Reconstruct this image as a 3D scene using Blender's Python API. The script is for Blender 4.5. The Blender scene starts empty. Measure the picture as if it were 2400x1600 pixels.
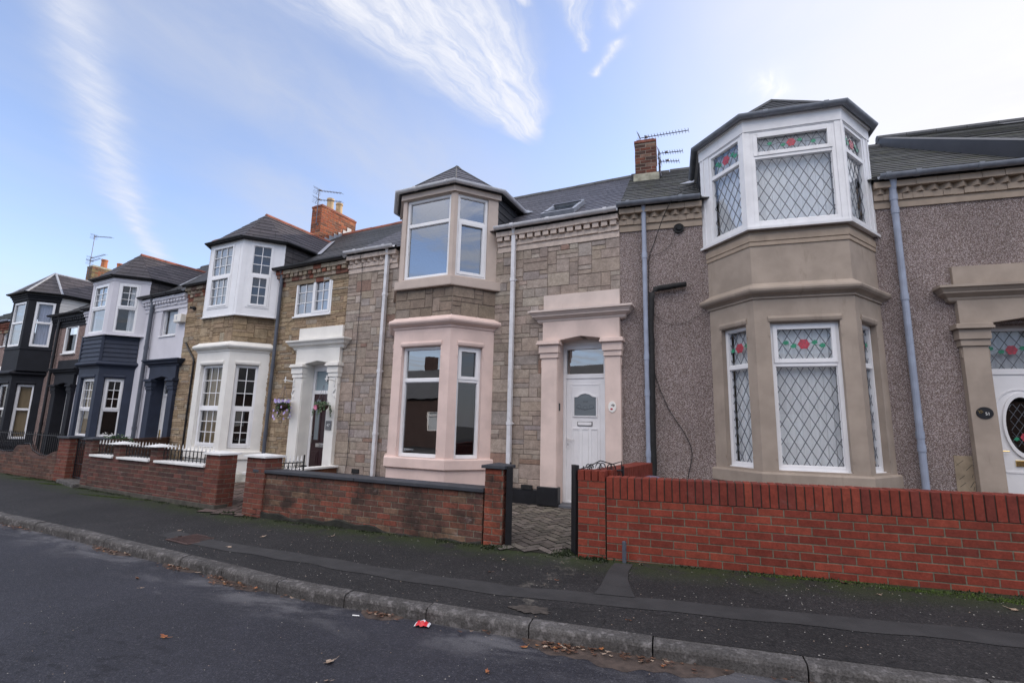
import bpy, bmesh, math, random
from mathutils import Matrix, Vector
R_ = math.radians
C = bpy.context.scene.collection
SC = bpy.context.scene
ZO = 1.4            # heights below are measured from the eye; the ground lies near z = 0 in the scene

# ------------------------------------------------------------------ materials
def nt(name):
    m = bpy.data.materials.new(name); m.use_nodes = True
    t = m.node_tree; t.nodes.clear()
    o = t.nodes.new('ShaderNodeOutputMaterial'); b = t.nodes.new('ShaderNodeBsdfPrincipled')
    t.links.new(b.outputs[0], o.inputs[0])
    return m, t, b
def N(t, typ, **k):
    n = t.nodes.new(typ)
    for a, v in k.items():
        if a.startswith('i_'):
            n.inputs[a[2:].replace('_', ' ')].default_value = v
        else: setattr(n, a, v)
    return n
def L(t, a, b): t.links.new(a, b)
def mixc(t, fac, a, b, mode='MIX'):
    n = t.nodes.new('ShaderNodeMix'); n.data_type = 'RGBA'; n.blend_type = mode
    for s, v in ((n.inputs[0], fac), (n.inputs[6], a), (n.inputs[7], b)):
        if isinstance(v, (int, float)): s.default_value = v
        elif isinstance(v, (tuple, list)): s.default_value = tuple(v) + (1,) * (4 - len(v))
        else: L(t, v, s)
    return n.outputs[2]
def ramp(t, src, lo, hi, a=0., b=1.):
    n = t.nodes.new('ShaderNodeMapRange'); n.interpolation_type = 'SMOOTHSTEP'
    n.inputs[1].default_value = lo; n.inputs[2].default_value = hi; n.inputs[3].default_value = a; n.inputs[4].default_value = b
    L(t, src, n.inputs[0]); return n.outputs[0]
def mth(t, op, a, b=None, c=None):
    n = t.nodes.new('ShaderNodeMath'); n.operation = op
    for i, v in enumerate((a, b, c)):
        if v is None: continue
        if isinstance(v, (int, float)): n.inputs[i].default_value = v
        else: L(t, v, n.inputs[i])
    return n.outputs[0]
def noise(t, vec, scale, detail=4, rough=.55, dist=0.):
    n = N(t, 'ShaderNodeTexNoise'); n.inputs['Scale'].default_value = scale; n.inputs['Detail'].default_value = detail
    n.inputs['Roughness'].default_value = rough; n.inputs['Distortion'].default_value = dist
    if vec is not None: L(t, vec, n.inputs['Vector'])
    return n.outputs[0]
def objc(t): return N(t, 'ShaderNodeTexCoord').outputs['Object']
def scalev(t, v, s):
    n = t.nodes.new('ShaderNodeVectorMath'); n.operation = 'MULTIPLY'; L(t, v, n.inputs[0]); n.inputs[1].default_value = s
    return n.outputs[0]
def bump(t, b, h, strength, dist=.01):
    n = N(t, 'ShaderNodeBump'); n.inputs['Strength'].default_value = strength; n.inputs['Distance'].default_value = dist
    L(t, h, n.inputs['Height']); L(t, n.outputs[0], b.inputs['Normal'])
def plain(name, col, rough=.5, var=.08, vs=6, bs=0., bscale=60, metal=0., dirt=0., dirtcol=(.06, .055, .05), spec=.5):
    """painted / plastic / metal surface with slow tonal variation, optional dirt stains and fine grain"""
    m, t, b = nt(name); v = objc(t)
    n1 = noise(t, v, vs, 5)
    dark = tuple(c * (1 - var * 1.6) for c in col); lite = tuple(min(1, c * (1 + var)) for c in col)
    c = mixc(t, ramp(t, n1, .3, .7), dark, lite)
    if dirt > 0:
        n2 = noise(t, scalev(t, v, (1, 1, .22)), vs * 2.3, 8, .7)
        c = mixc(t, ramp(t, n2, .56, .74, 0, dirt), c, dirtcol)
    L(t, c, b.inputs['Base Color']); b.inputs['Roughness'].default_value = rough; b.inputs['Metallic'].default_value = metal
    b.inputs['Specular IOR Level'].default_value = spec
    if bs: bump(t, b, noise(t, v, bscale, 5, .6), bs, .004)
    return m
def tinted(name, rough=.85, grain=55, gamt=.3, bs=.6, stain=0., scol=(.03, .03, .028), sscale=1.3, slo=.5, shi=.7, white=0.):
    """masonry whose units carry their own colour in the 'tint' attribute; stains have shapes of their own"""
    m, t, b = nt(name); v = objc(t)
    a = N(t, 'ShaderNodeAttribute', attribute_name='tint').outputs['Color']
    g = noise(t, v, grain, 6, .65); g2 = noise(t, v, grain * .22, 4, .6)
    c = mixc(t, 1., a, mixc(t, ramp(t, g, .25, .75), (1 - gamt,) * 3, (1 + gamt * .7,) * 3), 'MULTIPLY')
    c = mixc(t, 1., c, mixc(t, ramp(t, g2, .3, .7), (.82,) * 3, (1.12,) * 3), 'MULTIPLY')
    if stain:
        s1 = noise(t, v, sscale, 8, .68); c = mixc(t, ramp(t, s1, slo, shi, 0, stain), c, scol)
    if white:
        s2 = noise(t, scalev(t, v, (1, 1, 1.6)), sscale * 1.9, 9, .7, .3); c = mixc(t, ramp(t, s2, .58, .75, 0, white), c, (.42, .38, .36))
    L(t, c, b.inputs['Base Color']); b.inputs['Roughness'].default_value = rough; b.inputs['Specular IOR Level'].default_value = .25
    bump(t, b, mixc(t, .5, g, g2), bs, .008)
    return m
def pebbledash(name, cols, scale=62):
    m, t, b = nt(name); v = objc(t)
    vo = N(t, 'ShaderNodeTexVoronoi'); vo.inputs['Scale'].default_value = scale; L(t, v, vo.inputs['Vector'])
    w = N(t, 'ShaderNodeSeparateColor'); L(t, vo.outputs['Color'], w.inputs[0])
    cr = N(t, 'ShaderNodeValToRGB'); cr.color_ramp.interpolation = 'CONSTANT'
    e = cr.color_ramp.elements; e[0].position = 0; e[0].color = cols[0] + (1,); e[1].position = 1 / len(cols); e[1].color = cols[1] + (1,)
    for i in range(2, len(cols)):
        q = e.new(i / len(cols)); q.color = cols[i] + (1,)
    L(t, w.outputs[0], cr.inputs[0])
    edge = ramp(t, vo.outputs['Distance'], .25, .75)
    c = mixc(t, edge, cr.outputs[0], (.16, .12, .105))
    big = noise(t, scalev(t, v, (1, 1, .5)), 1.1, 6, .65); c = mixc(t, 1., c, mixc(t, ramp(t, big, .35, .65), (.86, .85, .84), (1.10, 1.09, 1.08)), 'MULTIPLY'); stk = noise(t, scalev(t, v, (3.2, 3.2, .22)), 1.6, 7, .7); c = mixc(t, ramp(t, stk, .56, .72, 0, .38), c, (.17, .145, .13))
    L(t, c, b.inputs['Base Color']); b.inputs['Roughness'].default_value = .9; b.inputs['Specular IOR Level'].default_value = .2
    bump(t, b, mth(t, 'SUBTRACT', 1., edge), .8, .008)
    return m
def uvbrick(name, c1, c2, mortar, bw=.225, bh=.075, ms=.010, rough=.85, stain=0., scol=(.03, .03, .03)):
    m, t, b = nt(name); uv = N(t, 'ShaderNodeUVMap').outputs[0]; v = objc(t)
    k = N(t, 'ShaderNodeTexBrick'); L(t, uv, k.inputs['Vector']); k.offset = .5; k.squash = 1
    for n_, x in (('Scale', 1.), ('Mortar Size', ms), ('Mortar Smooth', .15), ('Bias', 0.), ('Brick Width', bw), ('Row Height', bh)): k.inputs[n_].default_value = x
    k.inputs['Color1'].default_value = c1 + (1,); k.inputs['Color2'].default_value = c2 + (1,); k.inputs['Mortar'].default_value = mortar + (1,)
    g = noise(t, v, 40, 6, .65); c = mixc(t, 1., k.outputs['Color'], mixc(t, ramp(t, g, .25, .75), (.72,) * 3, (1.2,) * 3), 'MULTIPLY')
    if stain: c = mixc(t, ramp(t, noise(t, v, 2.2, 8, .7), .5, .7, 0, stain), c, scol)
    L(t, c, b.inputs['Base Color']); b.inputs['Roughness'].default_value = rough; b.inputs['Specular IOR Level'].default_value = .25
    bump(t, b, mth(t, 'SUBTRACT', mth(t, 'MULTIPLY', g, .3), k.outputs['Fac']), .8, .01)
    return m
def glass(name, ior=1.9, tint=(.98, .99, 1.), rough=.004, frost=None):
    m = bpy.data.materials.new(name); m.use_nodes = True; t = m.node_tree; t.nodes.clear()
    o = N(t, 'ShaderNodeOutputMaterial'); g = N(t, 'ShaderNodeBsdfGlossy'); g.inputs['Roughness'].default_value = rough
    g.inputs['Color'].default_value = (.95, .97, 1, 1)
    if frost: tr = N(t, 'ShaderNodeBsdfDiffuse'); tr.inputs['Color'].default_value = frost + (1,)
    else: tr = N(t, 'ShaderNodeBsdfTransparent'); tr.inputs['Color'].default_value = tint + (1,)
    ge = N(t, 'ShaderNodeNewGeometry'); dp = N(t, 'ShaderNodeVectorMath', operation='DOT_PRODUCT'); L(t, ge.outputs['Normal'], dp.inputs[0]); L(t, ge.outputs['Incoming'], dp.inputs[1])
    F0_ = ((ior - 1) / (ior + 1)) ** 2
    fr = mth(t, 'ADD', mth(t, 'MULTIPLY', mth(t, 'POWER', mth(t, 'SUBTRACT', 1., mth(t, 'ABSOLUTE', dp.outputs['Value'])), 5.), 1 - F0_), F0_)
    bp = N(t, 'ShaderNodeBump'); bp.inputs['Strength'].default_value = .03; bp.inputs['Distance'].default_value = .02
    L(t, noise(t, objc(t), 2.1, 2), bp.inputs['Height']); L(t, bp.outputs[0], g.inputs['Normal'])
    x = N(t, 'ShaderNodeMixShader'); L(t, fr, x.inputs[0]); L(t, tr.outputs[0], x.inputs[1]); L(t, g.outputs[0], x.inputs[2]); L(t, x.outputs[0], o.inputs[0])
    return m
def slate(name, base, light, moss=0., rough=.55, bw=.3):
    m, t, b = nt(name); uv = N(t, 'ShaderNodeUVMap').outputs[0]; v = objc(t)
    k = N(t, 'ShaderNodeTexBrick'); L(t, uv, k.inputs['Vector']); k.offset = .5
    for n_, x in (('Scale', 1.), ('Mortar Size', .006), ('Mortar Smooth', .1), ('Bias', 0.), ('Brick Width', bw), ('Row Height', 1.)): k.inputs[n_].default_value = x
    k.inputs['Color1'].default_value = base + (1,); k.inputs['Color2'].default_value = light + (1,); k.inputs['Mortar'].default_value = (.008, .008, .009, 1)
    g = noise(t, v, 18, 6, .65)
    c = mixc(t, 1., k.outputs['Color'], mixc(t, ramp(t, g, .25, .75), (.7,) * 3, (1.25,) * 3), 'MULTIPLY')
    if moss: c = mixc(t, ramp(t, noise(t, v, 3.2, 9, .72), .47, .66, 0, moss), c, (.055, .058, .03))
    L(t, c, b.inputs['Base Color']); b.inputs['Roughness'].default_value = rough; b.inputs['Specular IOR Level'].default_value = .5
    bump(t, b, g, .35, .006)
    return m

M = {}
M['upvc'] = plain('white_upvc', (.80, .80, .81), .28, .03, 3)
M['upvc_old'] = plain('weathered_white_upvc', (.78, .78, .79), .38, .05, 4, dirt=.30, dirtcol=(.38, .36, .33))
M['gut_white'] = plain('dirty_white_plastic', (.66, .66, .68), .4, .08, 7, dirt=.75, dirtcol=(.22, .21, .2))
M['gut_grey'] = plain('grey_painted_gutter', (.21, .23, .265), .42, .12, 8, .2, dirt=.4, dirtcol=(.11, .115, .125))
M['pipe_grey'] = plain('pale_grey_painted_pipe', (.30, .34, .43), .45, .08, 6, dirt=.3, dirtcol=(.16, .17, .2))
M['pipe_dark'] = plain('dark_grey_pipe', (.085, .095, .12), .4, .1, 6)
M['black'] = plain('black_gloss_paint', (.010, .010, .012), .42, .2, 8, .1, dirt=.25, dirtcol=(.05, .045, .04))
M['blackm'] = plain('matt_black_rubber', (.012, .012, .013), .8, .3, 20, .6, 50)
M['beige'] = plain('beige_masonry_paint', (.338, .278, .226), .78, .09, 3, .35, 60, dirt=.50, dirtcol=(.17, .135, .105))
M['beige_l'] = plain('beige_band_paint', (.36, .285, .218), .75, .08, 5, .35, 50, dirt=.4, dirtcol=(.19, .15, .12))
M['pink'] = plain('pink_masonry_paint', (.72, .555, .495), .72, .06, 2.5, .25, 60, dirt=.25, dirtcol=(.52, .38, .34))
M['pinkgrey'] = plain('pinkish_cream_paint', (.60, .505, .455), .7, .06, 3, .2, 60, dirt=.40, dirtcol=(.32, .25, .225))
M['cream'] = plain('taupe_cream_timber_paint', (.51, .42, .36), .55, .05, 3, .15, 50, dirt=.3, dirtcol=(.3, .24, .2))
M['corbel_pink'] = plain('cream_painted_bricks', (.58, .48, .41), .75, .10, 9, .5, 45, dirt=.5, dirtcol=(.30, .23, .19))
M['white_m'] = plain('white_masonry_paint', (.77, .75, .70), .6, .04, 3, .25, 50, dirt=.25, dirtcol=(.55, .53, .47))
M['white_foot'] = plain('stained_white_plinth', (.50, .49, .44), .8, .15, 8, .4, 50, dirt=.7, dirtcol=(.12, .13, .09))
M['lilac'] = plain('lilac_white_render', (.63, .62, .665), .75, .04, 2, .3, 80)
M['navy'] = plain('slate_blue_masonry_paint', (.028, .036, .060), .6, .10, 3, .2, 50, spec=.3)
M['charcoal'] = plain('near_black_masonry_paint', (.011, .012, .017), .65, .15, 3, .2, 50, spec=.25)
M['lead'] = plain('lead_flashing', (.30, .32, .36), .5, .12, 10, .3, 30, dirt=.4, dirtcol=(.16, .17, .19))
M['greymortar'] = plain('pale_mortar_flaunching', (.34, .33, .26), .9, .2, 8, 1., 25, dirt=.6, dirtcol=(.15, .16, .09))
M['ridge_red'] = plain('red_clay_ridge_tiles', (.25, .085, .055), .8, .2, 6, .4, 40, dirt=.5, dirtcol=(.09, .07, .06))
M['ridge_grey'] = plain('grey_ridge_tiles', (.075, .078, .085), .7, .15, 6, .3, 40, dirt=.5, dirtcol=(.11, .10, .08))
M['clad_dark'] = plain('dark_grey_cladding', (.040, .041, .047), .45, .1, 3)
M['slatewall'] = slate('slate_hung_cheek', (.052, .046, .048), (.075, .066, .066), 0, .6, .42)
M['slate_new'] = slate('blue_grey_new_slates', (.080, .077, .090), (.115, .110, .125), .12, .5, .3)
M['slate_old'] = slate('weathered_old_slates', (.048, .050, .048), (.088, .088, .082), .65, .7, .24)
M['slate_dark'] = slate('dark_slates', (.030, .031, .034), (.050, .050, .054), .15, .6, .27)
M['slate_bay'] = slate('purple_grey_bay_slates', (.034, .030, .036), (.055, .048, .056), .08, .68, .33)
M['stone'] = tinted('reconstituted_stone_blocks', .9, 38, .22, .7, stain=.35, scol=(.13, .105, .085), sscale=1.0, slo=.5, shi=.75)
M['sand'] = tinted('ochre_stone_cladding', .9, 30, .28, 1., stain=.4, scol=(.11, .075, .045), sscale=1.6, slo=.5, shi=.72)
M['brickn'] = tinted('red_garden_bricks', .78, 48, .20, .45, stain=.35, scol=(.095, .028, .022), sscale=2.6, slo=.5, shi=.78, white=.12)
M['brickd'] = tinted('grimy_old_bricks', .9, 30, .34, .9, stain=.88, scol=(.036, .027, .023), sscale=2.3, slo=.43, shi=.66, white=.55)
M['brickm'] = tinted('mottled_brown_red_bricks', .85, 40, .25, .6, stain=.4, scol=(.06, .032, .028), sscale=1.6, slo=.48, shi=.72, white=.35)
M['chim'] = tinted('orange_red_chimney_bricks', .85, 40, .3, .7, stain=.35, scol=(.05, .03, .025), sscale=3, slo=.5, shi=.72)
M['corbr'] = tinted('patchy_corbel_bricks', .85, 40, .3, .8)
M['dash51'] = pebbledash('pink_grey_pebbledash', [(0.427, 0.36, 0.347), (0.543, 0.475, 0.462), (0.369, 0.3, 0.294), (0.601, 0.55, 0.546), (0.456, 0.385, 0.373), (0.204, 0.165, 0.163), (0.504, 0.435, 0.425), (0.31, 0.265, 0.268)], 100)
M['dash43'] = pebbledash('pink_spar_dash', [(.40, .28, .26), (.48, .36, .33), (.30, .2, .185), (.44, .33, .32), (.36, .26, .24)], 60)
M['glass'] = glass('window_glass', 1.75)
M['glass_c'] = glass('side_window_glass', 2.6)
M['glass_r'] = glass('reflective_window_glass', 3.4, (.55, .6, .62))
M['glass_d'] = glass('dark_window_glass', 1.9, (.35, .38, .4))
M['glass_f'] = glass('frosted_glass', 1.7, frost=(.17, .20, .22))
M['glass_fl'] = glass('pale_frosted_glass', 1.6, frost=(.27, .34, .37))
M['glass_fb'] = glass('blue_frosted_glass', 1.7, frost=(.12, .17, .24))
M['lead_came'] = plain('lead_came', (.10, .11, .13), .5, .1, 20)
M['rose'] = plain('red_stained_glass', (.46, .05, .075), .3, .2, 30)
M['leafg'] = plain('green_stained_glass', (.03, .26, .14), .3, .2, 30)
M['room'] = plain('room_wall_paint', (.30, .27, .23), .9, .1, 2)
M['chrome'] = plain('polished_chrome', (.75, .75, .76), .18, .05, 5, metal=1.)
M['brass'] = plain('polished_brass', (.70, .52, .22), .25, .05, 5, metal=1.)
M['door_dark'] = plain('dark_rosewood_door_paint', (.030, .011, .014), .3, .1, 6)
M['grey_plate'] = plain('slate_number_plate', (.15, .155, .16), .6, .1, 20)
M['text_w'] = plain('white_lettering', (.8, .8, .78), .5, .02, 5)
M['text_k'] = plain('dark_lettering', (.02, .02, .03), .5, .02, 5)
M['galv'] = plain('weathered_aerial_metal', (.14, .14, .17), .5, .2, 10, metal=.4)
M['pot'] = plain('buff_clay_chimney_pot', (.46, .34, .20), .8, .12, 8, .4, 40, dirt=.5, dirtcol=(.12, .09, .07))
M['pot_r'] = plain('terracotta_chimney_pot', (.42, .15, .065), .8, .15, 8, .4, 40, dirt=.4, dirtcol=(.1, .05, .04))
M['cope_dark'] = plain('dark_grey_painted_coping', (.040, .043, .052), .6, .12, 5, .3, 40, dirt=.4, dirtcol=(.085, .08, .075))
M['cope_white'] = plain('white_painted_coping', (.76, .76, .74), .6, .05, 6, .3, 40, dirt=.35, dirtcol=(.5, .5, .46))
M['fencewood'] = plain('brown_stained_boards', (.085, .042, .027), .8, .15, 5, .4, 40)
M['basket'] = plain('brown_coir_liner', (.04, .022, .015), .95, .3, 40, .8, 40)
M['petal_l'] = plain('lilac_petals', (.50, .40, .72), .6, .15, 30)
M['petal_w'] = plain('white_petals', (.75, .75, .72), .6, .08, 30)
M['petal_p'] = plain('pink_petals', (.68, .22, .34), .6, .15, 30)
M['red_foil'] = plain('red_printed_foil', (.60, .018, .025), .3, .1, 30)
M['white_foil'] = plain('white_printed_foil', (.7, .7, .72), .3, .1, 30)
M['pinkwall'] = plain('dark_red_brick_paint', (.14, .06, .045), .8, .2, 6)

def foliage(name, cols):
    m, t, b = nt(name)
    cr = N(t, 'ShaderNodeValToRGB'); e = cr.color_ramp.elements
    e[0].color = cols[0] + (1,); e[1].color = cols[-1] + (1,)
    for i in range(1, len(cols) - 1):
        q = e.new(i / (len(cols) - 1)); q.color = cols[i] + (1,)
    L(t, ramp(t, noise(t, objc(t), 28, 3), .3, .7), cr.inputs[0]); L(t, cr.outputs[0], b.inputs['Base Color'])
    b.inputs['Roughness'].default_value = .6
    return m
M['leaves'] = foliage('leaf_green', [(.012, .035, .010), (.035, .085, .02), (.07, .13, .045)])
M['ivy'] = foliage('variegated_leaves', [(.02, .06, .02), (.06, .13, .05), (.35, .40, .28)])
M['mossm'] = foliage('moss_green', [(.025, .036, .008), (.05, .08, .012), (.09, .145, .014)])
M['mossd'] = foliage('dark_moss', [(.012, .018, .007), (.02, .032, .009), (.035, .05, .014)])
M['deadleaf'] = foliage('dry_leaf_brown', [(.045, .022, .014), (.10, .045, .024), (.16, .085, .05)])
M['deadleaf2'] = foliage('dry_leaf_pale', [(.25, .17, .12), (.34, .25, .18), (.42, .33, .25)])
M['deadleaf3'] = foliage('dry_leaf_orange', [(.20, .06, .022), (.30, .10, .03), (.36, .17, .05)])

def m_curtain(name, col, tr=.35):
    m = bpy.data.materials.new(name); m.use_nodes = True; t = m.node_tree; t.nodes.clear()
    o = N(t, 'ShaderNodeOutputMaterial'); d = N(t, 'ShaderNodeBsdfDiffuse'); q = N(t, 'ShaderNodeBsdfTranslucent'); x = N(t, 'ShaderNodeMixShader')
    c = mixc(t, ramp(t, noise(t, scalev(t, objc(t), (1, 1, .15)), 16, 3), .3, .7), tuple(k * .88 for k in col), col)
    L(t, c, d.inputs[0]); L(t, c, q.inputs[0]); x.inputs[0].default_value = tr
    L(t, d.outputs[0], x.inputs[1]); L(t, q.outputs[0], x.inputs[2]); L(t, x.outputs[0], o.inputs[0]); return m
M['blind_or_dark_sheet'] = m_curtain('white_vertical_blind', (.90, .92, .93), .15)
M['net'] = m_curtain('net_curtain', (.74, .78, .82))
M['tan'] = m_curtain('tan_roller_blind', (.34, .27, .17))
M['lilacc'] = m_curtain('pale_blue_curtain', (.42, .46, .60))
M['darkroom'] = m_curtain('unlit_room_sheet', (.035, .035, .038), .1)  # near-black sheet colour standing in for the unlit room behind a pane

def ground_mat(kind):
    m, t, b = nt(kind); uv = N(t, 'ShaderNodeUVMap').outputs[0]; v = objc(t)
    s = N(t, 'ShaderNodeSeparateXYZ'); L(t, uv, s.inputs[0])
    vo = N(t, 'ShaderNodeTexVoronoi'); vo.inputs['Scale'].default_value = 95 if kind == 'asphalt_road' else 80; L(t, v, vo.inputs['Vector'])
    ag = N(t, 'ShaderNodeSeparateColor'); L(t, vo.outputs['Color'], ag.inputs[0])
    g = noise(t, v, 120, 4, .7); big = noise(t, v, .9, 7, .62); mid = noise(t, v, 7, 6, .65)
    if kind == 'asphalt_road':
        c = mixc(t, ramp(t, ag.outputs[0], .0, 1.), (.022, .022, .027), (.052, .052, .062))
        c = mixc(t, ramp(t, g, .35, .75), c, (.060, .060, .070))
        c = mixc(t, 1., c, mixc(t, ramp(t, big, .3, .7), (.50, .50, .54), (.76, .76, .82)), 'MULTIPLY')
        ag2 = N(t, 'ShaderNodeTexVoronoi'); ag2.inputs['Scale'].default_value = 105; L(t, v, ag2.inputs['Vector']); a2 = N(t, 'ShaderNodeSeparateColor'); L(t, ag2.outputs['Color'], a2.inputs[0])
        c = mixc(t, ramp(t, a2.outputs[1], .78, 1., 0, .6), c, (.085, .084, .095)); c = mixc(t, ramp(t, a2.outputs[0], .75, 1., 0, .6), c, (.018, .018, .02))
        # pale dried silt by the kerb, in broken patches
        d = mth(t, 'MULTIPLY', ramp(t, s.outputs[1], .62, .10), ramp(t, noise(t, scalev(t, v, (.55, 1, 1)), 2.3, 9, .68, .6), .44, .64))
        d2 = mth(t, 'MULTIPLY', ramp(t, s.outputs[1], 1.7, .3), ramp(t, noise(t, scalev(t, v, (.6, 1.4, 1)), 1.7, 10, .75, .4), .60, .76, 0, .8))
        d = mth(t, 'MAXIMUM', d, d2)
        d = mth(t, 'MULTIPLY', d, ramp(t, g, .2, .7, .45, 1.)); c = mixc(t, mth(t, 'MULTIPLY', d, .62), c, (.19, .185, .19))
        # dark wet splashes out in the carriageway
        sp = N(t, 'ShaderNodeSeparateXYZ'); L(t, v, sp.inputs[0])
        px = mth(t, 'SUBTRACT', sp.outputs[0], -3.75); py = mth(t, 'SUBTRACT', sp.outputs[1], 2.45)
        rr = mth(t, 'ADD', mth(t, 'MULTIPLY', px, px), mth(t, 'MULTIPLY', mth(t, 'MULTIPLY', py, py), 2.6))
        w = mth(t, 'MULTIPLY', ramp(t, rr, 1.1, .15), ramp(t, noise(t, scalev(t, v, (.8, 1.5, 1)), 8.5, 4, .5), .56, .62))
        c = mixc(t, mth(t, 'MULTIPLY', w, .75), c, (.012, .012, .016))
        rough = .72
    elif kind == 'asphalt_footpath':
        c = mixc(t, ramp(t, ag.outputs[0], .0, 1.), (.016, .016, .017), (.040, .038, .038))
        c = mixc(t, ramp(t, g, .4, .8), c, (.050, .048, .048))
        ag2 = N(t, 'ShaderNodeTexVoronoi'); ag2.inputs['Scale'].default_value = 75; L(t, v, ag2.inputs['Vector']); a2 = N(t, 'ShaderNodeSeparateColor'); L(t, ag2.outputs['Color'], a2.inputs[0])
        c = mixc(t, ramp(t, a2.outputs[1], .78, 1., 0, .7), c, (.085, .080, .078))
        spk = N(t, 'ShaderNodeTexVoronoi'); spk.inputs['Scale'].default_value = 14; L(t, v, spk.inputs['Vector'])
        c = mixc(t, ramp(t, spk.outputs['Distance'], .085, .05, 0, .55), c, (.30, .28, .26))
        c = mixc(t, 1., c, mixc(t, ramp(t, big, .3, .7), (.42, .41, .41), (.74, .72, .72)), 'MULTIPLY')
        ck = N(t, 'ShaderNodeTexVoronoi', feature='DISTANCE_TO_EDGE'); ck.inputs['Scale'].default_value = .9; nz = N(t, 'ShaderNodeTexNoise'); nz.inputs['Scale'].default_value = 4; nz.inputs['Detail'].default_value = 5; L(t, v, nz.inputs['Vector'])
        cv2 = t.nodes.new('ShaderNodeVectorMath'); cv2.operation = 'MULTIPLY_ADD'; L(t, nz.outputs['Color'], cv2.inputs[0]); cv2.inputs[1].default_value = (.35, .35, 0); L(t, v, cv2.inputs[2]); L(t, cv2.outputs[0], ck.inputs['Vector'])
        c = mixc(t, mth(t, 'MULTIPLY', ramp(t, ck.outputs['Distance'], .009, .002), ramp(t, mid, .45, .6)), c, (.008, .008, .008))
        ms = mth(t, 'MULTIPLY', ramp(t, s.outputs[1], .75, .05), ramp(t, noise(t, v, 3.1, 9, .7), .32, .55))
        c = mixc(t, mth(t, 'MULTIPLY', ms, .9), c, (.024, .036, .008))
        sp = N(t, 'ShaderNodeSeparateXYZ'); L(t, v, sp.inputs[0])
        px = mth(t, 'SUBTRACT', sp.outputs[0], -1.1); dp = ramp(t, mth(t, 'ABSOLUTE', mth(t, 'ADD', px, mth(t, 'MULTIPLY', mth(t, 'SUBTRACT', mid, .5), .9))), .22, .03)
        c = mixc(t, mth(t, 'MULTIPLY', mth(t, 'MULTIPLY', dp, ramp(t, noise(t, v, 6, 9, .75), .5, .66)), .6), c, (.20, .18, .15))
        rough = .8
    else:
        c = mixc(t, ramp(t, ag.outputs[0], 0., 1.), (.07, .065, .06), (.12, .11, .10))
        c = mixc(t, 1., c, mixc(t, ramp(t, big, .3, .7), (.6,) * 3, (1.2,) * 3), 'MULTIPLY'); rough = .9
    L(t, c, b.inputs['Base Color']); b.inputs['Roughness'].default_value = rough; b.inputs['Specular IOR Level'].default_value = .35
    bump(t, b, mth(t, 'ADD', g, vo.outputs['Distance']), .55, .006)
    return m
M['road'] = ground_mat('asphalt_road'); M['path'] = ground_mat('asphalt_footpath'); M['garden'] = ground_mat('concrete_yard')
M['trench'] = plain('smooth_asphalt_patch', (.033, .0315, .0315), .85, .15, 5, .5, 90, dirt=.6, dirtcol=(.024, .023, .023))
M['silt'] = plain('brown_gutter_silt', (.070, .050, .040), .95, .25, 12, .8, 60, dirt=.6, dirtcol=(.03, .025, .02))
M['mud'] = plain('dried_mud_patch', (.060, .050, .042), .95, .25, 14, .7, 60)
M['iron'] = plain('rusty_iron_cover', (.075, .043, .036), .7, .2, 14, .6, 60)
def m_kerb():
    m, t, b = nt('worn_kerb_stone'); v = objc(t)
    g = noise(t, v, 70, 6, .7); big = noise(t, v, 3, 7, .65); w = noise(t, v, 14, 8, .7)
    c = mixc(t, ramp(t, g, .3, .7), (.070, .066, .062), (.165, .155, .150)); c = mixc(t, 1., c, mixc(t, ramp(t, big, .3, .7), (.48,) * 3, (.88,) * 3), 'MULTIPLY')
    c = mixc(t, ramp(t, w, .50, .66, 0, .6), c, (.25, .235, .23))
    L(t, c, b.inputs['Base Color']); b.inputs['Roughness'].default_value = .9; b.inputs['Specular IOR Level'].default_value = .25; bump(t, b, mixc(t, .5, g, w), .9, .01); return m
M['kerb'] = m_kerb()

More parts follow.
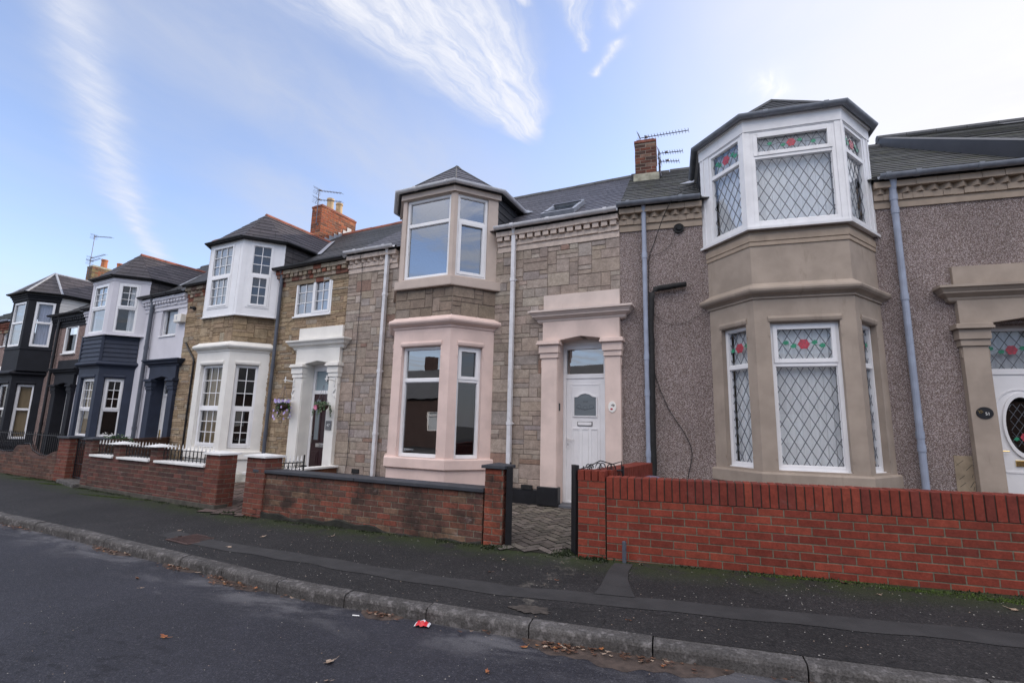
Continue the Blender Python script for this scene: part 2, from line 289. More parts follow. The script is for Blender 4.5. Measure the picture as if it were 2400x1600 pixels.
# ------------------------------------------------------------------ mesh helpers
class Fr:
    """vertical plane frame: u runs along angle a, w points out of the wall (to the right of u), z up"""
    def __init__(s, x, y, a=0.): s.x, s.y, s.c, s.s = x, y, math.cos(a), math.sin(a)
    def p(s, u, w, z): return (s.x + s.c * u + s.s * w, s.y + s.s * u - s.c * w, z + ZO)
    def xy(s, u, w): return (s.x + s.c * u + s.s * w, s.y + s.s * u - s.c * w)
class MB:
    def __init__(s): s.v = []; s.f = []; s.uv = []; s.m = []; s.col = []
    def face(s, pts, uv=None, m=0, col=(1, 1, 1)):
        i = len(s.v); s.v += [tuple(p) for p in pts]; s.f.append(tuple(range(i, i + len(pts))))
        s.uv.append(uv or [(0, 0)] * len(pts)); s.m.append(m); s.col.append(col)
    def box(s, F, u0, u1, w0, w1, z0, z1, m=0, col=(1, 1, 1), skip=''):
        P = F.p
        if 'f' not in skip: s.face([P(u0, w1, z0), P(u1, w1, z0), P(u1, w1, z1), P(u0, w1, z1)], [(u0, z0), (u1, z0), (u1, z1), (u0, z1)], m, col)
        if 'b' not in skip: s.face([P(u1, w0, z0), P(u0, w0, z0), P(u0, w0, z1), P(u1, w0, z1)], [(u1, z0), (u0, z0), (u0, z1), (u1, z1)], m, col)
        if 'l' not in skip: s.face([P(u0, w0, z0), P(u0, w1, z0), P(u0, w1, z1), P(u0, w0, z1)], [(w0, z0), (w1, z0), (w1, z1), (w0, z1)], m, col)
        if 'r' not in skip: s.face([P(u1, w1, z0), P(u1, w0, z0), P(u1, w0, z1), P(u1, w1, z1)], [(w1, z0), (w0, z0), (w0, z1), (w1, z1)], m, col)
        if 't' not in skip: s.face([P(u0, w1, z1), P(u1, w1, z1), P(u1, w0, z1), P(u0, w0, z1)], [(u0, w1), (u1, w1), (u1, w0), (u0, w0)], m, col)
        if 'd' not in skip: s.face([P(u0, w0, z0), P(u1, w0, z0), P(u1, w1, z0), P(u0, w1, z0)], [(u0, w0), (u1, w0), (u1, w1), (u0, w1)], m, col)
    def panel(s, F, u0, u1, z0, z1, holes=(), w=0., rev=.1, m=0, col=(1, 1, 1)):
        us = sorted({u0, u1} | {h[i] for h in holes for i in (0, 1) if u0 < h[i] < u1}); zs = sorted({z0, z1} | {h[i] for h in holes for i in (2, 3) if z0 < h[i] < z1})
        for a, b in zip(us, us[1:]):
            for c, d in zip(zs, zs[1:]):
                mu, mz = (a + b) / 2, (c + d) / 2
                if any(h[0] < mu < h[1] and h[2] < mz < h[3] for h in holes): continue
                s.face([F.p(a, w, c), F.p(b, w, c), F.p(b, w, d), F.p(a, w, d)], [(a, c), (b, c), (b, d), (a, d)], m, col)
        for h in holes:
            a, b, c, d = h[:4]; q = w - rev
            s.face([F.p(a, w, c), F.p(a, w, d), F.p(a, q, d), F.p(a, q, c)], [(0, c), (0, d), (rev, d), (rev, c)], m, col)
            s.face([F.p(b, q, c), F.p(b, q, d), F.p(b, w, d), F.p(b, w, c)], [(rev, c), (rev, d), (0, d), (0, c)], m, col)
            s.face([F.p(a, q, d), F.p(a, w, d), F.p(b, w, d), F.p(b, q, d)], [(a, 0), (a, rev), (b, rev), (b, 0)], m, col)
            s.face([F.p(a, w, c), F.p(a, q, c), F.p(b, q, c), F.p(b, w, c)], [(a, 0), (a, rev), (b, rev), (b, 0)], m, col)
    def block(s, F, u0, u1, z0, z1, w, proud, ins, col, m=0):
        """one masonry unit: chamfered face standing proud of the backing at w"""
        q = w + proud; a, b, c, d = u0 + ins, u1 - ins, z0 + ins, z1 - ins; P = F.p
        s.face([P(a, q, c), P(b, q, c), P(b, q, d), P(a, q, d)], None, m, col)
        s.face([P(u0, w, z0), P(u1, w, z0), P(b, q, c), P(a, q, c)], None, m, col); s.face([P(a, q, d), P(b, q, d), P(u1, w, z1), P(u0, w, z1)], None, m, col)
        s.face([P(u0, w, z0), P(a, q, c), P(a, q, d), P(u0, w, z1)], None, m, col); s.face([P(b, q, c), P(u1, w, z0), P(u1, w, z1), P(b, q, d)], None, m, col)
    def sweep(s, path, prof, m=0, ends=(None, None), closed=False, col=(1, 1, 1)):
        """profile (outward offset, z) swept along a 2D polyline with mitred corners"""
        n = len(path); nr = []
        for i in range(n - 1):
            dx, dy = path[i + 1][0] - path[i][0], path[i + 1][1] - path[i][1]; l = math.hypot(dx, dy); nr.append((dy / l, -dx / l))
        mt = []
        for i in range(n):
            if i == 0: mt.append(ends[0] or nr[0])
            elif i == n - 1: mt.append(ends[1] or nr[-1])
            else:
                a, b = nr[i - 1], nr[i]; k = 1 + a[0] * b[0] + a[1] * b[1]; mt.append(((a[0] + b[0]) / k, (a[1] + b[1]) / k))
        pr = list(prof); lens = [0]
        for a, b in zip(path, path[1:]): lens.append(lens[-1] + math.hypot(b[0] - a[0], b[1] - a[1]))
        pairs = list(zip(pr, pr[1:])) + ([(pr[-1], pr[0])] if closed else [])
        for i in range(n - 1):
            for k, (p, q) in enumerate(pairs):
                f = lambda j, o: (path[j][0] + mt[j][0] * o[0], path[j][1] + mt[j][1] * o[0], o[1] + ZO)
                s.face([f(i, p), f(i + 1, p), f(i + 1, q), f(i, q)], [(lens[i], p[1]), (lens[i + 1], p[1]), (lens[i + 1], q[1]), (lens[i], q[1])], m, col)
        if closed:
            for j, rv in ((0, True), (n - 1, False)):
                pts = [(path[j][0] + mt[j][0] * o[0], path[j][1] + mt[j][1] * o[0], o[1] + ZO) for o in pr]
                s.face(pts[::-1] if rv else pts, None, m, col)
    def tube(s, pts, r, n=8, m=0, cap=True, zo=True, col=(1, 1, 1)):
        pts = [Vector((p[0], p[1], p[2] + (ZO if zo else 0))) for p in pts]; rings = []
        rs = r if isinstance(r, (list, tuple)) else [r] * len(pts)
        for i, p in enumerate(pts):
            d = (pts[min(i + 1, len(pts) - 1)] - pts[max(i - 1, 0)]).normalized()
            a = d.cross(Vector((0, 0, 1))) if abs(d.z) < .95 else d.cross(Vector((1, 0, 0)))
            a.normalize(); b = a.cross(d)
            rings.append([p + (a * math.cos(2 * math.pi * k / n) + b * math.sin(2 * math.pi * k / n)) * rs[i] for k in range(n)])
        for A, B in zip(rings, rings[1:]):
            for k in range(n): s.face([A[k], A[(k + 1) % n], B[(k + 1) % n], B[k]][::-1], None, m, col)
        if cap: s.face(rings[0], None, m, col); s.face(rings[-1][::-1], None, m, col)
    def poly(s, pts, m=0, col=(1, 1, 1)): s.face([(p[0], p[1], p[2] + ZO) for p in pts], [(p[0], p[1]) for p in pts], m, col)
    def extrude(s, F, pts, w0, w1, m=0, col=(1, 1, 1)):
        """closed outline of (u, z) points given thickness between w0 and w1"""
        n = len(pts); ar = sum(pts[i][0] * pts[(i + 1) % n][1] - pts[(i + 1) % n][0] * pts[i][1] for i in range(n))
        if ar < 0: pts = pts[::-1]
        s.face([F.p(u, w1, z) for u, z in pts], [(u, z) for u, z in pts], m, col); s.face([F.p(u, w0, z) for u, z in pts[::-1]], None, m, col)
        for i in range(n):
            a, b = pts[i], pts[(i + 1) % n]; s.face([F.p(a[0], w0, a[1]), F.p(b[0], w0, b[1]), F.p(b[0], w1, b[1]), F.p(a[0], w1, a[1])], None, m, col)
    def build(s, name, mats, parent=None, bev=0., smooth=False, weld=False):
        me = bpy.data.meshes.new(name); me.from_pydata(s.v, [], s.f)
        uvl = me.uv_layers.new(name='UVMap'); k = 0
        flat = [c for f in s.uv for c in f]
        uvl.data.foreach_set('uv', [x for c in flat for x in c])
        if any(c != (1, 1, 1) for c in s.col):
            at = me.attributes.new('tint', 'FLOAT_COLOR', 'CORNER'); at.data.foreach_set('color', [x for f, c in zip(s.f, s.col) for _ in f for x in (c[0], c[1], c[2], 1.)])
        if not isinstance(mats, (list, tuple)): mats = [mats]
        for q in mats: me.materials.append(q)
        if len(mats) > 1: me.polygons.foreach_set('material_index', s.m)
        if weld or bev or smooth:
            b = bmesh.new(); b.from_mesh(me); bmesh.ops.remove_doubles(b, verts=b.verts, dist=.0004); b.to_mesh(me); b.free()
        if smooth: me.shade_smooth()
        me.update()
        o = bpy.data.objects.new(name, me); C.objects.link(o)
        if parent: o.parent = parent
        if bev:
            d = o.modifiers.new('bevel', 'BEVEL'); d.width = bev; d.segments = 2; d.limit_method = 'ANGLE'; d.angle_limit = R_(40)
        return o
def thing(name, label, cat, loc=(0, 0, 0), rz=0., group=None):
    o = bpy.data.objects.new(name, None); C.objects.link(o); o.location = loc; o.rotation_euler = (0, 0, rz); o.empty_display_size = .2
    o['label'] = label; o['category'] = cat
    if group: o['group'] = group
    return o
def tag(o, label, cat, group=None, kind=None):
    if label: o['label'] = label
    if cat: o['category'] = cat
    if group: o['group'] = group
    if kind: o['kind'] = kind
    return o
def rebase(o, x, y, z):
    """put a top-level mesh's origin at its own base"""
    o.data.transform(Matrix.Translation((-x, -y, -z))); o.location = (x, y, z); return o
def text(s_, size, F, u, w, z, mat, parent, name='house_number', ext=.002, tilt=0):
    cu = bpy.data.curves.new(name, 'FONT'); cu.body = s_; cu.size = size; cu.extrude = ext; cu.align_x = 'CENTER'; cu.align_y = 'CENTER'
    t = bpy.data.objects.new('t', cu); C.objects.link(t); dg = bpy.context.evaluated_depsgraph_get()
    me = bpy.data.meshes.new_from_object(t.evaluated_get(dg)); bpy.data.objects.remove(t)
    ang = math.atan2(F.s, F.c); me.transform(Matrix.Translation(F.p(u, w, z)) @ Matrix.Rotation(ang, 4, 'Z') @ Matrix.Rotation(R_(90), 4, 'X') @ Matrix.Rotation(tilt, 4, 'Z'))
    me.materials.clear(); me.materials.append(mat); o = bpy.data.objects.new(name, me); C.objects.link(o); o.parent = parent; return o

rng = random.Random(7)
def jit(c, a, r=rng):
    k = 1 + r.uniform(-a, a); return (c[0] * k, c[1] * k * (1 + r.uniform(-a, a) * .15), c[2] * k * (1 + r.uniform(-a, a) * .2))
def ashlar(mb, F, u0, u1, z0, z1, holes, pal, seed, cell=.078, wmax=5, hmax=3, hw=(3, 5, 2), joint=.008, w=0., r0=.006, r1=.016):
    """random squared stones packed on a small module"""
    r = random.Random(seed); nu = max(1, round((u1 - u0) / cell)); nz = max(1, round((z1 - z0) / cell)); du = (u1 - u0) / nu; dz = (z1 - z0) / nz
    used = [[False] * nz for _ in range(nu)]
    for i in range(nu):
        for j in range(nz):
            cu, cz = u0 + (i + .5) * du, z0 + (j + .5) * dz
            if any(h[0] < cu < h[1] and h[2] < cz < h[3] for h in holes): used[i][j] = True
    for j in range(nz):
        for i in range(nu):
            if used[i][j]: continue
            h = r.choices(range(1, hmax + 1), hw[:hmax])[0]; ww = r.randint(2, wmax) if h > 1 else r.randint(2, wmax + 1)
            h = min(h, nz - j); a = 0
            while a < ww and i + a < nu and not used[i + a][j]: a += 1
            if i + a < nu and not used[i + a][j] and (i + a + 1 >= nu or used[i + a + 1][j]): a += 1
            for k in range(1, h):
                if any(used[i + q][j + k] for q in range(a)): h = k; break
            for q in range(a):
                for k in range(h): used[i + q][j + k] = True
            col = jit(r.choices([p[0] for p in pal], [p[1] for p in pal])[0], .14, r)
            mb.block(F, u0 + i * du + joint / 2, u0 + (i + a) * du - joint / 2, z0 + j * dz + joint / 2, z0 + (j + h) * dz - joint / 2, w, r.uniform(r0, r1), .006, col)
def bricks(mb, F, u0, u1, z0, z1, pal, seed, w=0., bw=.225, bh=.075, joint=.010, proud=.006, header=False, off=0., slope=0., ins=.003, skip=None):
    r = random.Random(seed); nz = round((z1 - z0) / bh)
    for j in range(nz):
        a = z0 + j * bh; u = u0 - (bw / 2 if (j + int(off)) % 2 else 0)
        while u < u1 - .01:
            e = min(u + bw, u1); b_ = max(u, u0)
            if e - b_ > .03 and not (skip and skip((b_ + e) / 2, a + bh / 2)):
                col = jit(r.choices([p[0] for p in pal], [p[1] for p in pal])[0], .13, r); dz = slope * (b_ - u0)
                P0 = MB.block; mb.block(F, b_ + joint / 2, e - joint / 2, a + joint / 2 + dz, a + bh - joint / 2 + dz, w, proud * r.uniform(.5, 1.2), ins, col)
            u += bw

# slates: facet polygon cut into courses, every course tilted to lap the one below
def clipz(poly, z0, z1):
    def cl(P, z, keep):
        out = []
        for i in range(len(P)):
            a, b = P[i], P[(i + 1) % len(P)]; ia, ib = (a[2] >= z) == keep or abs(a[2] - z) < 1e-9, (b[2] >= z) == keep or abs(b[2] - z) < 1e-9
            if ia: out.append(a)
            if ia != ib: t = (z - a[2]) / (b[2] - a[2]); out.append(tuple(a[k] + (b[k] - a[k]) * t for k in range(3)))
        return out
    P = cl(poly, z0, True)
    return cl(P, z1, False) if len(P) > 2 else []
def slates(mb, poly, expo=.2, lift=.014, m=0, seed=1, rough=0.):
    r = random.Random(seed); a, b, c = (Vector(poly[i]) for i in range(3)); n = (b - a).cross(c - a).normalized()
    if n.z < 0: n = -n
    zs = [p[2] for p in poly]; z0, z1 = min(zs), max(zs); dz = expo * math.sqrt(max(1 - n.z ** 2, .01)); k = max(1, round((z1 - z0) / dz)); dz = (z1 - z0) / k
    hz = Vector((-n.y, n.x, 0)).normalized() if abs(n.x) + abs(n.y) > 1e-6 else Vector((1, 0, 0))
    for i in range(k):
        lo, hi = z0 + i * dz, z0 + (i + 1) * dz; P = clipz(poly, lo, hi)
        if len(P) < 3: continue
        off = (i % 2) * .5 + r.uniform(-.1, .1) + i * 7
        Q = []; U = []
        lf = lift * (1 + r.uniform(-rough, rough))
        for p in P:
            f = (p[2] - lo) / dz; v = Vector(p) + n * (lf * (1 - f) + .002); Q.append((v.x, v.y, v.z + ZO)); U.append((Vector(p).dot(hz) + off, i + .05 + .9 * f))
        mb.face(Q, U, m)
        low = [p for p in P if abs(p[2] - lo) < 1e-6]
        if len(low) >= 2:
            low.sort(key=lambda p: Vector(p).dot(hz)); A, B = Vector(low[0]), Vector(low[-1]); up = n * (lf + .002)
            mb.face([(A.x, A.y, A.z + ZO), (B.x, B.y, B.z + ZO), (B.x + up.x, B.y + up.y, B.z + up.z + ZO), (A.x + up.x, A.y + up.y, A.z + up.z + ZO)], [(0, i + .5)] * 4, m)

# ------------------------------------------------------------------ windows and doors
def pane(F, rects, w, mat, parent, name='pane'):
    mb = MB()
    for a, b, c, d in rects: mb.face([F.p(a, w, c), F.p(b, w, c), F.p(b, w, d), F.p(a, w, d)])
    return mb.build(name, mat, parent)
def folds(F, u0, u1, z0, z1, w, mat, parent, name='curtain', amp=.012, per=.075, vert=False, gap=None):
    mb = MB(); n = max(6, int((u1 - u0) / per * 6)); pts = []
    for i in range(n + 1):
        u = u0 + (u1 - u0) * i / n; ph = (u / per) % 1.
        q = (amp * (ph * 2 - 1) if vert else amp * math.sin(2 * math.pi * u / per + 1.3 * math.sin(u * 9)))
        pts.append((u, w + q))
    for (a, p), (b, q) in zip(pts, pts[1:]):
        mb.face([F.p(a, p, z0), F.p(b, q, z0), F.p(b, q, z1), F.p(a, p, z1)])
    return mb.build(name, mat, parent, smooth=not vert)
def lattice(F, a, b, c, d, w, parent, sx=.128, sz=.226, t=.005):
    """diamond leading clipped to one pane"""
    mb = MB(); k = sz / sx; th = t
    um, zm = (a + b) / 2, (c + d) / 2
    for sg in (1, -1):
        n0 = int(((b - a) / 2 + (d - c) / 2 / k) / sx) + 2
        for i in range(-n0, n0 + 1):
            pts = []   # z = zm + sg*k*(u-um-i*sx)
            ua, ub = a, b; za, zb = zm + sg * k * (ua - um - i * sx), zm + sg * k * (ub - um - i * sx)
            def cut(u1_, z1_, u2_, z2_):
                t0, t1 = 0., 1.
                for lim, s_ in ((c, 1), (d, -1)):
                    f1, f2 = (z1_ - lim) * s_, (z2_ - lim) * s_
                    if f1 < 0 and f2 < 0: return None
                    if f1 < 0: t0 = max(t0, f1 / (f1 - f2))
                    if f2 < 0: t1 = min(t1, f1 / (f1 - f2))
                return (t0, t1) if t1 - t0 > .01 else None
            r = cut(ua, za, ub, zb)
            if not r: continue
            A = (ua + (ub - ua) * r[0], za + (zb - za) * r[0]); B = (ua + (ub - ua) * r[1], za + (zb - za) * r[1])
            l = math.hypot(B[0] - A[0], B[1] - A[1]); nx, nz = -(B[1] - A[1]) / l * th, (B[0] - A[0]) / l * th
            mb.extrude(F, [(A[0] - nx, A[1] - nz), (B[0] - nx, B[1] - nz), (B[0] + nx, B[1] + nz), (A[0] + nx, A[1] + nz)], w, w + .003 + (.0012 if sg > 0 else 0))
    return mb.build('lead_lattice', M['lead_came'], parent)
def rose(F, a, b, c, d, w, parent, r=.045, leaves=True):
    cu, cz = (a + b) / 2, (c + d) / 2; mb = MB(); n = 30
    mb.extrude(F, [(cu + r * (1 + .08 * math.cos(6 * q)) * math.cos(q), cz + r * (1 + .08 * math.cos(6 * q)) * math.sin(q)) for q in (2 * math.pi * i / n for i in range(n))], w, w + .003, 0)
    if leaves:
        W = (b - a) / 2; nl = 2 if W > .25 else 1
        for sg in (-1, 1):
            for k in range(nl):
                lu = cu + sg * (r * 1.9 + k * (W - r * 2.4) * .55) ; lz = cz + (.02 if (k + (sg > 0)) % 2 else -.025); s_ = r * .62
                mb.extrude(F, [(lu - s_, lz), (lu - s_ * .2, lz - s_ * .7), (lu + s_ * .9, lz - s_ * .3), (lu + s_ * .8, lz + s_ * .6), (lu, lz + s_ * .8)], w, w + .003, 1)
            st = [(cu + sg * (r + (W * .92 - r) * i / 6), cz + .018 * math.sin(i * 1.5 + sg)) for i in range(7)]
            for p, q in zip(st, st[1:]): mb.extrude(F, [(p[0], p[1] - .0025), (q[0], q[1] - .0025), (q[0], q[1] + .0025), (p[0], p[1] + .0025)], w, w + .0025, 2)
    # inner petal lines
    for k in range(5):
        q = 2 * math.pi * k / 5 + .6; p0 = (cu + r * .25 * math.cos(q), cz + r * .25 * math.sin(q)); p1 = (cu + r * .95 * math.cos(q + .5), cz + r * .95 * math.sin(q + .5))
        l = math.hypot(p1[0] - p0[0], p1[1] - p0[1]); nx, nz = -(p1[1] - p0[1]) / l * .0018, (p1[0] - p0[0]) / l * .0018
        mb.extrude(F, [(p0[0] - nx, p0[1] - nz), (p1[0] - nx, p1[1] - nz), (p1[0] + nx, p1[1] + nz), (p0[0] + nx, p0[1] + nz)], w + .003, w + .0045, 2)
    return mb.build('stained_glass_rose', [M['rose'], M['leafg'], M['lead_came']], parent)
def window(H, F, u0, u1, z0, z1, w=-.03, tz=None, fw=.05, top_open=False, bot_open=False, gt=None, gb=None, lead=False, curt=None, glassm='glass', mul=None, mat='upvc', cill=.0, label=None):
    """white frame, transom at tz, optional opening sashes, glazing bars, leading, curtain; a part of house H with its own sub-parts"""
    mb = MB(); d = .065
    mb.box(F, u0, u0 + fw, w - d, w, z0, z1); mb.box(F, u1 - fw, u1, w - d, w, z0, z1)
    mb.box(F, u0 + fw, u1 - fw, w - d, w, z1 - fw, z1); mb.box(F, u0 + fw, u1 - fw, w - d, w, z0, z0 + fw)
    cells = []
    zz = [z0 + fw, z1 - fw]
    if tz is not None:
        mb.box(F, u0 + fw, u1 - fw, w - d, w, tz - .03, tz + .03); cells = [(u0 + fw, u1 - fw, z0 + fw, tz - .03, bot_open, gb), (u0 + fw, u1 - fw, tz + .03, z1 - fw, top_open, gt)]
    elif mul is not None:
        mb.box(F, mul - .025, mul + .025, w - d, w, z0 + fw, z1 - fw); cells = [(u0 + fw, mul - .025, z0 + fw, z1 - fw, False, gb), (mul + .025, u1 - fw, z0 + fw, z1 - fw, bot_open, gt)]
    else: cells = [(u0 + fw, u1 - fw, z0 + fw, z1 - fw, bot_open, gb)]
    rects = []; bars = MB()
    for a, b, c, e, op, g in cells:
        if op:
            s_ = .042; q = w + .012
            mb.box(F, a - .012, a + s_, w - .04, q, c - .012, e + .012); mb.box(F, b - s_, b + .012, w - .04, q, c - .012, e + .012)
            mb.box(F, a + s_, b - s_, w - .04, q, e - s_, e + .012); mb.box(F, a + s_, b - s_, w - .04, q, c - .012, c + s_); a += s_; b -= s_; c += s_; e -= s_
        else:   # glazing bead
            s_ = .010
            for x0, x1, y0, y1 in ((a, a + s_, c, e), (b - s_, b, c, e), (a + s_, b - s_, e - s_, e), (a + s_, b - s_, c, c + s_)): mb.box(F, x0, x1, w - .05, w - .014, y0, y1)
            a += s_; b -= s_; c += s_; e -= s_
        rects.append((a, b, c, e))
        if g:
            for i in range(1, g[0]): x = a + (b - a) * i / g[0]; bars.box(F, x - .008, x + .008, w - .034, w - .020, c, e)
            for i in range(1, g[1]): y = c + (e - c) * i / g[1]; bars.box(F, a, b, w - .033, w - .019, y - .008, y + .008)
    if cill: mb.box(F, u0 - .02, u1 + .02, w - .03, w + cill, z0 - .035, z0)
    o = mb.build('window', M[mat], H, bev=.004)
    if label: o['label'] = label
    pane(F, rects, w - .036, M[glassm], o)
    if bars.f: bars.build('glazing_bars', M[mat], o)
    if lead:
        for i, (a, b, c, e) in enumerate(rects):
            lattice(F, a, b, c, e, w - .0355, o)
            if e - c < (z1 - z0) * .45: rose(F, a, b, c, e, w - .030, o, r=min(.066, (e - c) * .25))
    if curt:
        cm, kind = curt
        if kind == 'blind_or_dark_sheet': folds(F, u0 + fw, u1 - fw, z0 + fw, z1 - fw, w - .115, M[cm], o, amp=.012, per=.09, vert=True)
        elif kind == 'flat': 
            q = MB(); q.box(F, u0 + fw, u1 - fw, w - .12, w - .115, z0 + fw, z1 - fw); q.build('blind_or_dark_sheet', M[cm], o)
        elif kind == 'half': folds(F, u0 + fw + (u1 - u0) * .45, u1 - fw, z0 + fw, z1 - fw, w - .12, M[cm], o)
        else: folds(F, u0 + fw, u1 - fw, z0 + fw, z1 - fw, w - .12, M[cm], o)
    return o

# ------------------------------------------------------------------ the terrace
A_, B_, E_ = .596, 1.101, .642; XC = 2.426; LW = 5.79
CA = math.atan2(E_, B_ - A_); CL = math.hypot(E_, B_ - A_)
def bayf(a=A_, b=B_, e=E_, dx=0.):
    XC = 2.426 + dx
    ca = math.atan2(e, b - a); cl = math.hypot(e, b - a)
    return dict(F=Fr(XC - a, -e), R=Fr(XC + a, -e, ca), L=Fr(XC - b, 0, -ca), w=2 * a, c=cl, path=[(XC - b, 0), (XC - a, -e), (XC + a, -e), (XC + b, 0)],
                ends=((-1 / math.sin(ca), 0), (1 / math.sin(ca), 0)), xc=XC)
BAY = bayf()
def mirr(hs, c): return [(c - b, c - a, z0, z1) for a, b, z0, z1 in hs]
WL = dict(f=(.187, 1.007), c=(.150, .605))
def bay_panels(mb, B, z0, z1, hf=(), hc=(), m=0, col=(1, 1, 1), rev=.12, w=0.):
    mb.panel(B['F'], 0, B['w'], z0, z1, hf, w=w, m=m, col=col, rev=rev); mb.panel(B['R'], 0, B['c'], z0, z1, hc, w=w, m=m, col=col, rev=rev); mb.panel(B['L'], 0, B['c'], z0, z1, mirr(hc, B['c']), w=w, m=m, col=col, rev=rev)
def cap(mb, B, z, m=0, w=0., extra=0.):
    p = B['path']; n = B['ends']; mb.poly([(p[0][0] - w, p[0][1] + extra, z), (p[1][0] - w * .5, p[1][1] - w, z), (p[2][0] + w * .5, p[2][1] - w, z), (p[3][0] + w, p[3][1] + extra, z)], m)

def door_surround(H, F, zc, mats, zt, zb, black=False, plinth=None, block=True):
    """pilasters with capitals, frieze with a peaked soffit, moulded cornice, blocking course"""
    mp, mc = mats
    mb = MB(); zk = zt - .51   # capital top below cornice top
    for a, b in ((4.48, 4.755), (5.555, 5.80)):
        mb.box(F, a, b, 0, .095, zb, zk - .29); mb.box(F, a - .02, b + .02, 0, .115, zk - .29, zk - .20); mb.box(F, a - .04, b + .03, 0, .135, zk - .205, zk - .07)
        mb.box(F, a - .075, b + .06, 0, .175, zk - .07, zk - .035); mb.box(F, a - .065, b + .05, 0, .16, zk - .035, zk)
        for q in (a - .012, b + .003): 
            mb.box(F, q, q + .012, .03, .085, zk - .44, zk - .33); 
    mb.extrude(F, [(4.49, zk), (4.755, zk), (5.155, zk + .062), (5.555, zk), (5.79, zk), (5.79, zt - .19), (4.49, zt - .19)], 0, .085)
    mb.box(F, 4.75, 4.765, -.2, .075, zb, zk); mb.box(F, 5.545, 5.56, -.2, .075, zb, zk)
    mb.extrude(F, [(4.755, zk + .001), (5.155, zk + .061), (5.555, zk + .001), (5.555, zk + .2), (4.755, zk + .2)], -.2, -.001)
    o = mb.build('door_surround', mp, H, bev=.006)
    mb = MB(); p = [F.xy(4.44, 0), F.xy(4.44, .04), F.xy(5.84, .04), F.xy(5.84, 0)]
    prof = [(0, zt - .21), (.035, zt - .19), (.05, zt - .165), (.05, zt - .15), (.12, zt - .10), (.12, zt - .085), (.155, zt - .04), (.175, zt - .032), (.175, zt), (-.04, zt + .012)]
    mb.sweep(p, prof, ends=(None, None)); block and mb.box(F, 4.49, 5.79, 0, .055, zt, zt + .285); mb.box(F, 4.44, 5.84, 0, .04, zt - .21, zt + .01)
    c = mb.build('door_cornice', mc, H, weld=True)
    if plinth:
        for a, b in ((4.44, 4.80), (5.52, 5.83)): q = MB(); q.box(F, a, b, 0, .135, zb - .02, plinth); q.build('pilaster_plinth', M['black'], H, bev=.01)
    return o
def door_frame(H, F, u0, u1, z0, tz, z1, mat, w=-.2, fw=.045):
    mb = MB()
    mb.box(F, u0, u0 + fw, w - .07, w, z0, z1); mb.box(F, u1 - fw, u1, w - .07, w, z0, z1); mb.box(F, u0 + fw, u1 - fw, w - .07, w, z1 - .06, z1)
    mb.box(F, u0 + fw, u1 - fw, w - .07, w, tz - .035, tz + .04); mb.box(F, u0 + fw, u1 - fw, w - .07, w, z0, z0 + .03)
    mb.box(F, 4.76, u0, w - .1, w - .001, z0, z1 + .12); mb.box(F, u1, 5.55, w - .1, w - .001, z0, z1 + .12); mb.box(F, u0, u1, w - .1, w - .001, z1, z1 + .2)
    return mb.build('door_frame', mat, H, bev=.005)
def wall_holes(extra=()): return [(4.755, 5.555, -1.6, 1.47)] + list(extra)

def corbel(H, F, u0, u1, zt, style, mat, seed, skip=None, upto=None, pal=None):
    """brick eaves course: string, dog-tooth or dentils, oversailing course and plain band"""
    r = random.Random(seed); mb = MB(); cc = (lambda: jit(r.choice(pal), .2, r)) if pal else (lambda: (1, 1, 1))
    if pal is None: cc = lambda: (.999, 1, 1)
    n = max(1, round((u1 - u0) / .235)); 
    for i in range(n):   # string course of stretchers
        a = u0 + (u1 - u0) * i / n; b = u0 + (u1 - u0) * (i + 1) / n; q = r.uniform(-.005, .005)
        mb.box(F, a + .002, b - .002, 0, .125 + q, zt - .085 + q * .6, zt + q * .5, col=cc())
    n = max(1, round((u1 - u0) / (.165 if style != 'dentil' else .150)))
    for i in range(n):
        a = u0 + (u1 - u0) * i / n; b = u0 + (u1 - u0) * (i + 1) / n; z1, z0 = zt - .087, zt - .165
        if style == 'dentil': mb.box(F, a + .012, a + (b - a) * .78, 0, .10, z0, z1, col=cc())
        else:
            m_ = (a + b) / 2; q = .10 + r.uniform(-.006, .006); k = cc()
            for pz in (z0,): mb.face([F.p(a, 0.02, pz), F.p(b, 0.02, pz), F.p(m_, q, pz)], None, 0, k)
            mb.face([F.p(a, 0.02, z0), F.p(m_, q, z0), F.p(m_, q, z1), F.p(a, 0.02, z1)], None, 0, k); mb.face([F.p(m_, q, z0), F.p(b, 0.02, z0), F.p(b, 0.02, z1), F.p(m_, q, z1)], None, 0, k)
    mb.box(F, u0, u1, -.01, .018, zt - .17, zt - .08, col=cc())
    n = max(1, round((u1 - u0) / .118))
    for i in range(n):
        a = u0 + (u1 - u0) * i / n; b = u0 + (u1 - u0) * (i + 1) / n; q = r.uniform(-.007, .007)
        mb.box(F, a + .0015, b - .0015, 0, .05 + q, zt - .252 + q * .5, zt - .168, col=cc())
    n = max(1, round((u1 - u0) / .24)) if pal else 1
    for i in range(n): mb.box(F, u0 + (u1 - u0) * i / n, u0 + (u1 - u0) * (i + 1) / n, -.01, .022 + (.002 * (i % 2)), zt - .36, zt - .25, col=((.27, .215, .15) if i % 5 else (.2, .08, .055)) if pal else cc())
    return mb.build('corbel_course', mat, H)
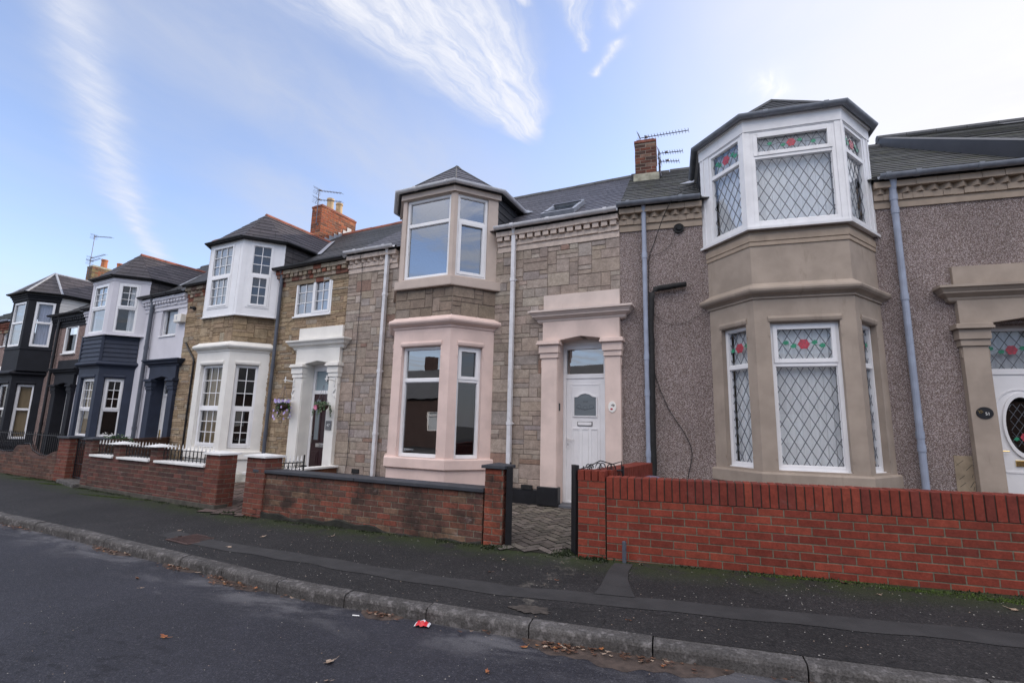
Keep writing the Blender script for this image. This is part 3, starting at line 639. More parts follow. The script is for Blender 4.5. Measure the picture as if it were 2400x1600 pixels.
def gutter(H, path, z, mat, r=.062, ends=(None, None), joints=(), side=0.):
    mb = MB(); n = 10; out = [(.02 + r + r * math.cos(math.pi + math.pi * i / n), z + r * .8 * -abs(math.sin(math.pi * i / n)) if 0 else z - r * math.sin(math.pi * i / n)) for i in range(n + 1)]
    inn = [(.02 + r + (r - .006) * math.cos(math.pi + math.pi * i / n), z - (r - .006) * math.sin(math.pi * i / n) + .004) for i in range(n + 1)][::-1]
    mb.sweep(path, out + inn, closed=True, ends=ends)
    for (x, y, dx, dy) in joints:
        l = math.hypot(dx, dy); dx /= l; dy /= l; o2 = [(a * 1.0 + (.006 if a > .08 else -.002), b - .006) for a, b in out] ; o3 = [(a, z + .01) for a, b in (o2[-1], o2[0])]
        mb.sweep([(x - dx * .03, y - dy * .03), (x + dx * .03, y + dy * .03)], o2 + o3, closed=True)
    return mb.build('gutter', mat, H, weld=True)
def downpipe(H, F, u, z1, z0, mat, w=.08, r=.036, square=False, kinks=True, brk=()):
    mb = MB()
    if square:
        mb.box(F, u - r, u + r, w - r, w + r, z0, z1)
        for b in brk: mb.box(F, u - r - .008, u + r + .008, w - r - .005, w + r + .006, b - .03, b + .03); mb.box(F, u + r, u + r + .04, w - .03, w - .02, b - .006, b + .006)
    else:
        mb.tube([F.p(u, w, z1), F.p(u, w, z0)], r, 12, zo=False)
        for b in brk: mb.tube([F.p(u, w, b + .045), F.p(u, w, b - .045)], r + .007, 12, zo=False)
    mb.tube([F.p(u, w + .03, z1 + .09), F.p(u, w, z1 - .04)], r * 1.15, 10, zo=False)
    return mb.build('downpipe', mat, H, bev=.003 if square else 0)

def main_roof(H, mat, ze, zr, x0=0., x1=LW, ridge='ridge_grey', expo=.2, yr=3.3, y0=-.12, lift=.014, rough=.2, skew=0., holes=None):
    mb = MB(); slates(mb, [(x0, y0, ze), (x1, y0, ze), (x1 - skew, yr, zr), (x0, yr, zr)], expo, lift, seed=int(zr * 100), rough=rough)
    mb.poly([(x0, yr, zr), (x1, yr, zr), (x1, 7.2, ze + .1), (x0, 7.2, ze + .1)])
    rf = mb.build('roof', mat, H)
    k = MB(); n = max(1, round((x1 - skew - x0) / .45))
    for i in range(n):
        a = x0 + (x1 - skew - x0) * i / n; b = x0 + (x1 - skew - x0) * (i + 1) / n; q = random.Random(i).uniform(-.008, .008)
        k.tube([(a + .004, yr, zr - .03 + q), (b - .004, yr, zr - .03 + q)], .085, 10)
    k.build('ridge_tiles', M[ridge], rf)
    return rf
def bay_roof(H, B, ze, za, ya, zmain, mat, hipcol, ridgecol, over=.12, expo=.2, slope=.70, gut=None, soff=None, y0=-.12):
    """half-octagon hipped roof over the bay, running back into the main slope"""
    p = B['path']; n = B['ends']; k = over; XC = B['xc']
    FL = (p[1][0] - k * .55, p[1][1] - k, ze); FR_ = (p[2][0] + k * .55, p[2][1] - k, ze); BL = (p[0][0] - k, -.03, ze); BR = (p[3][0] + k, -.03, ze)
    yb = (ze - zmain) / slope + y0; yr = (za - zmain) / slope + y0
    A0 = (XC, ya, za); BLb = (BL[0], yb, ze); BRb = (BR[0], yb, ze); RB = (XC, yr, za)
    mb = MB()
    for i, P in enumerate(([FL, FR_, A0], [FR_, BR, A0], [BR, BRb, RB, A0], [BL, FL, A0], [BLb, BL, A0, RB])): slates(mb, P, expo, .009, seed=i, rough=.3)
    rf = mb.build('bay_roof', mat, H)
    h = MB(); up = lambda q, d=.012: (q[0], q[1], q[2] + d)
    hp = MB()
    for q, ww in ((FL, .02), (FR_, .02), (BR, .02)):
        a, b = Vector(up(q)), Vector(up(A0)); 
        if hipcol[1]: hp.tube([tuple(a), tuple(b)], hipcol[1], 6)
    if hp.f: hp.build('hip_flashing', M[hipcol[0]], rf)
    kk = MB(); nn = max(2, round((yr - ya) / .33))
    for i in range(nn):
        a = ya + (yr - ya) * i / nn; b = ya + (yr - ya) * (i + 1) / nn; kk.tube([(XC, a + .003, za - .02), (XC, b - .003, za - .02)], .065 if ridgecol != 'lead' else .04, 8)
    kk.build('ridge_tiles', M[ridgecol], rf)
    # valley leads where the bay roof meets the main slope
    vl = MB()
    for sgn, e in ((1, BRb), (-1, BLb)):
        a, b = Vector(e), Vector(RB); d = Vector((sgn * .17, 0, 0)); u = Vector((0, 0, .04)); ext = (a - b).normalized() * .14
        a = a + ext; vl.poly([tuple(a + u - d * .1), tuple(a + d + u), tuple(b + d + u), tuple(b + u - d * .1)])
    vl.build('valley_flashing', M['lead'], rf)
    # soffit board
    so = MB(); so.poly([BL, FL, FR_, BR][::-1]); so.poly([BR, BRb, (p[3][0], yb, ze), (p[3][0], -.03, ze)]); so.poly([(p[0][0], -.03, ze), (p[0][0], yb, ze), BLb, BL])
    so.build('soffit', soff or M['clad_dark'], H)
    return rf, (BLb, BL, FL, FR_, BR, BRb)
def cheeks(H, B, z0, ze, zmain, mat, slope=.70, y0=-.12, boards=False):
    p = B['path']; yb = (ze - zmain) / slope + y0; yy = lambda z: max(0., (z - zmain) / slope + y0)
    for x, sg in ((p[3][0] - .01, 1), (p[0][0] + .01, -1)):
        mb = MB()
        nst = 6 if not boards else 8; zs = [zmain - .12 + (ze - zmain + .12) * i / nst for i in range(nst + 1)]
        for i, (a, b) in enumerate(zip(zs, zs[1:])):
            q = sg * .012; P = [(x + q, -.005, a), (x + q, yy(a) + .02, a), (x, yy(b) + .02, b), (x, -.005, b)]
            mb.face([(c[0], c[1], c[2] + ZO) for c in (P if sg > 0 else P[::-1])], [(c[1] + (i % 2) * .2, i + (c[2] - a) / (b - a)) for c in (P if sg > 0 else P[::-1])])
            mb.face([(x, -.005, a + ZO), (x, yy(a) + .02, a + ZO), (x + q, yy(a) + .02, a + ZO), (x + q, -.005, a + ZO)], [(0, i)] * 4)
        mb.build('bay_cheek', mat, H)
def shell(H, mat, zt, x0=0., x1=LW, holes_up=()):
    """rear wall, gables and rooms behind the facade"""
    mb = MB(); F = Fr(0, 0); mb.box(F, x0 + .02, x1 - .02, -7.1, -7.0, -1.6, zt + .05)
    for x in (x0 + .03, x1 - .03): mb.box(F, x - .02, x + .02, -7.0, -.02, -1.6, zt - .12)
    mb.build('rear_wall', mat, H)
    r = MB(); r.box(F, x0 + .1, x1 - .1, -1.35, -1.3, -1.35, zt - .15); r.box(F, x0 + .1, x1 - .1, -1.3, -.03, 1.78, 1.9); r.box(F, x0 + .1, x1 - .1, -1.3, -.02, -1.3, -1.25)
    r.box(F, XC - .58, XC + .58, 0, .55, 1.79, 1.89); r.box(F, 4.3, 4.36, -1.3, -.35, -1.25, 1.78)
    r.build('interior', M['room'], H)
def chimney(H, x0, x1, y0, y1, z0, z1, pal, mat, seed, base='greymortar', cap_=True, zfront=None):
    F = Fr(x0, y0); G = Fr(x1, y0, R_(90)); Lf = Fr(x0, y1, R_(-90)); mb = MB(); w = x1 - x0; d = y1 - y0
    mort = (.26, .22, .18)
    mb.box(F, 0.004, w - .004, -d + .004, -.004, z0, z1, col=mort)
    n = round((z1 - z0) / .075)
    bricks(mb, F, 0, w, z0, z0 + n * .075, pal, seed, w=-.004, joint=.012); bricks(mb, G, 0, d, z0, z0 + n * .075, pal, seed + 1, w=-.004, joint=.012, off=1); bricks(mb, Lf, 0, d, z0, z0 + n * .075, pal, seed + 2, w=-.004, joint=.012)
    c = mb.build('chimney', mat, H)
    if cap_:
        q = MB(); q.box(F, -.015, w + .015, -d - .015, .015, z1, z1 + .06); q.box(F, .03, w - .03, -d + .03, -.03, z1 + .06, z1 + .10); q.build('chimney_cap', M[cap_] if isinstance(cap_, str) else M['greymortar'], c, bev=.01)
    return c
def pots(c, spots, z0, h, r, mats):
    for (x, y), m in zip(spots, mats):
        mb = MB(); mb.tube([(x, y, z0), (x, y, z0 + h * .85), (x, y, z0 + h * .86), (x, y, z0 + h)], [r * 1.05, r * .92, r * 1.08, r * 1.05], 16, cap=True); mb.build('chimney_pot', M[m], c, smooth=False)
def aerial(x, y, z0, z1, booms, label, rz, H, group='rooftop television aerials'):
    """mast with yagi booms; each boom: (z, length, start, elements)"""
    P = H.matrix_world @ Vector((x, y, z0 + ZO)) if 0 else Matrix.LocRotScale(H.location, H.rotation_euler, None) @ Vector((x, y, z0 + ZO))
    a = thing('tv_aerial', label, 'aerial', P, H.rotation_euler.z + rz, group)
    mb = MB(); mb.tube([(0, 0, 0), (0, 0, z1 - z0)], .013, 8, zo=False); mb.tube([(0, .06, -.05), (0, .06, .02)], .02, 6, zo=False); mb.build('mast', M['galv'], a)
    for (zb, ln, s0, ne, dip, ofs) in booms:
        b = MB(); h = zb - z0; b.tube([(s0, ofs, h), (s0 + ln, ofs, h - dip)], .009, 6, zo=False)
        if ofs: b.tube([(0, 0, h), (s0, ofs, h)], .008, 6, zo=False)
        for i in range(ne):
            t = .12 + .88 * i / max(1, ne - 1); X = s0 + ln * t; b.tube([(X, ofs - .09, h - dip * t), (X, ofs + .09, h - dip * t)], .0045, 4, zo=False)
            b.tube([(X, ofs, h - dip * t), (X, ofs, h - dip * t + .03)], .004, 4, zo=False)
        for k in (-1, 1):
            for j in range(3): b.tube([(s0 - .01 - .02 * j, ofs - .14, h + k * (.03 + .035 * j)), (s0 - .01 - .02 * j, ofs + .14, h + k * (.03 + .035 * j))], .004, 4, zo=False)
            b.tube([(s0, ofs, h), (s0 - .06, ofs, h + k * .12)], .005, 4, zo=False)
        b.box(Fr(s0 + .1, ofs), 0, .06, -.025, .025, h - dip * .1 - .012 - ZO, h - dip * .1 + .02 - ZO)
        b.build('boom', M['galv'], a)
    return a

ORI = {51: ((-.683, 7.9), 0.), 49: ((-6.418, 8.699), -.13842), 47: ((-12.117, 9.717), -.17677), 45: ((-17.790, 10.873), -.20102), 43: ((-23.494, 11.866), -.17243)}
def wpt(h, x, y):
    (ox, oy), t = ORI[h]; return (ox + x * math.cos(t) - y * math.sin(t), oy + x * math.sin(t) + y * math.cos(t))
def house(h, label):
    (ox, oy), t = ORI[h]; return thing('terraced_house', label, 'house', (ox, oy, 0), t, 'houses of the terrace')
F0 = Fr(0, 0)
BWALL = dict(f=(.187, 1.007), c=(.150, .605))

def lower_bay(H, mat, z0, zc, ztop, wz, trim_mat, sillz, sill_w=.045, cor=True, notch=True):
    """masonry bay: panels with window openings, roll-moulded heads, sill block and moulded cornice"""
    (fa, fb), (ca, cb) = BWALL['f'], BWALL['c']; mb = MB()
    bay_panels(mb, BAY, z0, zc, [(fa, fb, wz[0], wz[1])], [(ca, cb, wz[0], wz[1])], rev=.13)
    # stop-chamfer notches beside the openings
    for FF, a, b in ((BAY['F'], fa, fb), (BAY['R'], ca, cb), (BAY['L'], BAY['c'] - cb, BAY['c'] - ca)):
        for zz in (wz[1] - .16, wz[0] + .16):
            for q, d in ((a - .020, -1), (b + .006, 1)): mb.box(FF, q, q + .014, 0, .010, zz - .035, zz - .005)
        # hood roll over the opening
        mb.sweep([FF.xy(a - .02, 0), FF.xy(b + .02, 0)], [(.0, wz[1] + .085), (.012, wz[1] + .08), (.02, wz[1] + .05), (.012, wz[1] + .015), (0, wz[1] + .0)], closed=True)
    bay = mb.build('bay', mat, H)
    s = MB(); s.sweep(BAY['path'], [(0, sillz - .19), (sill_w * .6, sillz - .18), (sill_w, sillz - .165), (sill_w, sillz - .02), (sill_w - .012, sillz), (0, sillz + .004)], ends=BAY['ends'])
    s.build('bay_sill', trim_mat, H, weld=True)
    if cor:
        c = MB(); z = zc
        c.sweep(BAY['path'], [(0, z - .02), (.02, z - .015), (.022, z + .01), (.05, z + .03), (.085, z + .05), (.108, z + .075), (.115, z + .10), (.108, z + .125), (.085, z + .14), (.03, z + .175), (0, z + .205)], ends=BAY['ends'])
        c.build('bay_cornice', trim_mat, H, weld=True)
    return bay
def bay_windows(H, wz, tz, **k):
    (fa, fb), (ca, cb) = BWALL['f'], BWALL['c']; lf = k.pop('lf', None); lc = k.pop('lc', None); kf = dict(k); kc = dict(k)
    kf.update(k.get('front', {})); kc.update(k.get('cant', {})); kl = dict(kc); kl.update(k.get('left', {}))
    for q in (kf, kc, kl): q.pop('front', None); q.pop('cant', None); q.pop('left', None)
    window(H, BAY['F'], fa, fb, wz[0], wz[1], w=-.075, tz=tz, **kf); window(H, BAY['R'], ca, cb, wz[0], wz[1], w=-.075, tz=tz, **kc)
    window(H, BAY['L'], BAY['c'] - cb, BAY['c'] - ca, wz[0], wz[1], w=-.075, tz=tz, **kl)

# ================================================================= house 51 (pebbledash and beige)
H = house(51, 'pebbledashed house with beige painted bay and diamond-leaded windows showing red roses'); H51 = H
mb = MB(); mb.panel(F0, 0, LW, -1.6, 3.58, [(4.625, 5.425, -1.6, 1.47)] + ([(XC - 1.05, XC + 1.05, -1.3, 3.57)]), rev=.2); mb.build('wall', M['dash51'], H)
lower_bay(H, M['beige'], -1.6, 1.80, 0, (-.47, 1.46), M['beige'], -.50)
bay_windows(H, (-.46, 1.46), .90, lead=True, curt=('blind_or_dark_sheet', 'blind_or_dark_sheet'), front=dict(top_open=True), cill=.03)
mb = MB(); bay_panels(mb, BAY, 1.80, 2.80); mb.build('bay_apron', M['beige'], H)
mb = MB()
mb.sweep(BAY['path'], [(0, 2.535), (.014, 2.54), (.014, 2.585), (.006, 2.59), (.006, 2.60), (.018, 2.605), (.018, 2.70), (.0, 2.705)], ends=BAY['ends']); mb.build('apron_band', M['beige_l'], H, weld=True)
U = bayf(.612, 1.155, .705); mb = MB()
wf = [(.085, 1.139, 2.825, 4.215)]; wc = [(.06, .70, 2.825, 4.215)]
bay_panels(mb, U, 2.765, 4.36, wf, wc, rev=.03); mb.sweep(U['path'], [(0, 4.225), (.012, 4.23), (.012, 4.40), (0, 4.40)], ends=U['ends']); cap(mb, U, 2.765)
for FF, c_ in ((U['F'], 0), (U['F'], U['w']), (U['R'], U['c'] - .07), (U['L'], .07)):
    mb.box(FF, c_ - .012, c_ + .012, 0, .010, 2.77, 4.225)
mb.sweep(U['path'], [(0, 2.755), (.03, 2.755), (.032, 2.79), (0, 2.80)], ends=U['ends'])
mb.build('bay_upper_stage', M['upvc_old'], H)
for FF, (a, b), k in ((U['F'], wf[0][:2], dict(top_open=True)), (U['R'], wc[0][:2], {}), (U['L'], (U['c'] - .70, U['c'] - .06), {})):
    window(H, FF, a, b, 2.825, 4.215, w=-.008, tz=3.83, lead=True, curt=('blind_or_dark_sheet', 'blind_or_dark_sheet'), mat='upvc_old', glassm='glass' if FF is U['F'] else 'glass_c', **k)
cheeks(H, U, 0, 4.40, 3.575, M['clad_dark'])
bay_roof(H, U, 4.43, 5.33, .34, 3.575, M['slate_dark'], ('ridge_grey', .03), 'ridge_grey', over=.03, expo=.17, soff=M['upvc_old'])
pth = [(XC + U['path'][3][0] - XC + .1, .75)] ; P = U['path']
def off(path, k, yb):
    return [(path[0][0] - k, yb), (path[0][0] - k, -.03), (path[1][0] - k * .5, path[1][1] - k), (path[2][0] + k * .5, path[2][1] - k), (path[3][0] + k, -.03), (path[3][0] + k, yb)]
gutter(H, off(P, .0, .95), 4.46, M['gut_grey'], .054, joints=[(2.1, P[1][1], 1, 0), (2.85, P[1][1], 1, 0)])
mb = MB(); q = off(P, .01, 1.0); mb.sweep(q, [(-.02, 4.40), (.02, 4.40), (.02, 4.45), (-.02, 4.45)], closed=True); mb.build('fascia', M['upvc_old'], H)
corbel(H, F0, 0., 1.27, 3.53, 'tooth', M['beige_l'], 3); corbel(H, F0, 3.56, LW, 3.53, 'tooth', M['beige_l'], 4)
gutter(H, [(-.03, -.11), (1.24, -.11)], 3.60, M['gut_grey'], .06, joints=[(.15, -.11, 1, 0), (.95, -.11, 1, 0)]); gutter(H, [(3.60, -.11), (LW + .1, -.11)], 3.60, M['gut_grey'], .06, joints=[(3.7, -.11, 1, 0), (4.05, -.11, 1, 0), (4.75, -.11, 1, 0)])
mb = MB(); mb.box(F0, -.02, 1.27, 0, .125, 3.53, 3.62); mb.build('fascia', M['blackm'], H)
mb = MB(); mb.box(F0, 3.56, LW, 0, .125, 3.53, 3.62); mb.build('fascia', M['blackm'], H)
main_roof(H, M['slate_old'], 3.56, 5.86, ridge='ridge_grey', expo=.19, lift=.011, rough=.35, y0=-.14, x1=LW - .1, skew=.5)
downpipe(H, F0, .39, 3.47, -1.25, M['pipe_grey'], brk=(2.72, 1.1, .55, -.35)); downpipe(H, F0, 3.79, 3.47, -1.25, M['pipe_grey'], r=.042, brk=(3.3, 3.1, 1.86, .02, -.15))
FS51 = Fr(-.13, 0)
door_surround(H, FS51, 0, (M['beige'], M['beige']), 1.965, -1.4)
door_frame(H, FS51, 4.765, 5.545, -1.25, .86, 1.46, M['upvc'])
# panelled white door with an oval leaded light
mb = MB(); FD = Fr(-.13, .215); mb.box(FD, 4.81, 5.50, -.04, .0, -1.22, .825)
cu, cz, ru, rz_ = 5.155, .17, .185, .36
ring = [(cu + ru * math.cos(2 * math.pi * i / 40), cz + rz_ * math.sin(2 * math.pi * i / 40)) for i in range(40)]
for i in range(40):
    a, b = ring[i], ring[(i + 1) % 40]; k = 1.14; c_ = lambda p, s: (cu + (p[0] - cu) * s, cz + (p[1] - cz) * s)
    A, B, Cc, D = c_(a, 1.), c_(b, 1.), c_(b, 1.16), c_(a, 1.16); mb.extrude(FD, [A, B, Cc, D], 0, .022)
for pts in ([(4.90, -.42), (5.41, -.42), (5.41, -1.05), (4.90, -1.05)],):
    for a, b in zip(pts, pts[1:] + pts[:1]):
        l = math.hypot(b[0] - a[0], b[1] - a[1]); nx, nz = -(b[1] - a[1]) / l * .012, (b[0] - a[0]) / l * .012; mb.extrude(FD, [(a[0] - nx, a[1] - nz), (b[0] - nx, b[1] - nz), (b[0] + nx, b[1] + nz), (a[0] + nx, a[1] + nz)], 0, .008)
arc = [(cu + .27 * math.cos(q), .36 + .27 * math.sin(q)) for q in (R_(200 - 220 * i / 16) for i in range(17))]
for a, b in zip(arc, arc[1:]):
    l = math.hypot(b[0] - a[0], b[1] - a[1]); nx, nz = -(b[1] - a[1]) / l * .01, (b[0] - a[0]) / l * .01; mb.extrude(FD, [(a[0] - nx, a[1] - nz), (b[0] - nx, b[1] - nz), (b[0] + nx, b[1] + nz), (a[0] + nx, a[1] + nz)], 0, .010)
dr = mb.build('door', M['upvc'], H)
mb = MB(); mb.extrude(FD, ring, .001, .006); g_ = mb.build('oval_pane', M['glass_d'], dr)
mb = MB(); mb.extrude(FD, ring, -.002, .0005); mb.build('unlit_hall_sheet', M['darkroom'], dr)  # dark sheet standing in for the unlit hall behind the oval glass
lattice(FD, cu - .13, cu + .13, cz - .27, cz + .27, .007, dr, .09, .14, .0025); rose(FD, cu - .14, cu + .14, cz - .24, cz - .06, .012, dr, r=.05, leaves=True)
mb = MB(); mb.box(FD, 5.02, 5.29, 0, .018, -.345, -.27); mb.build('letterbox', M['brass'], dr, bev=.004)
mb = MB(); mb.box(FD, 4.835, 4.865, 0, .012, -.32, -.08); mb.tube([FD.p(4.85, .02, -.16), FD.p(4.85, .05, -.16), FD.p(4.95, .05, -.16)], .008, 6, zo=False); mb.build('handle', M['brass'], dr)
pane(FS51, [(4.81, 5.50, .90, 1.40)], -.235, M['glass'], dr, 'fanlight'); lattice(FS51, 4.81, 5.50, .90, 1.40, -.2345, dr, .13, .2, .0035); rose(FS51, 4.81, 5.50, .95, 1.35, -.229, dr, r=.06)
folds(FS51, 4.81, 5.5, .9, 1.4, -.30, M['net'], dr)
mb = MB(); n = 28; el = [(4.49 + .086 * math.cos(2 * math.pi * i / n), .31 + .072 * math.sin(2 * math.pi * i / n)) for i in range(n)]; mb.extrude(F0, el, .095, .105)
mb.extrude(F0, [(4.49 + (p[0] - 4.49) * 1.04, .31 + (p[1] - .31) * 1.05) for p in el], .095, .101); pl = mb.build('house_plaque', M['black'], H)
text('51', .05, F0, 4.515, .106, .30, M['text_w'], pl)
mb = MB(); rr = random.Random(3)
for i in range(9):
    a, b = 4.445 + rr.uniform(-.022, .022), .325 + rr.uniform(-.02, .02); mb.extrude(F0, [(a - .007, b), (a, b - .006), (a + .007, b), (a, b + .007)], .105, .107)
mb.build('gilt_flower', M['brass'], pl)
FD = Fr(0, .215); mb = MB(); mb.box(F0, 4.15, 4.345, 0, .006, -.75, -.23); mb.build('render_patch', plain('scored_cement_patch', (.27, .215, .15), .9, .15, 7, .8, 30, dirt=.5, dirtcol=(.15, .12, .08)), H)
mb = MB(); rr = random.Random(5)
for i in range(9):
    a = (4.165 + rr.uniform(0, .16), -.72 + rr.uniform(0, .42)); an = R_(rr.choice((40, 128))) ; l = rr.uniform(.06, .12); b = (a[0] + l * math.cos(an), a[1] + l * math.sin(an)); b = (min(max(b[0], 4.16), 4.335), min(b[1], -.24)); nx, nz = .0015, .0015
    mb.extrude(F0, [(a[0] - nx, a[1] + nz), (a[0] + nx, a[1] - nz), (b[0] + nx, b[1] - nz), (b[0] - nx, b[1] + nz)], .006, .0075)
mb.build('scored_lines', M['blackm'], H)
mb = MB(); mb.tube([F0.p(.92, .0, 3.15), F0.p(.92, .035, 3.15)], [.078, .078], 20, zo=False); v_ = mb.build('vent_cover', M['blackm'], H)
mb = MB(); mb.tube([F0.p(.925, .036, 3.155), F0.p(.93, .062, 3.15)], [.055, .035], 16, zo=False); mb.build('vent_cowl', M['black'], v_)
# lagged black pipe, cables
mb = MB(); rr = random.Random(2); pts = [F0.p(1.0, .07, 2.215), F0.p(.9, .075, 2.21), F0.p(.75, .075, 2.19), F0.p(.6, .075, 2.175), F0.p(.53, .075, 2.16), F0.p(.49, .075, 2.10)] + [F0.p(.475 + rr.uniform(-.006, .006) - i * .0015, .075, 2.0 - i * .165) for i in range(20)]
mb.tube(pts, [.044 + rr.uniform(-.004, .005) for _ in pts], 10, zo=False); mb.build('lagged_pipe', M['blackm'], H, smooth=True)
def cable(H, pts, r=.005, mat='black', w=.02, F=F0, name='cable'):
    P = [F.p(u, w if len(q) == 0 else q[0], z) for u, z, *q in pts]
    # Catmull-Rom smoothing
    out = []
    for i in range(len(P) - 1):
        a, b, c, d = (Vector(P[max(i - 1, 0)]), Vector(P[i]), Vector(P[i + 1]), Vector(P[min(i + 2, len(P) - 1)]))
        for k in range(5):
            t = k / 5; out.append(.5 * ((2 * b) + (c - a) * t + (2 * a - 5 * b + 4 * c - d) * t * t + (3 * b - a - 3 * c + d) * t ** 3))
    out.append(Vector(P[-1])); mb = MB(); mb.tube([tuple(p) for p in out], r, 6, zo=False); return mb.build(name, M[mat], H)
cable(H, [(1.22, 3.82, .09), (1.14, 3.79, .1), (.89, 3.62, .2), (.72, 3.37, .16), (.54, 2.94), (.46, 2.71), (.45, 2.48), (.44, 2.0), (.47, 1.2), (.51, .82), (.68, .34), (.91, -.05), (1.0, -.33), (.93, -.70), (.92, -1.2)], .006)
cable(H, [(.45, 1.95), (.51, 1.79), (.64, 1.66), (.83, 1.60), (1.05, 1.66), (1.27, 1.80)], .003); cable(H, [(.93, 3.66, .19), (.9, 3.3), (.87, 3.09), (.78, 2.88), (.64, 2.77), (.47, 2.72)], .003)
cable(H, [(.62, 5.5, -2.9), (.8, 4.4, -1.3), (.93, 3.66, .19)], .004)
PAL_CH = [((.115, .048, .036), 3), ((.17, .06, .04), 3), ((.075, .045, .038), 3), ((.20, .12, .09), 1)]
c51 = chimney(H, .14, .58, 2.42, 3.5, 5.15, 6.16, PAL_CH, M['chim'], 11, cap_='ridge_red')
mb = MB(); mb.box(Fr(.14, 2.42), -.04, .50, -1.1, .045, 4.9, 5.43); mb.build('chimney_base', M['greymortar'], c51, bev=.03)
shell(H, M['dash51'], 3.5)
aerial(.36, 2.44, 6.15, 6.34, [(6.30, 1.0, -.10, 15, .06, .0)], 'long television aerial lying over the top of the plain brick chimney', R_(-8), H)
aerial(.64, 2.55, 5.45, 5.98, [(5.93, .46, .03, 9, .05, .0)], 'middle one of three television aerials on the plain brick chimney', R_(-8), H)
aerial(.66, 2.50, 5.45, 5.75, [(5.71, .36, .03, 7, .07, .0)], 'lowest and shortest of three television aerials on the plain brick chimney', R_(-8), H)

# ================================================================= house 49 (stone cladding and pink)
H = house(49, 'house clad in grey-buff stone blocks with pink painted bay and pink doorway'); H49 = H
STP = [((.345, .28, .23), 6), ((.365, .305, .258), 4), ((.315, .258, .217), 3), ((.38, .33, .285), 2), ((.33, .285, .26), 2), ((.285, .19, .15), .6)]
mb = MB(); mc_ = (.235, .195, .165); hl = [(XC - 1.05, XC + 1.05, -1.3, 3.52)]
mb.panel(F0, 0, LW, -1.6, 3.50, wall_holes(hl), rev=.2, col=mc_)
ashlar(mb, F0, .0, LW, -1.0, 3.16, [(4.50, 5.80, -1.3, 2.16), (XC - 1.09, XC + 1.09, -1.3, 3.52)], STP, 5, hw=(5, 5, 2), wmax=5, joint=.006, r1=.013)
mb.build('wall', M['stone'], H)
mb = MB(); mb.box(F0, 0, XC - 1.12, 0, .03, -1.5, -.99); mb.build('plinth', M['black'], H, bev=.008)
mb = MB(); mb.box(F0, XC + 1.12, 4.44, 0, .03, -1.5, -1.0); mb.build('plinth', M['black'], H, bev=.008)
mb = MB(); mb.box(F0, .50, .68, .012, .03, -.97, -.89); mb.build('air_brick', M['blackm'], H)
mb = MB(); mb.box(F0, 4.13, 4.33, .03, .045, -1.0, -.93); mb.build('air_brick', M['blackm'], H)
lower_bay(H, M['pink'], -1.6, 1.675, 0, (-.56, 1.345), M['pink'], -.56, .05)
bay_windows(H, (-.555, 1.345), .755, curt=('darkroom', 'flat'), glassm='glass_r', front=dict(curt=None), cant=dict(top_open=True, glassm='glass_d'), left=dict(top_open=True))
mb = MB(); bay_panels(mb, BAY, 1.675, 2.55, col=mc_)
for FF, c_ in ((BAY['F'], BAY['w']), (BAY['R'], BAY['c']), (BAY['L'], BAY['c'])): ashlar(mb, FF, 0.0, c_, 1.86, 2.44, [], [((.235, .185, .145), 4), ((.265, .21, .165), 3), ((.21, .165, .13), 3), ((.28, .235, .2), 1)], int(c_ * 100) + 3)
mb.build('bay_apron', M['stone'], H)
U = bayf(.565, 1.11, .655); mb = MB()
wf = [(.085, 1.055, 2.585, 4.115)]; wc = [(.065, .655, 2.585, 4.115)]
bay_panels(mb, U, 2.53, 4.14, wf, wc, rev=.06); mb.sweep(U['path'], [(0, 4.125), (.045, 4.13), (.045, 4.235), (0, 4.235)], ends=U['ends'])
mb.sweep(U['path'], [(0, 2.385), (.07, 2.385), (.075, 2.40), (.072, 2.54), (0, 2.565)], ends=U['ends']); cap(mb, U, 2.386)
mb.build('bay_upper_stage', M['cream'], H)
window(H, U['F'], *wf[0], w=-.035, tz=3.62, glassm='glass_r', bot_open=False); window(H, U['R'], *wc[0], w=-.035, tz=3.62, bot_open=True, glassm='glass_r'); window(H, U['L'], U['c'] - .655, U['c'] - .065, 2.585, 4.115, w=-.035, tz=3.62, bot_open=True, glassm='glass_r')
cheeks(H, U, 0, 4.235, 3.50, M['clad_dark'])
bay_roof(H, U, 4.25, 5.16, .22, 3.50, M['slate_new'], ('ridge_grey', .016), 'ridge_grey', over=.09, expo=.17)
gutter(H, off(U['path'], .055, 1.0), 4.29, M['gut_white'], .05, joints=[(2.2, U['path'][1][1] - .055, 1, 0), (2.9, U['path'][1][1] - .055, 1, 0)])
mb = MB(); mb.sweep(off(U['path'], .055, 1.0), [(-.02, 4.25), (.02, 4.23), (.02, 4.30), (-.02, 4.30)], closed=True); mb.build('fascia', M['clad_dark'], H)
corbel(H, F0, .0, XC - 1.13, 3.46, 'tooth', M['corbel_pink'], 3); corbel(H, F0, XC + 1.14, LW, 3.46, 'dentil', M['corbel_pink'], 4)
gutter(H, [(.0, -.11), (1.28, -.11)], 3.54, M['gut_white'], .055, joints=[(.3, -.11, 1, 0), (1.06, -.11, 1, 0)]); gutter(H, [(3.56, -.11), (LW, -.11)], 3.54, M['gut_white'], .055, joints=[(3.92, -.11, 1, 0), (4.6, -.11, 1, 0), (5.6, -.11, 1, 0)])
mb = MB(); mb.box(F0, 0, 1.28, 0, .12, 3.46, 3.55); mb.build('fascia', M['blackm'], H)
mb = MB(); mb.box(F0, 3.56, LW, 0, .12, 3.46, 3.55); mb.build('fascia', M['blackm'], H)
rf = main_roof(H, M['slate_new'], 3.50, 5.86, ridge='ridge_grey', expo=.17, lift=.008, rough=.1, y0=-.12)
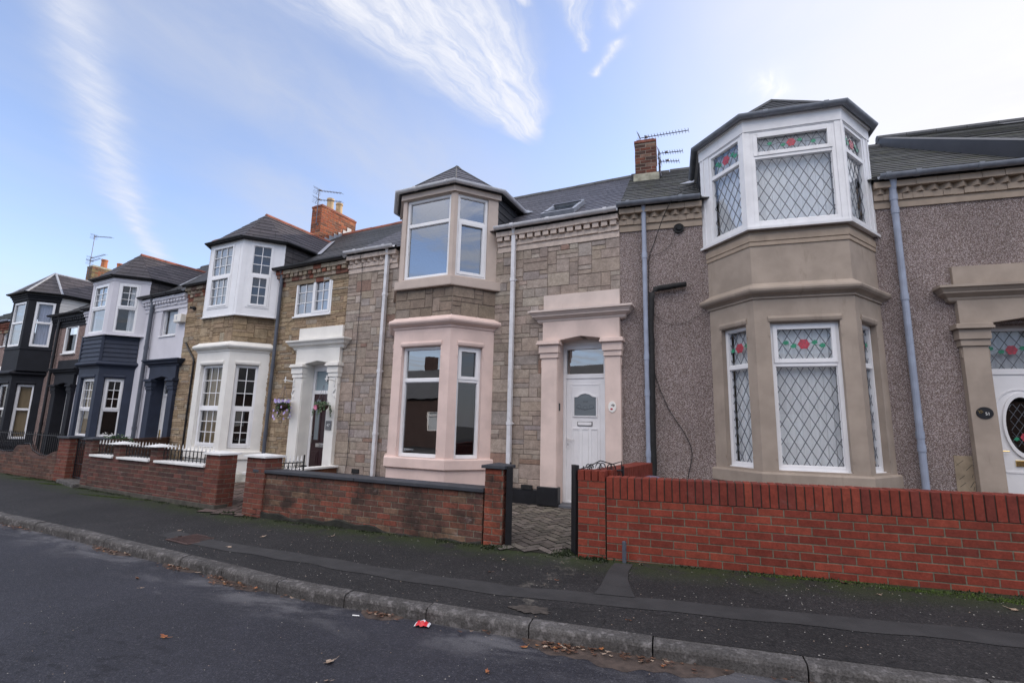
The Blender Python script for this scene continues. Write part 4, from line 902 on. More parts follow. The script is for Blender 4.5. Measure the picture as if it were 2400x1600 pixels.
# skylight
sl = (5.86 - 3.50) / 3.42
def onroof(x, y, h): n = Vector((0, -sl, 1)).normalized(); return (x, y + n.y * h, 3.50 + (y + .12) * sl + n.z * h)
def rbox(mb, x0, x1, y0, y1, h0, h1, m=0):
    q = [onroof(x, y, h) for h in (h0, h1) for x, y in ((x0, y0), (x1, y0), (x1, y1), (x0, y1))]
    for f in ((4, 5, 6, 7), (0, 1, 5, 4), (1, 2, 6, 5), (2, 3, 7, 6), (3, 0, 4, 7)): mb.poly([q[i] for i in f], m)
mb = MB(); rbox(mb, 4.28, 4.92, .28, .36, .01, .09); rbox(mb, 4.28, 4.35, .36, .86, .01, .085); rbox(mb, 4.85, 4.92, .36, .86, .01, .085); rbox(mb, 4.28, 4.92, .86, .95, .01, .095)
sk = mb.build('skylight', M['lead'], rf); mb = MB(); rbox(mb, 4.35, 4.85, .36, .86, .02, .055); mb.build('pane', M['glass_r'], sk)
mb = MB(); rbox(mb, 4.36, 4.84, .37, .85, .005, .01); mb.build('blind_or_dark_sheet', M['blind_or_dark_sheet'], sk)
mb = MB(); rbox(mb, 4.33, 4.87, .34, .38, .085, .10); rbox(mb, 4.33, 4.87, .84, .89, .09, .105); mb.build('sash', M['clad_dark'], sk)
downpipe(H, F0, 1.07, 3.42, -1.25, M['gut_white'], square=True, r=.035, brk=(2.55, -.2, 1.0)); downpipe(H, F0, 3.91, 3.42, -1.25, M['gut_white'], square=True, r=.035, brk=(2.55, .05, -.9))
M['pinkdoor'] = plain('faded_pink_beige_paint', (.66, .525, .465), .72, .07, 3, .25, 60, dirt=.3, dirtcol=(.45, .36, .32))
door_surround(H, F0, 0, (M['pinkdoor'], M['pinkgrey']), 1.925, -1.2, plinth=-.93)
door_frame(H, F0, 4.775, 5.50, -1.19, .845, 1.36, M['upvc'])
FD = Fr(0, .215); mb = MB(); gl = [(4.955, .20), (5.325, .20), (5.325, .50), (5.27, .505), (5.21, .545), (5.14, .56), (5.07, .545), (5.01, .505), (4.955, .50)]
mb.box(FD, 4.82, 5.455, -.04, 0, -1.16, .81)
gb = [(5.14 + (a - 5.14) * 1.10, .37 + (b - .37) * 1.12) for a, b in gl]
for i in range(len(gl)):
    j = (i + 1) % len(gl); mb.extrude(FD, [gl[i], gl[j], gb[j], gb[i]], 0, .016)
mb.box(FD, 4.90, 5.38, 0, .006, .70, .715); mb.box(FD, 4.895, 4.907, 0, .006, -1.0, .70); mb.box(FD, 5.375, 5.387, 0, .006, -1.0, .70)
for i in range(3):
    a = 4.925 + i * .155; mb.box(FD, a, a + .115, 0, .010, -.02, .0); mb.box(FD, a + .004, a + .014, 0, .006, -1.0, -.02); mb.box(FD, a + .101, a + .111, 0, .006, -1.0, -.02)
mb.box(FD, 4.9, 5.38, 0, .008, -1.03, -1.0)
dr = mb.build('door', M['upvc'], H)
mb = MB(); mb.extrude(FD, gl, .002, .006); pn = mb.build('etched_pane', M['glass_f'], dr)
mb = MB()
for k in (-1, 0, 1):
    for i in range(14):
        t = 2 * math.pi * i / 14; a, b = 5.14 + k * .105 + .035 * math.cos(t), .345 + .035 * math.sin(t) - (.02 if k == 0 else 0); mb.extrude(FD, [(a - .005, b), (a, b - .006), (a + .005, b), (a, b + .006)], .006, .007)
for i in range(12): a = 5.0 + i * .0255; b = .33 - .03 * math.sin(i * math.pi / 11); mb.extrude(FD, [(a - .009, b), (a, b - .009), (a + .009, b + .002), (a, b + .008)], .006, .007)
for i in range(4): mb.extrude(FD, [(5.14 - .03 + i * .02, .43), (5.145 - .03 + i * .02, .41), (5.155 - .03 + i * .02, .45)], .006, .007)
mb.build('etched_flowers', plain('etched_clear_lines', (.045, .05, .055), .3, .1, 10), pn)
mb = MB(); mb.box(FD, 5.01, 5.26, 0, .010, .035, .105); lb = mb.build('letterbox', M['black'], dr); mb = MB(); mb.box(FD, 5.02, 5.25, .010, .018, .045, .097); mb.build('flap', M['upvc'], lb, bev=.003)
mb = MB(); mb.box(FD, 4.835, 4.865, 0, .012, -.33, -.14); mb.tube([FD.p(4.85, .01, -.18), FD.p(4.85, .045, -.18), FD.p(4.96, .045, -.18)], .008, 6, zo=False); hd = mb.build('handle', M['upvc'], dr)
mb = MB(); mb.box(FD, 4.846, 4.854, .012, .014, -.29, -.25); mb.build('keyhole', M['black'], hd)
pane(F0, [(4.82, 5.455, .885, 1.30)], -.235, M['glass_r'], dr, 'fanlight')
mb = MB(); mb.box(F0, 4.68, 5.62, -.25, .10, -1.28, -1.19); mb.build('doorstep', plain('dark_grey_step', (.10, .105, .12), .7, .1, 5, .4, 40), H, bev=.01)
mb = MB(); el = [(5.665 + .062 * math.cos(2 * math.pi * i / 24), .335 + .085 * math.sin(2 * math.pi * i / 24)) for i in range(24)]; mb.extrude(F0, el, .095, .104); pl = mb.build('house_plaque', M['white_m'], H)
text('49', .055, F0, 5.675, .105, .355, M['text_k'], pl, tilt=-.25)
mb = MB(); el = [(5.655 + .02 * math.cos(2 * math.pi * i / 10), .30 + .016 * math.sin(2 * math.pi * i / 10)) for i in range(10)]; mb.extrude(F0, el, .104, .1055); mb.build('painted_poppy', M['rose'], pl)
mb = MB(); FS = Fr(4.765, .09); mb.box(Fr(4.755, -.02, R_(90)), 0, .05, 0, .02, .27, .39); mb.build('doorbell', M['black'], H, bev=.003)
cable(H, [(.40, 3.62, .1), (.40, 3.45, .15), (.40, 3.2, .06), (.39, 2.6), (.385, 1.99), (.375, .9), (.37, -.21), (.365, -.8), (.33, -.97)], .005, 'black', .03)
shell(H, M['brickm'], 3.45)

# ================================================================= house 47 (ochre stone, white bay)
H = house(47, 'ochre stone-clad house with white bay windows, white doorway and dark red door'); H47 = H
SDP = [((.345, .258, .170), 5), ((.315, .232, .150), 4), ((.37, .285, .19), 3), ((.275, .20, .135), 1.5), ((.33, .275, .21), 2)]
mb = MB(); mc_ = (.225, .17, .115); sw = (4.20, 5.33, 2.30, 3.15)
mb.panel(F0, 0, LW, -1.6, 3.42, wall_holes([(XC - 1.05, XC + 1.05, -1.3, 3.42), sw]), rev=.2, col=mc_)
ashlar(mb, F0, 0, LW, -1.3, 3.10, [(4.50, 5.80, -1.4, 1.98), (XC - 1.09, XC + 1.09, -1.3, 3.42), sw], SDP, 9, cell=.05, wmax=9, hmax=3, hw=(8, 5, 1), joint=.004, r0=.003, r1=.018)
mb.build('wall', M['sand'], H)
window(H, F0, sw[0], sw[1], sw[2], sw[3], w=.01, mul=4.76, bot_open=True, gb=(2, 3), gt=(2, 3), glassm='glass_r', curt=('lilacc', 'folds'), cill=.04)
lower_bay(H, M['white_m'], -1.6, 1.52, 0, (-.62, 1.21), M['white_m'], -.68, .05)
mb = MB(); mb.sweep(BAY['path'], [(0, -1.5), (.035, -1.5), (.035, -1.16), (.0, -1.13)], ends=BAY['ends']); mb.build('bay_plinth', M['white_foot'], H)
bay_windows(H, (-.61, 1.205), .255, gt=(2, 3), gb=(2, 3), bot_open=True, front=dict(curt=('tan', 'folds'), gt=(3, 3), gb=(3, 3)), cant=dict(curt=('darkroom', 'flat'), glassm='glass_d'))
mb = MB(); bay_panels(mb, BAY, 1.55, 2.32, col=mc_)
for FF, c_ in ((BAY['F'], BAY['w']), (BAY['R'], BAY['c']), (BAY['L'], BAY['c'])): ashlar(mb, FF, 0., c_, 1.72, 2.32, [], SDP, int(c_ * 50), cell=.055, wmax=8, hmax=4, hw=(3, 4, 3, 2), joint=.006)
mb.build('bay_apron', M['sand'], H)
U = bayf(.612, 1.155, .69, .09); mb = MB(); wf = [(.135, .92, 2.50, 4.0)]; wc = [(.175, .64, 2.50, 4.0)]
bay_panels(mb, U, 2.31, 4.09, wf, wc, rev=.06); cap(mb, U, 2.312); mb.sweep(U['path'], [(0, 2.295), (.025, 2.295), (.03, 2.315), (0, 2.33)], ends=U['ends'])
for FF, c_ in ((U['F'], .03), (U['F'], U['w'] - .09), (U['R'], .09), (U['R'], U['c'] - .09)): mb.box(FF, c_ - .004, c_ + .004, 0, .006, 2.33, 4.06)
mb.build('bay_upper_stage', M['upvc'], H)
for FF, a, b, g in ((U['F'], .135, .92, 3), (U['R'], .175, .64, 2), (U['L'], U['c'] - .64, U['c'] - .175, 2)): window(H, FF, a, b, 2.50, 4.0, w=.012, tz=3.27, gt=(g, 3), gb=(g, 3), bot_open=True, curt=('net', 'folds') if g == 3 else ('lilacc', 'folds'), glassm='glass_r' if g == 3 else 'glass_d')
cheeks(H, U, 0, 4.08, 3.42, M['slatewall'])
bay_roof(H, U, 4.10, 5.12, .20, 3.42, M['slate_bay'], ('lead', .0), 'ridge_red', over=.07, expo=.2)
gutter(H, off(U['path'], .03, .95), 4.12, M['black'], .045); mb = MB(); mb.sweep(off(U['path'], .025, .98), [(-.02, 4.07), (.02, 4.07), (.02, 4.13), (-.02, 4.13)], closed=True); mb.build('fascia', M['black'], H)
PC = [(.26, .10, .065), (.38, .31, .24), (.20, .09, .065), (.36, .29, .22), (.20, .13, .10), (.33, .27, .2)]
corbel(H, F0, 0., XC - 1.16, 3.40, 'tooth', M['corbr'], 5, pal=PC); corbel(H, F0, XC + 1.16, LW, 3.40, 'dentil', M['corbr'], 6, pal=PC)
gutter(H, [(-.0, -.11), (1.25, -.11)], 3.46, M['black'], .055); gutter(H, [(3.56, -.11), (LW, -.11)], 3.46, M['black'], .055)
mb = MB(); mb.box(F0, 0, 1.28, 0, .12, 3.40, 3.47); mb.build('fascia', M['blackm'], H)
mb = MB(); mb.box(F0, 3.56, LW, 0, .12, 3.40, 3.47); mb.build('fascia', M['blackm'], H)
main_roof(H, M['slate_dark'], 3.42, 5.82, ridge='ridge_red', expo=.2, lift=.008, rough=.3)
downpipe(H, F0, 3.75, 3.35, -1.3, M['pipe_dark'], r=.038, brk=(1.2, -.3))
cable(H, [(.20, 1.93), (.42, 1.70), (.64, 1.47), (.655, 1.2), (.65, .2), (.65, -1.2)], .024, 'black', .04, name='waste_pipe')
cable(H, [(3.45, 2.1, .03), (3.8, 2.10, .03), (4.0, 2.12, .03), (4.19, 2.25, .03)], .004)
mb = MB(); mb.tube([F0.p(.35, .0, 2.84), F0.p(.35, .05, 2.84)], .05, 14, zo=False); mb.tube([F0.p(.35, .05, 2.84), F0.p(.30, .11, 2.86)], .032, 12, zo=False); mb.build('vent_cowl', M['black'], H)
door_surround(H, F0, 0, (M['white_m'], M['white_m']), 1.715, -1.3)
door_frame(H, F0, 4.79, 5.48, -1.0, .62, 1.14, M['upvc'])
FD = Fr(0, .215); mb = MB(); mb.box(FD, 4.835, 5.435, -.04, 0, -.97, .585)
for a in (4.90, 5.20):
    mb.box(FD, a - .02, a + .19, 0, .01, -.42, .50); 
mb.box(FD, 4.88, 5.09, 0, .01, -.92, -.62); mb.box(FD, 5.18, 5.39, 0, .01, -.92, -.62); mb.box(FD, 4.93, 5.04, .01, .018, -.88, -.67); mb.box(FD, 5.23, 5.34, .01, .018, -.88, -.67)
dr = mb.build('door', M['door_dark'], H, bev=.004); pane(FD, [(4.925, 5.05, -.38, .46), (5.225, 5.35, -.38, .46)], .014, M['glass_f'], dr)
mb = MB(); mb.box(FD, 5.0, 5.28, 0, .018, -.53, -.45); mb.build('letterbox', M['chrome'], dr, bev=.006)
mb = MB(); mb.box(FD, 4.845, 4.87, 0, .02, -.45, -.12); mb.tube([FD.p(4.857, .02, -.28), FD.p(4.857, .05, -.28), FD.p(4.93, .05, -.28)], .007, 6, zo=False); mb.build('handle', M['chrome'], dr)
pane(F0, [(4.835, 5.435, .66, 1.08)], -.235, M['glass_fl'], dr, 'fanlight'); text('47', .24, F0, 5.215, -.233, .87, plain('etched_number_glass', (.03, .04, .05), .4, .05, 9), dr, ext=.001)
mb = MB(); mb.box(F0, 5.585, 5.745, .095, .11, -.16, .02); pl = mb.build('house_plaque', M['grey_plate'], H); text('47', .085, F0, 5.665, .112, -.07, M['text_w'], pl)
for a in (4.48, 5.70):
    q = MB(); q.tube([F0.p(a + .04, .10, .83), F0.p(a + .02, .30, .85)], .012, 8, zo=False)
    q.tube([F0.p(a - .02, .30, .85), F0.p(a + .06, .30, .85)], .012, 8, zo=False); q.tube([F0.p(a + .02, .30, .80), F0.p(a + .02, .30, .92)], .012, 8, zo=False); q.tube([F0.p(a + .04, .10, .72), F0.p(a + .04, .10, .90)], .02, 8, zo=False)
    for k in range(8): t = k * .8; q.tube([F0.p(a + .04 + .03 * math.cos(t), .105, .66 - k * .022), F0.p(a + .04 + .03 * math.cos(t + .8), .105, .64 - k * .022)], .012, 6, zo=False)
    q.build('basket_bracket', M['cope_white'], H)
c47 = chimney(H, 1.50, 1.92, 2.38, 3.78, 4.85, 6.40, [((.33, .095, .042), 4), ((.26, .07, .035), 3), ((.17, .065, .04), 2), ((.38, .14, .07), 2)], M['chim'], 21, cap_='ridge_red')
pots(c47, [(1.71, 2.86), (1.71, 3.22)], 6.46, .42, .105, ['pot', 'pot'])
fl = MB(); r = random.Random(4)
for i in range(7):
    y = 2.4 + i * .17; z = 3.42 + (y + .12) * .70
    fl.box(Fr(1.925, y, R_(90)), 0, .165, 0, .012, z - .02, z + .20 + r.uniform(-.02, .02))
fl.build('stepped_flashing', M['lead'], c47)
shell(H, M['brickm'], 3.36)
aerial(1.80, 2.32, 5.85, 6.95, [(6.92, 1.02, -.06, 8, .30, 0), (6.62, 1.04, -.06, 8, .27, 0)], 'twin-boom television aerial beside the buff pots on the orange brick chimney', 0, H)

# ================================================================= house 45 (lilac render, slate-blue paint)
H = house(45, 'pale lilac rendered house with slate-blue painted lower bay and boarded apron'); H45 = H
sw = (4.56, 5.34, 2.20, 2.98)
mb = MB(); mb.panel(F0, 0, LW, -1.6, 3.32, wall_holes([(XC - 1.05, XC + 1.05, -1.3, 3.32), sw]), rev=.12); mb.build('wall', M['lilac'], H)
window(H, F0, *sw, w=-.06, glassm='glass', curt=('net', 'folds'), cill=.09, bot_open=False)
lower_bay(H, M['navy'], -1.6, 1.34, 0, (-.55, 1.05), M['navy'], -.62, .04)
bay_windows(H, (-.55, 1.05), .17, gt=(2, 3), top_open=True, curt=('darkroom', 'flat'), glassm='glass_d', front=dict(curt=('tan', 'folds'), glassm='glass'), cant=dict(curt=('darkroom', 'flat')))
mb = MB()
for FF, c_, ex in ((BAY['F'], BAY['w'], .03), (BAY['R'], BAY['c'], .02), (BAY['L'], BAY['c'], .02)):
    for i in range(6):
        a = 1.52 + i * .122; b = a + .122
        mb.face([FF.p(-.01, .045, a), FF.p(c_ + .01, .045, a), FF.p(c_ + .005, .022, b), FF.p(-.005, .022, b)]); mb.face([FF.p(-.01, .0, a), FF.p(c_ + .01, .0, a), FF.p(c_ + .01, .045, a), FF.p(-.01, .045, a)])
for FF in (BAY['F'], BAY['R']): mb.box(FF, -.035, .035, .01, .05, 1.52, 2.26)
mb.build('boarded_apron', M['navy'], H)
U = bayf(.612, 1.145, .682, .13); mb = MB(); wf = [(.125, .99, 2.32, 3.74)]; wc = [(.13, .64, 2.32, 3.74)]
bay_panels(mb, U, 2.25, 3.88, wf, wc, rev=.06); cap(mb, U, 2.252); mb.sweep(U['path'], [(0, 2.225), (.04, 2.225), (.045, 2.25), (0, 2.265)], ends=U['ends']); mb.sweep(U['path'], [(0, 3.77), (.015, 3.775), (.015, 3.88), (0, 3.88)], ends=U['ends'])
mb.build('bay_upper_stage', M['lilac'], H)
for FF, a, b, g in ((U['F'], .125, .99, 2), (U['R'], .13, .64, 2), (U['L'], U['c'] - .64, U['c'] - .13, 2)): window(H, FF, a, b, 2.32, 3.74, w=-.01, tz=3.02, gt=(g, 3), top_open=True, curt=('net', 'folds' if FF is U['F'] else 'half'), glassm='glass_r' if FF is U['F'] else 'glass')
cheeks(H, U, 0, 3.90, 3.32, M['slatewall'])
bay_roof(H, U, 3.91, 4.88, .12, 3.32, M['slate_bay'], ('lead', .0), 'ridge_red', over=.07, expo=.2)
gutter(H, off(U['path'], .03, .85), 3.93, M['black'], .045); mb = MB(); mb.sweep(off(U['path'], .025, .85), [(-.02, 3.86), (.02, 3.86), (.02, 3.94), (-.02, 3.94)], closed=True); mb.build('fascia', M['black'], H)
corbel(H, F0, 0., XC - 1.14, 3.28, 'dentil', M['lilac'], 7); corbel(H, F0, XC + 1.15, LW, 3.28, 'dentil', M['lilac'], 8)
gutter(H, [(-.0, -.11), (1.25, -.11)], 3.36, M['black'], .055); gutter(H, [(3.52, -.11), (LW, -.11)], 3.36, M['black'], .055, joints=[(4.3, -.11, 1, 0), (5.0, -.11, 1, 0), (5.6, -.11, 1, 0)])
mb = MB(); mb.box(F0, 0, 1.28, 0, .12, 3.28, 3.37); mb.build('fascia', M['blackm'], H)
mb = MB(); mb.box(F0, 3.56, LW, 0, .12, 3.28, 3.37); mb.build('fascia', M['blackm'], H)
main_roof(H, M['slate_dark'], 3.32, 5.78, ridge='ridge_grey', expo=.2, lift=.008, rough=.3)
downpipe(H, F0, 4.13, 3.22, -1.3, M['pipe_dark'], r=.05, brk=(1.9, -.3))
mb = MB(); mb.box(F0, 5.46, 5.80, 0, .15, 2.49, 2.71); ab = mb.build('alarm_box', M['white_m'], H, bev=.015); mb = MB(); mb.box(F0, 5.60, 5.615, .15, .155, 2.55, 2.66); mb.build('alarm_lamp', M['pipe_grey'], ab)
door_surround(H, F0, 0, (M['navy'], M['navy']), 1.525, -1.4, block=False)
door_frame(H, F0, 4.765, 5.48, -1.1, .60, 1.03, M['upvc'])
mb = MB(); mb.box(FD, 4.81, 5.435, -.04, 0, -1.07, .565)
gl = [(4.98, -.30), (5.27, -.30), (5.27, .32), (5.20, .38), (5.12, .40), (5.05, .38), (4.98, .32)]; gb = [(5.125 + (a - 5.125) * 1.16, .05 + (b - .05) * 1.09) for a, b in gl]
for i in range(len(gl)): j = (i + 1) % len(gl); mb.extrude(FD, [gl[i], gl[j], gb[j], gb[i]], 0, .016)
mb.box(FD, 4.90, 5.34, 0, .012, -.45, -.40); mb.box(FD, 4.90, 5.34, 0, .012, -1.0, -.95)
dr = mb.build('door', M['upvc'], H); mb = MB(); mb.extrude(FD, gl, .002, .006); mb.build('frosted_pane', M['glass_fb'], dr)
mb = MB(); mb.box(FD, 4.83, 4.86, 0, .02, -.56, -.32); mb.tube([FD.p(4.845, .02, -.42), FD.p(4.845, .05, -.42), FD.p(4.93, .05, -.42)], .008, 6, zo=False); mb.build('handle', M['brass'], dr)
pane(F0, [(4.81, 5.435, .64, .97)], -.235, M['glass_d'], dr, 'fanlight')
chimney(H, 1.72, 2.28, 2.6, 3.9, 4.7, 6.28, [((.20, .065, .05), 3), ((.15, .06, .045), 3), ((.10, .05, .04), 2)], M['chim'], 31, cap_='ridge_red')
shell(H, M['brickm'], 3.26)

# ================================================================= house 43 (near-black bay, pink render)
H = house(43, 'far house with near-black painted bay, pale hip lines on its roof and pink render'); H43 = H
PT = .35; sw = (4.52, 5.37, 1.99, 2.93)
mb = MB(); mb.panel(F0, PT, LW, -1.6, 3.24, wall_holes([(XC - 1.05, XC + 1.05, -1.3, 3.24), sw]), rev=.12); mb.build('wall', M['dash43'], H)
window(H, F0, *sw, w=.01, glassm='glass', curt=('net', 'half'), cill=.05, fw=.075)
lower_bay(H, M['charcoal'], -1.6, 1.24, 0, (-.80, .98), M['charcoal'], -.86, .04)
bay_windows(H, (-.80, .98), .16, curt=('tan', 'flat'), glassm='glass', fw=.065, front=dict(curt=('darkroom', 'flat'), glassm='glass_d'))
U = bayf(.60, 1.12, .65, .20); mb = MB(); wf = [(.12, 1.03, 2.24, 3.76)]; wc = [(.20, .72, 2.24, 3.76)]
bay_panels(mb, U, 1.42, 4.0, wf, wc, rev=.06); mb.sweep(U['path'], [(0, 3.80), (.03, 3.81), (.03, 3.87), (.06, 3.89), (.06, 3.93), (.10, 3.95), (.10, 4.0), (0, 4.0)], ends=U['ends']); mb.sweep(U['path'], [(0, 2.12), (.02, 2.13), (.02, 2.16), (0, 2.17)], ends=U['ends'])
mb.build('bay_upper_stage', M['charcoal'], H)
for FF, a, b, g in ((U['F'], .12, 1.03, 2), (U['R'], .20, .72, 2), (U['L'], U['c'] - .72, U['c'] - .20, 2)): window(H, FF, a, b, 2.24, 3.76, w=-.01, tz=3.05, fw=.065, curt=('net' if FF is U['F'] else 'lilacc', 'folds'), glassm='glass_r' if FF is U['F'] else 'glass')
cheeks(H, U, 0, 4.02, 3.28, M['white_m'], boards=True)
bay_roof(H, U, 4.04, 5.0, .12, 3.28, M['slate_bay'], ('lead', .035), 'lead', over=.13, expo=.24, soff=M['charcoal'])
gutter(H, off(U['path'], .09, 1.0), 4.06, M['black'], .05); mb = MB(); mb.sweep(off(U['path'], .08, 1.03), [(-.12, 3.95), (.02, 3.98), (.02, 4.07), (-.12, 4.07)], closed=True); mb.build('fascia', M['black'], H)
corbel(H, F0, PT, XC - 1.14, 3.24, 'dentil', M['charcoal'], 7); corbel(H, F0, XC + 1.15, LW, 3.24, 'dentil', M['charcoal'], 8)
gutter(H, [(3.52, -.11), (LW, -.11)], 3.32, M['black'], .055)
mb = MB(); mb.box(F0, PT, 1.28, 0, .12, 3.24, 3.33); mb.build('fascia', M['blackm'], H)
mb = MB(); mb.box(F0, 3.56, LW, 0, .12, 3.24, 3.33); mb.build('fascia', M['blackm'], H)
main_roof(H, M['slate_dark'], 3.28, 5.72, ridge='ridge_grey', expo=.2, lift=.008, x0=PT, x1=LW + .15)
downpipe(H, F0, 4.13, 3.2, -1.3, M['black'], r=.045, brk=(1.9, -.3))
door_surround(H, F0, 0, (M['charcoal'], M['charcoal']), 1.475, -1.4)
door_frame(H, F0, 4.78, 5.5, -1.1, .55, 1.0, M['upvc']); mb = MB(); mb.box(FD, 4.825, 5.455, -.04, 0, -1.07, .51); mb.box(FD, 4.9, 5.38, 0, .012, -.4, .4); dr = mb.build('door', M['upvc'], H)
mb = MB(); mb.box(FD, 4.84, 4.87, 0, .02, -.5, -.3); mb.build('handle', M['brass'], dr); pane(F0, [(4.825, 5.455, .59, .94)], -.235, M['glass_d'], dr, 'fanlight')
c43 = chimney(H, -1.06, -.60, 2.4, 4.2, 4.9, 6.38, [((.17, .10, .06), 3), ((.24, .09, .045), 2), ((.12, .09, .05), 3), ((.20, .16, .08), 2)], M['chim'], 41)
pots(c43, [(-.85, 2.9), (-.85, 3.5)], 6.45, .42, .12, ['pot_r', 'pot_r'])
shell(H, M['brickm'], 3.2)
aerial(-.72, 2.34, 5.9, 7.80, [(7.76, 1.55, -.04, 9, .30, 0), (6.75, 1.25, -.04, 8, .0, 0), (6.60, .9, -.04, 6, -.03, 0)], 'tall slender television aerial on the mossy chimney with terracotta pots', 0, H)

# ================================================================= house 41 (only its right half shows at the edge)
(ox, oy), t = ORI[43]; sx = PT - LW
H = thing('terraced_house', 'farthest house at the left edge, pink render under red brick eaves', 'house', (ox + sx * math.cos(t), oy + sx * math.sin(t), 0), t, 'houses of the terrace'); H41 = H
sw = (4.92, 5.64, 2.50, 3.0)
mb = MB(); mb.panel(F0, 0, LW, -1.6, 3.20, wall_holes([sw]), rev=.12); mb.build('wall', M['dash43'], H)
window(H, F0, 4.92, 5.64, 2.50, 3.0, w=-.05, glassm='glass', curt=('net', 'folds'), cill=.08)
corbel(H, F0, 0, LW, 3.36, 'dentil', M['corbr'], 17, pal=[(.25, .09, .06), (.2, .075, .05), (.3, .12, .08)])
gutter(H, [(0, -.11), (LW, -.11)], 3.44, M['pipe_grey'], .055); mb = MB(); mb.box(F0, 0, LW, 0, .12, 3.36, 3.45); mb.build('fascia', M['blackm'], H)
main_roof(H, M['slate_old'], 3.40, 5.70, ridge='ridge_grey', expo=.3, lift=.03)
door_surround(H, F0, 0, (M['white_m'], M['white_m']), 1.43, -1.4); door_frame(H, F0, 4.78, 5.5, -1.1, .5, .9, M['upvc'])
mb = MB(); mb.box(FD, 4.825, 5.455, -.04, 0, -1.07, .46); mb.build('door', M['upvc'], H)
downpipe(H, F0, 4.2, 3.3, -1.3, M['pipe_grey'], r=.04); shell(H, M['brickm'], 3.2)

# ================================================================= house 53 (its raised roof shows at the right edge)
(ox, oy), t = ORI[51]
H = thing('terraced_house', 'next house at the right edge, only its raised slate roof and thick verge in view', 'house', (ox + LW, oy, 0), t, 'houses of the terrace'); H53 = H
mb = MB(); mb.panel(F0, 0, LW, -1.6, 3.7, [(1.5, 2.6, -.4, 1.4), (1.5, 2.6, 2.2, 3.2)], rev=.12); mb.build('wall', M['dash51'], H)
window(H, F0, 1.5, 2.6, -.4, 1.4, w=-.06, tz=.9, curt=('net', 'folds')); window(H, F0, 1.5, 2.6, 2.2, 3.2, w=-.06, curt=('net', 'folds'))
mb = MB(); xa, xb = -.24, -.84
slates(mb, [(xa, -.16, 3.82), (LW, -.16, 3.82), (LW, 3.3, 6.03), (xb, 3.3, 6.03)], .19, .011, seed=8, rough=.35)
mb.poly([(xb, 3.3, 6.03), (LW, 3.3, 6.03), (LW, 7.2, 3.8), (xb, 7.2, 3.8)]); rf = mb.build('roof', M['slate_old'], H)
mb = MB(); mb.poly([(xa, -.16, 3.56), (xa, -.16, 3.84), (xb, 3.3, 6.05), (xb, 3.3, 5.80)]); mb.poly([(xa, -.16, 3.84), (xa + .14, -.16, 3.85), (xb + .14, 3.3, 6.06), (xb, 3.3, 6.05)]); mb.poly([(xa, -.16, 3.56), (LW, -.16, 3.6), (LW, -.16, 3.84), (xa, -.16, 3.84)])
mb.build('verge', M['clad_dark'], rf); mb = MB()
for i in range(12): mb.tube([(xb + .5 * i + .0, 3.3, 6.02), (xb + .5 * i + .49, 3.3, 6.02)], .075, 8)
mb.build('ridge_tiles', M['ridge_grey'], rf)
def onr(x, y, h): sl2 = (6.03 - 3.82) / 3.46; n = Vector((0, -sl2, 1)).normalized(); return (x, y + n.y * h, 3.82 + (y + .16) * sl2 + n.z * h)
mb = MB()
for (x, y) in ((1.0, 2.85), (1.35, 2.35)):
    q = [onr(a, b, .03) for a, b in ((x, y), (x + .5, y), (x + .5, y + .2), (x, y + .2))]; mb.poly(q); q2 = [onr(a, b, .0) for a, b in ((x, y), (x + .5, y))]; mb.poly([q2[0], q2[1], q[1], q[0]])
mb.build('roof_vent', M['clad_dark'], rf)
gutter(H, [(.1, -.11), (LW, -.11)], 3.60, M['gut_grey'], .06); shell(H, M['dash51'], 3.5)

# ------------------------------------------------------------------ ground
def lerp(tab, x):
    if x <= tab[0][0]: return tab[0][1]
    for (a, p), (b, q) in zip(tab, tab[1:]):
        if x <= b: return p + (q - p) * (x - a) / (b - a)
    return tab[-1][1]
GZ = [(-60, -1.42), (-30, -1.40), (-11, -1.40), (-6, -1.43), (-.7, -1.350), (3.5, -1.25), (8, -1.20), (60, -1.1)]
KY = [(-60, 13.2), (-26, 8.0), (-14, 5.86), (-9.27, 4.99), (-7.94, 4.84), (-6.58, 4.62), (-5.38, 4.40), (-4.35, 4.18), (-3.47, 3.97), (-2.88, 3.89), (-2.32, 3.84), (-1.85, 3.81), (-.99, 3.74), (-.14, 3.69), (.71, 3.66), (1.5, 3.64), (3, 3.62), (60, 3.0)]
WY = [(-60, 15.9)] + [(p[0], p[1]) for p in (wpt(43, -3, -2.3), wpt(43, 9.0, -2.3), wpt(43, 11.5, -2.3), wpt(47, 1.2, -2.3), wpt(47, 5.7, -2.3), wpt(49, .5, -2.3), wpt(49, 4.9, -2.3), (-.66, 5.576), (3.8, 5.375), (8, 5.2))] + [(60, 5.0)]
FY = [(-60, 19)] + [(wpt(43, -5, 0)), wpt(43, 5.8, 0), wpt(45, 5.8, 0), wpt(47, 5.8, 0), wpt(49, 5.8, 0), (60, 7.9)]
GF = [(-60, -1.35), (-12, -1.33), (-9, -1.33), (-6.3, -1.33), (-3, -1.24), (-.7, -1.22), (6, -1.2), (60, -1.1)]
gz = lambda x: lerp(GZ, x); ky = lambda x: lerp(KY, x); wy = lambda x: lerp(WY, x); fy = lambda x: lerp(FY, x)
def strip(name, rows, xs, mat, kind='structure', zo=True):
    """rows: functions x -> (y, z, v); sheet between successive rows"""
    mb = MB()
    for a, b in zip(xs, xs[1:]):
        for r0, r1 in zip(rows, rows[1:]):
            P = [(a,) + r0(a), (b,) + r0(b), (b,) + r1(b), (a,) + r1(a)]; mb.face([(p[0], p[1], p[2] + ZO) for p in P], [(p[0], p[3]) for p in P])
    o = mb.build(name, mat, weld=True, smooth=True); o['kind'] = kind; return o
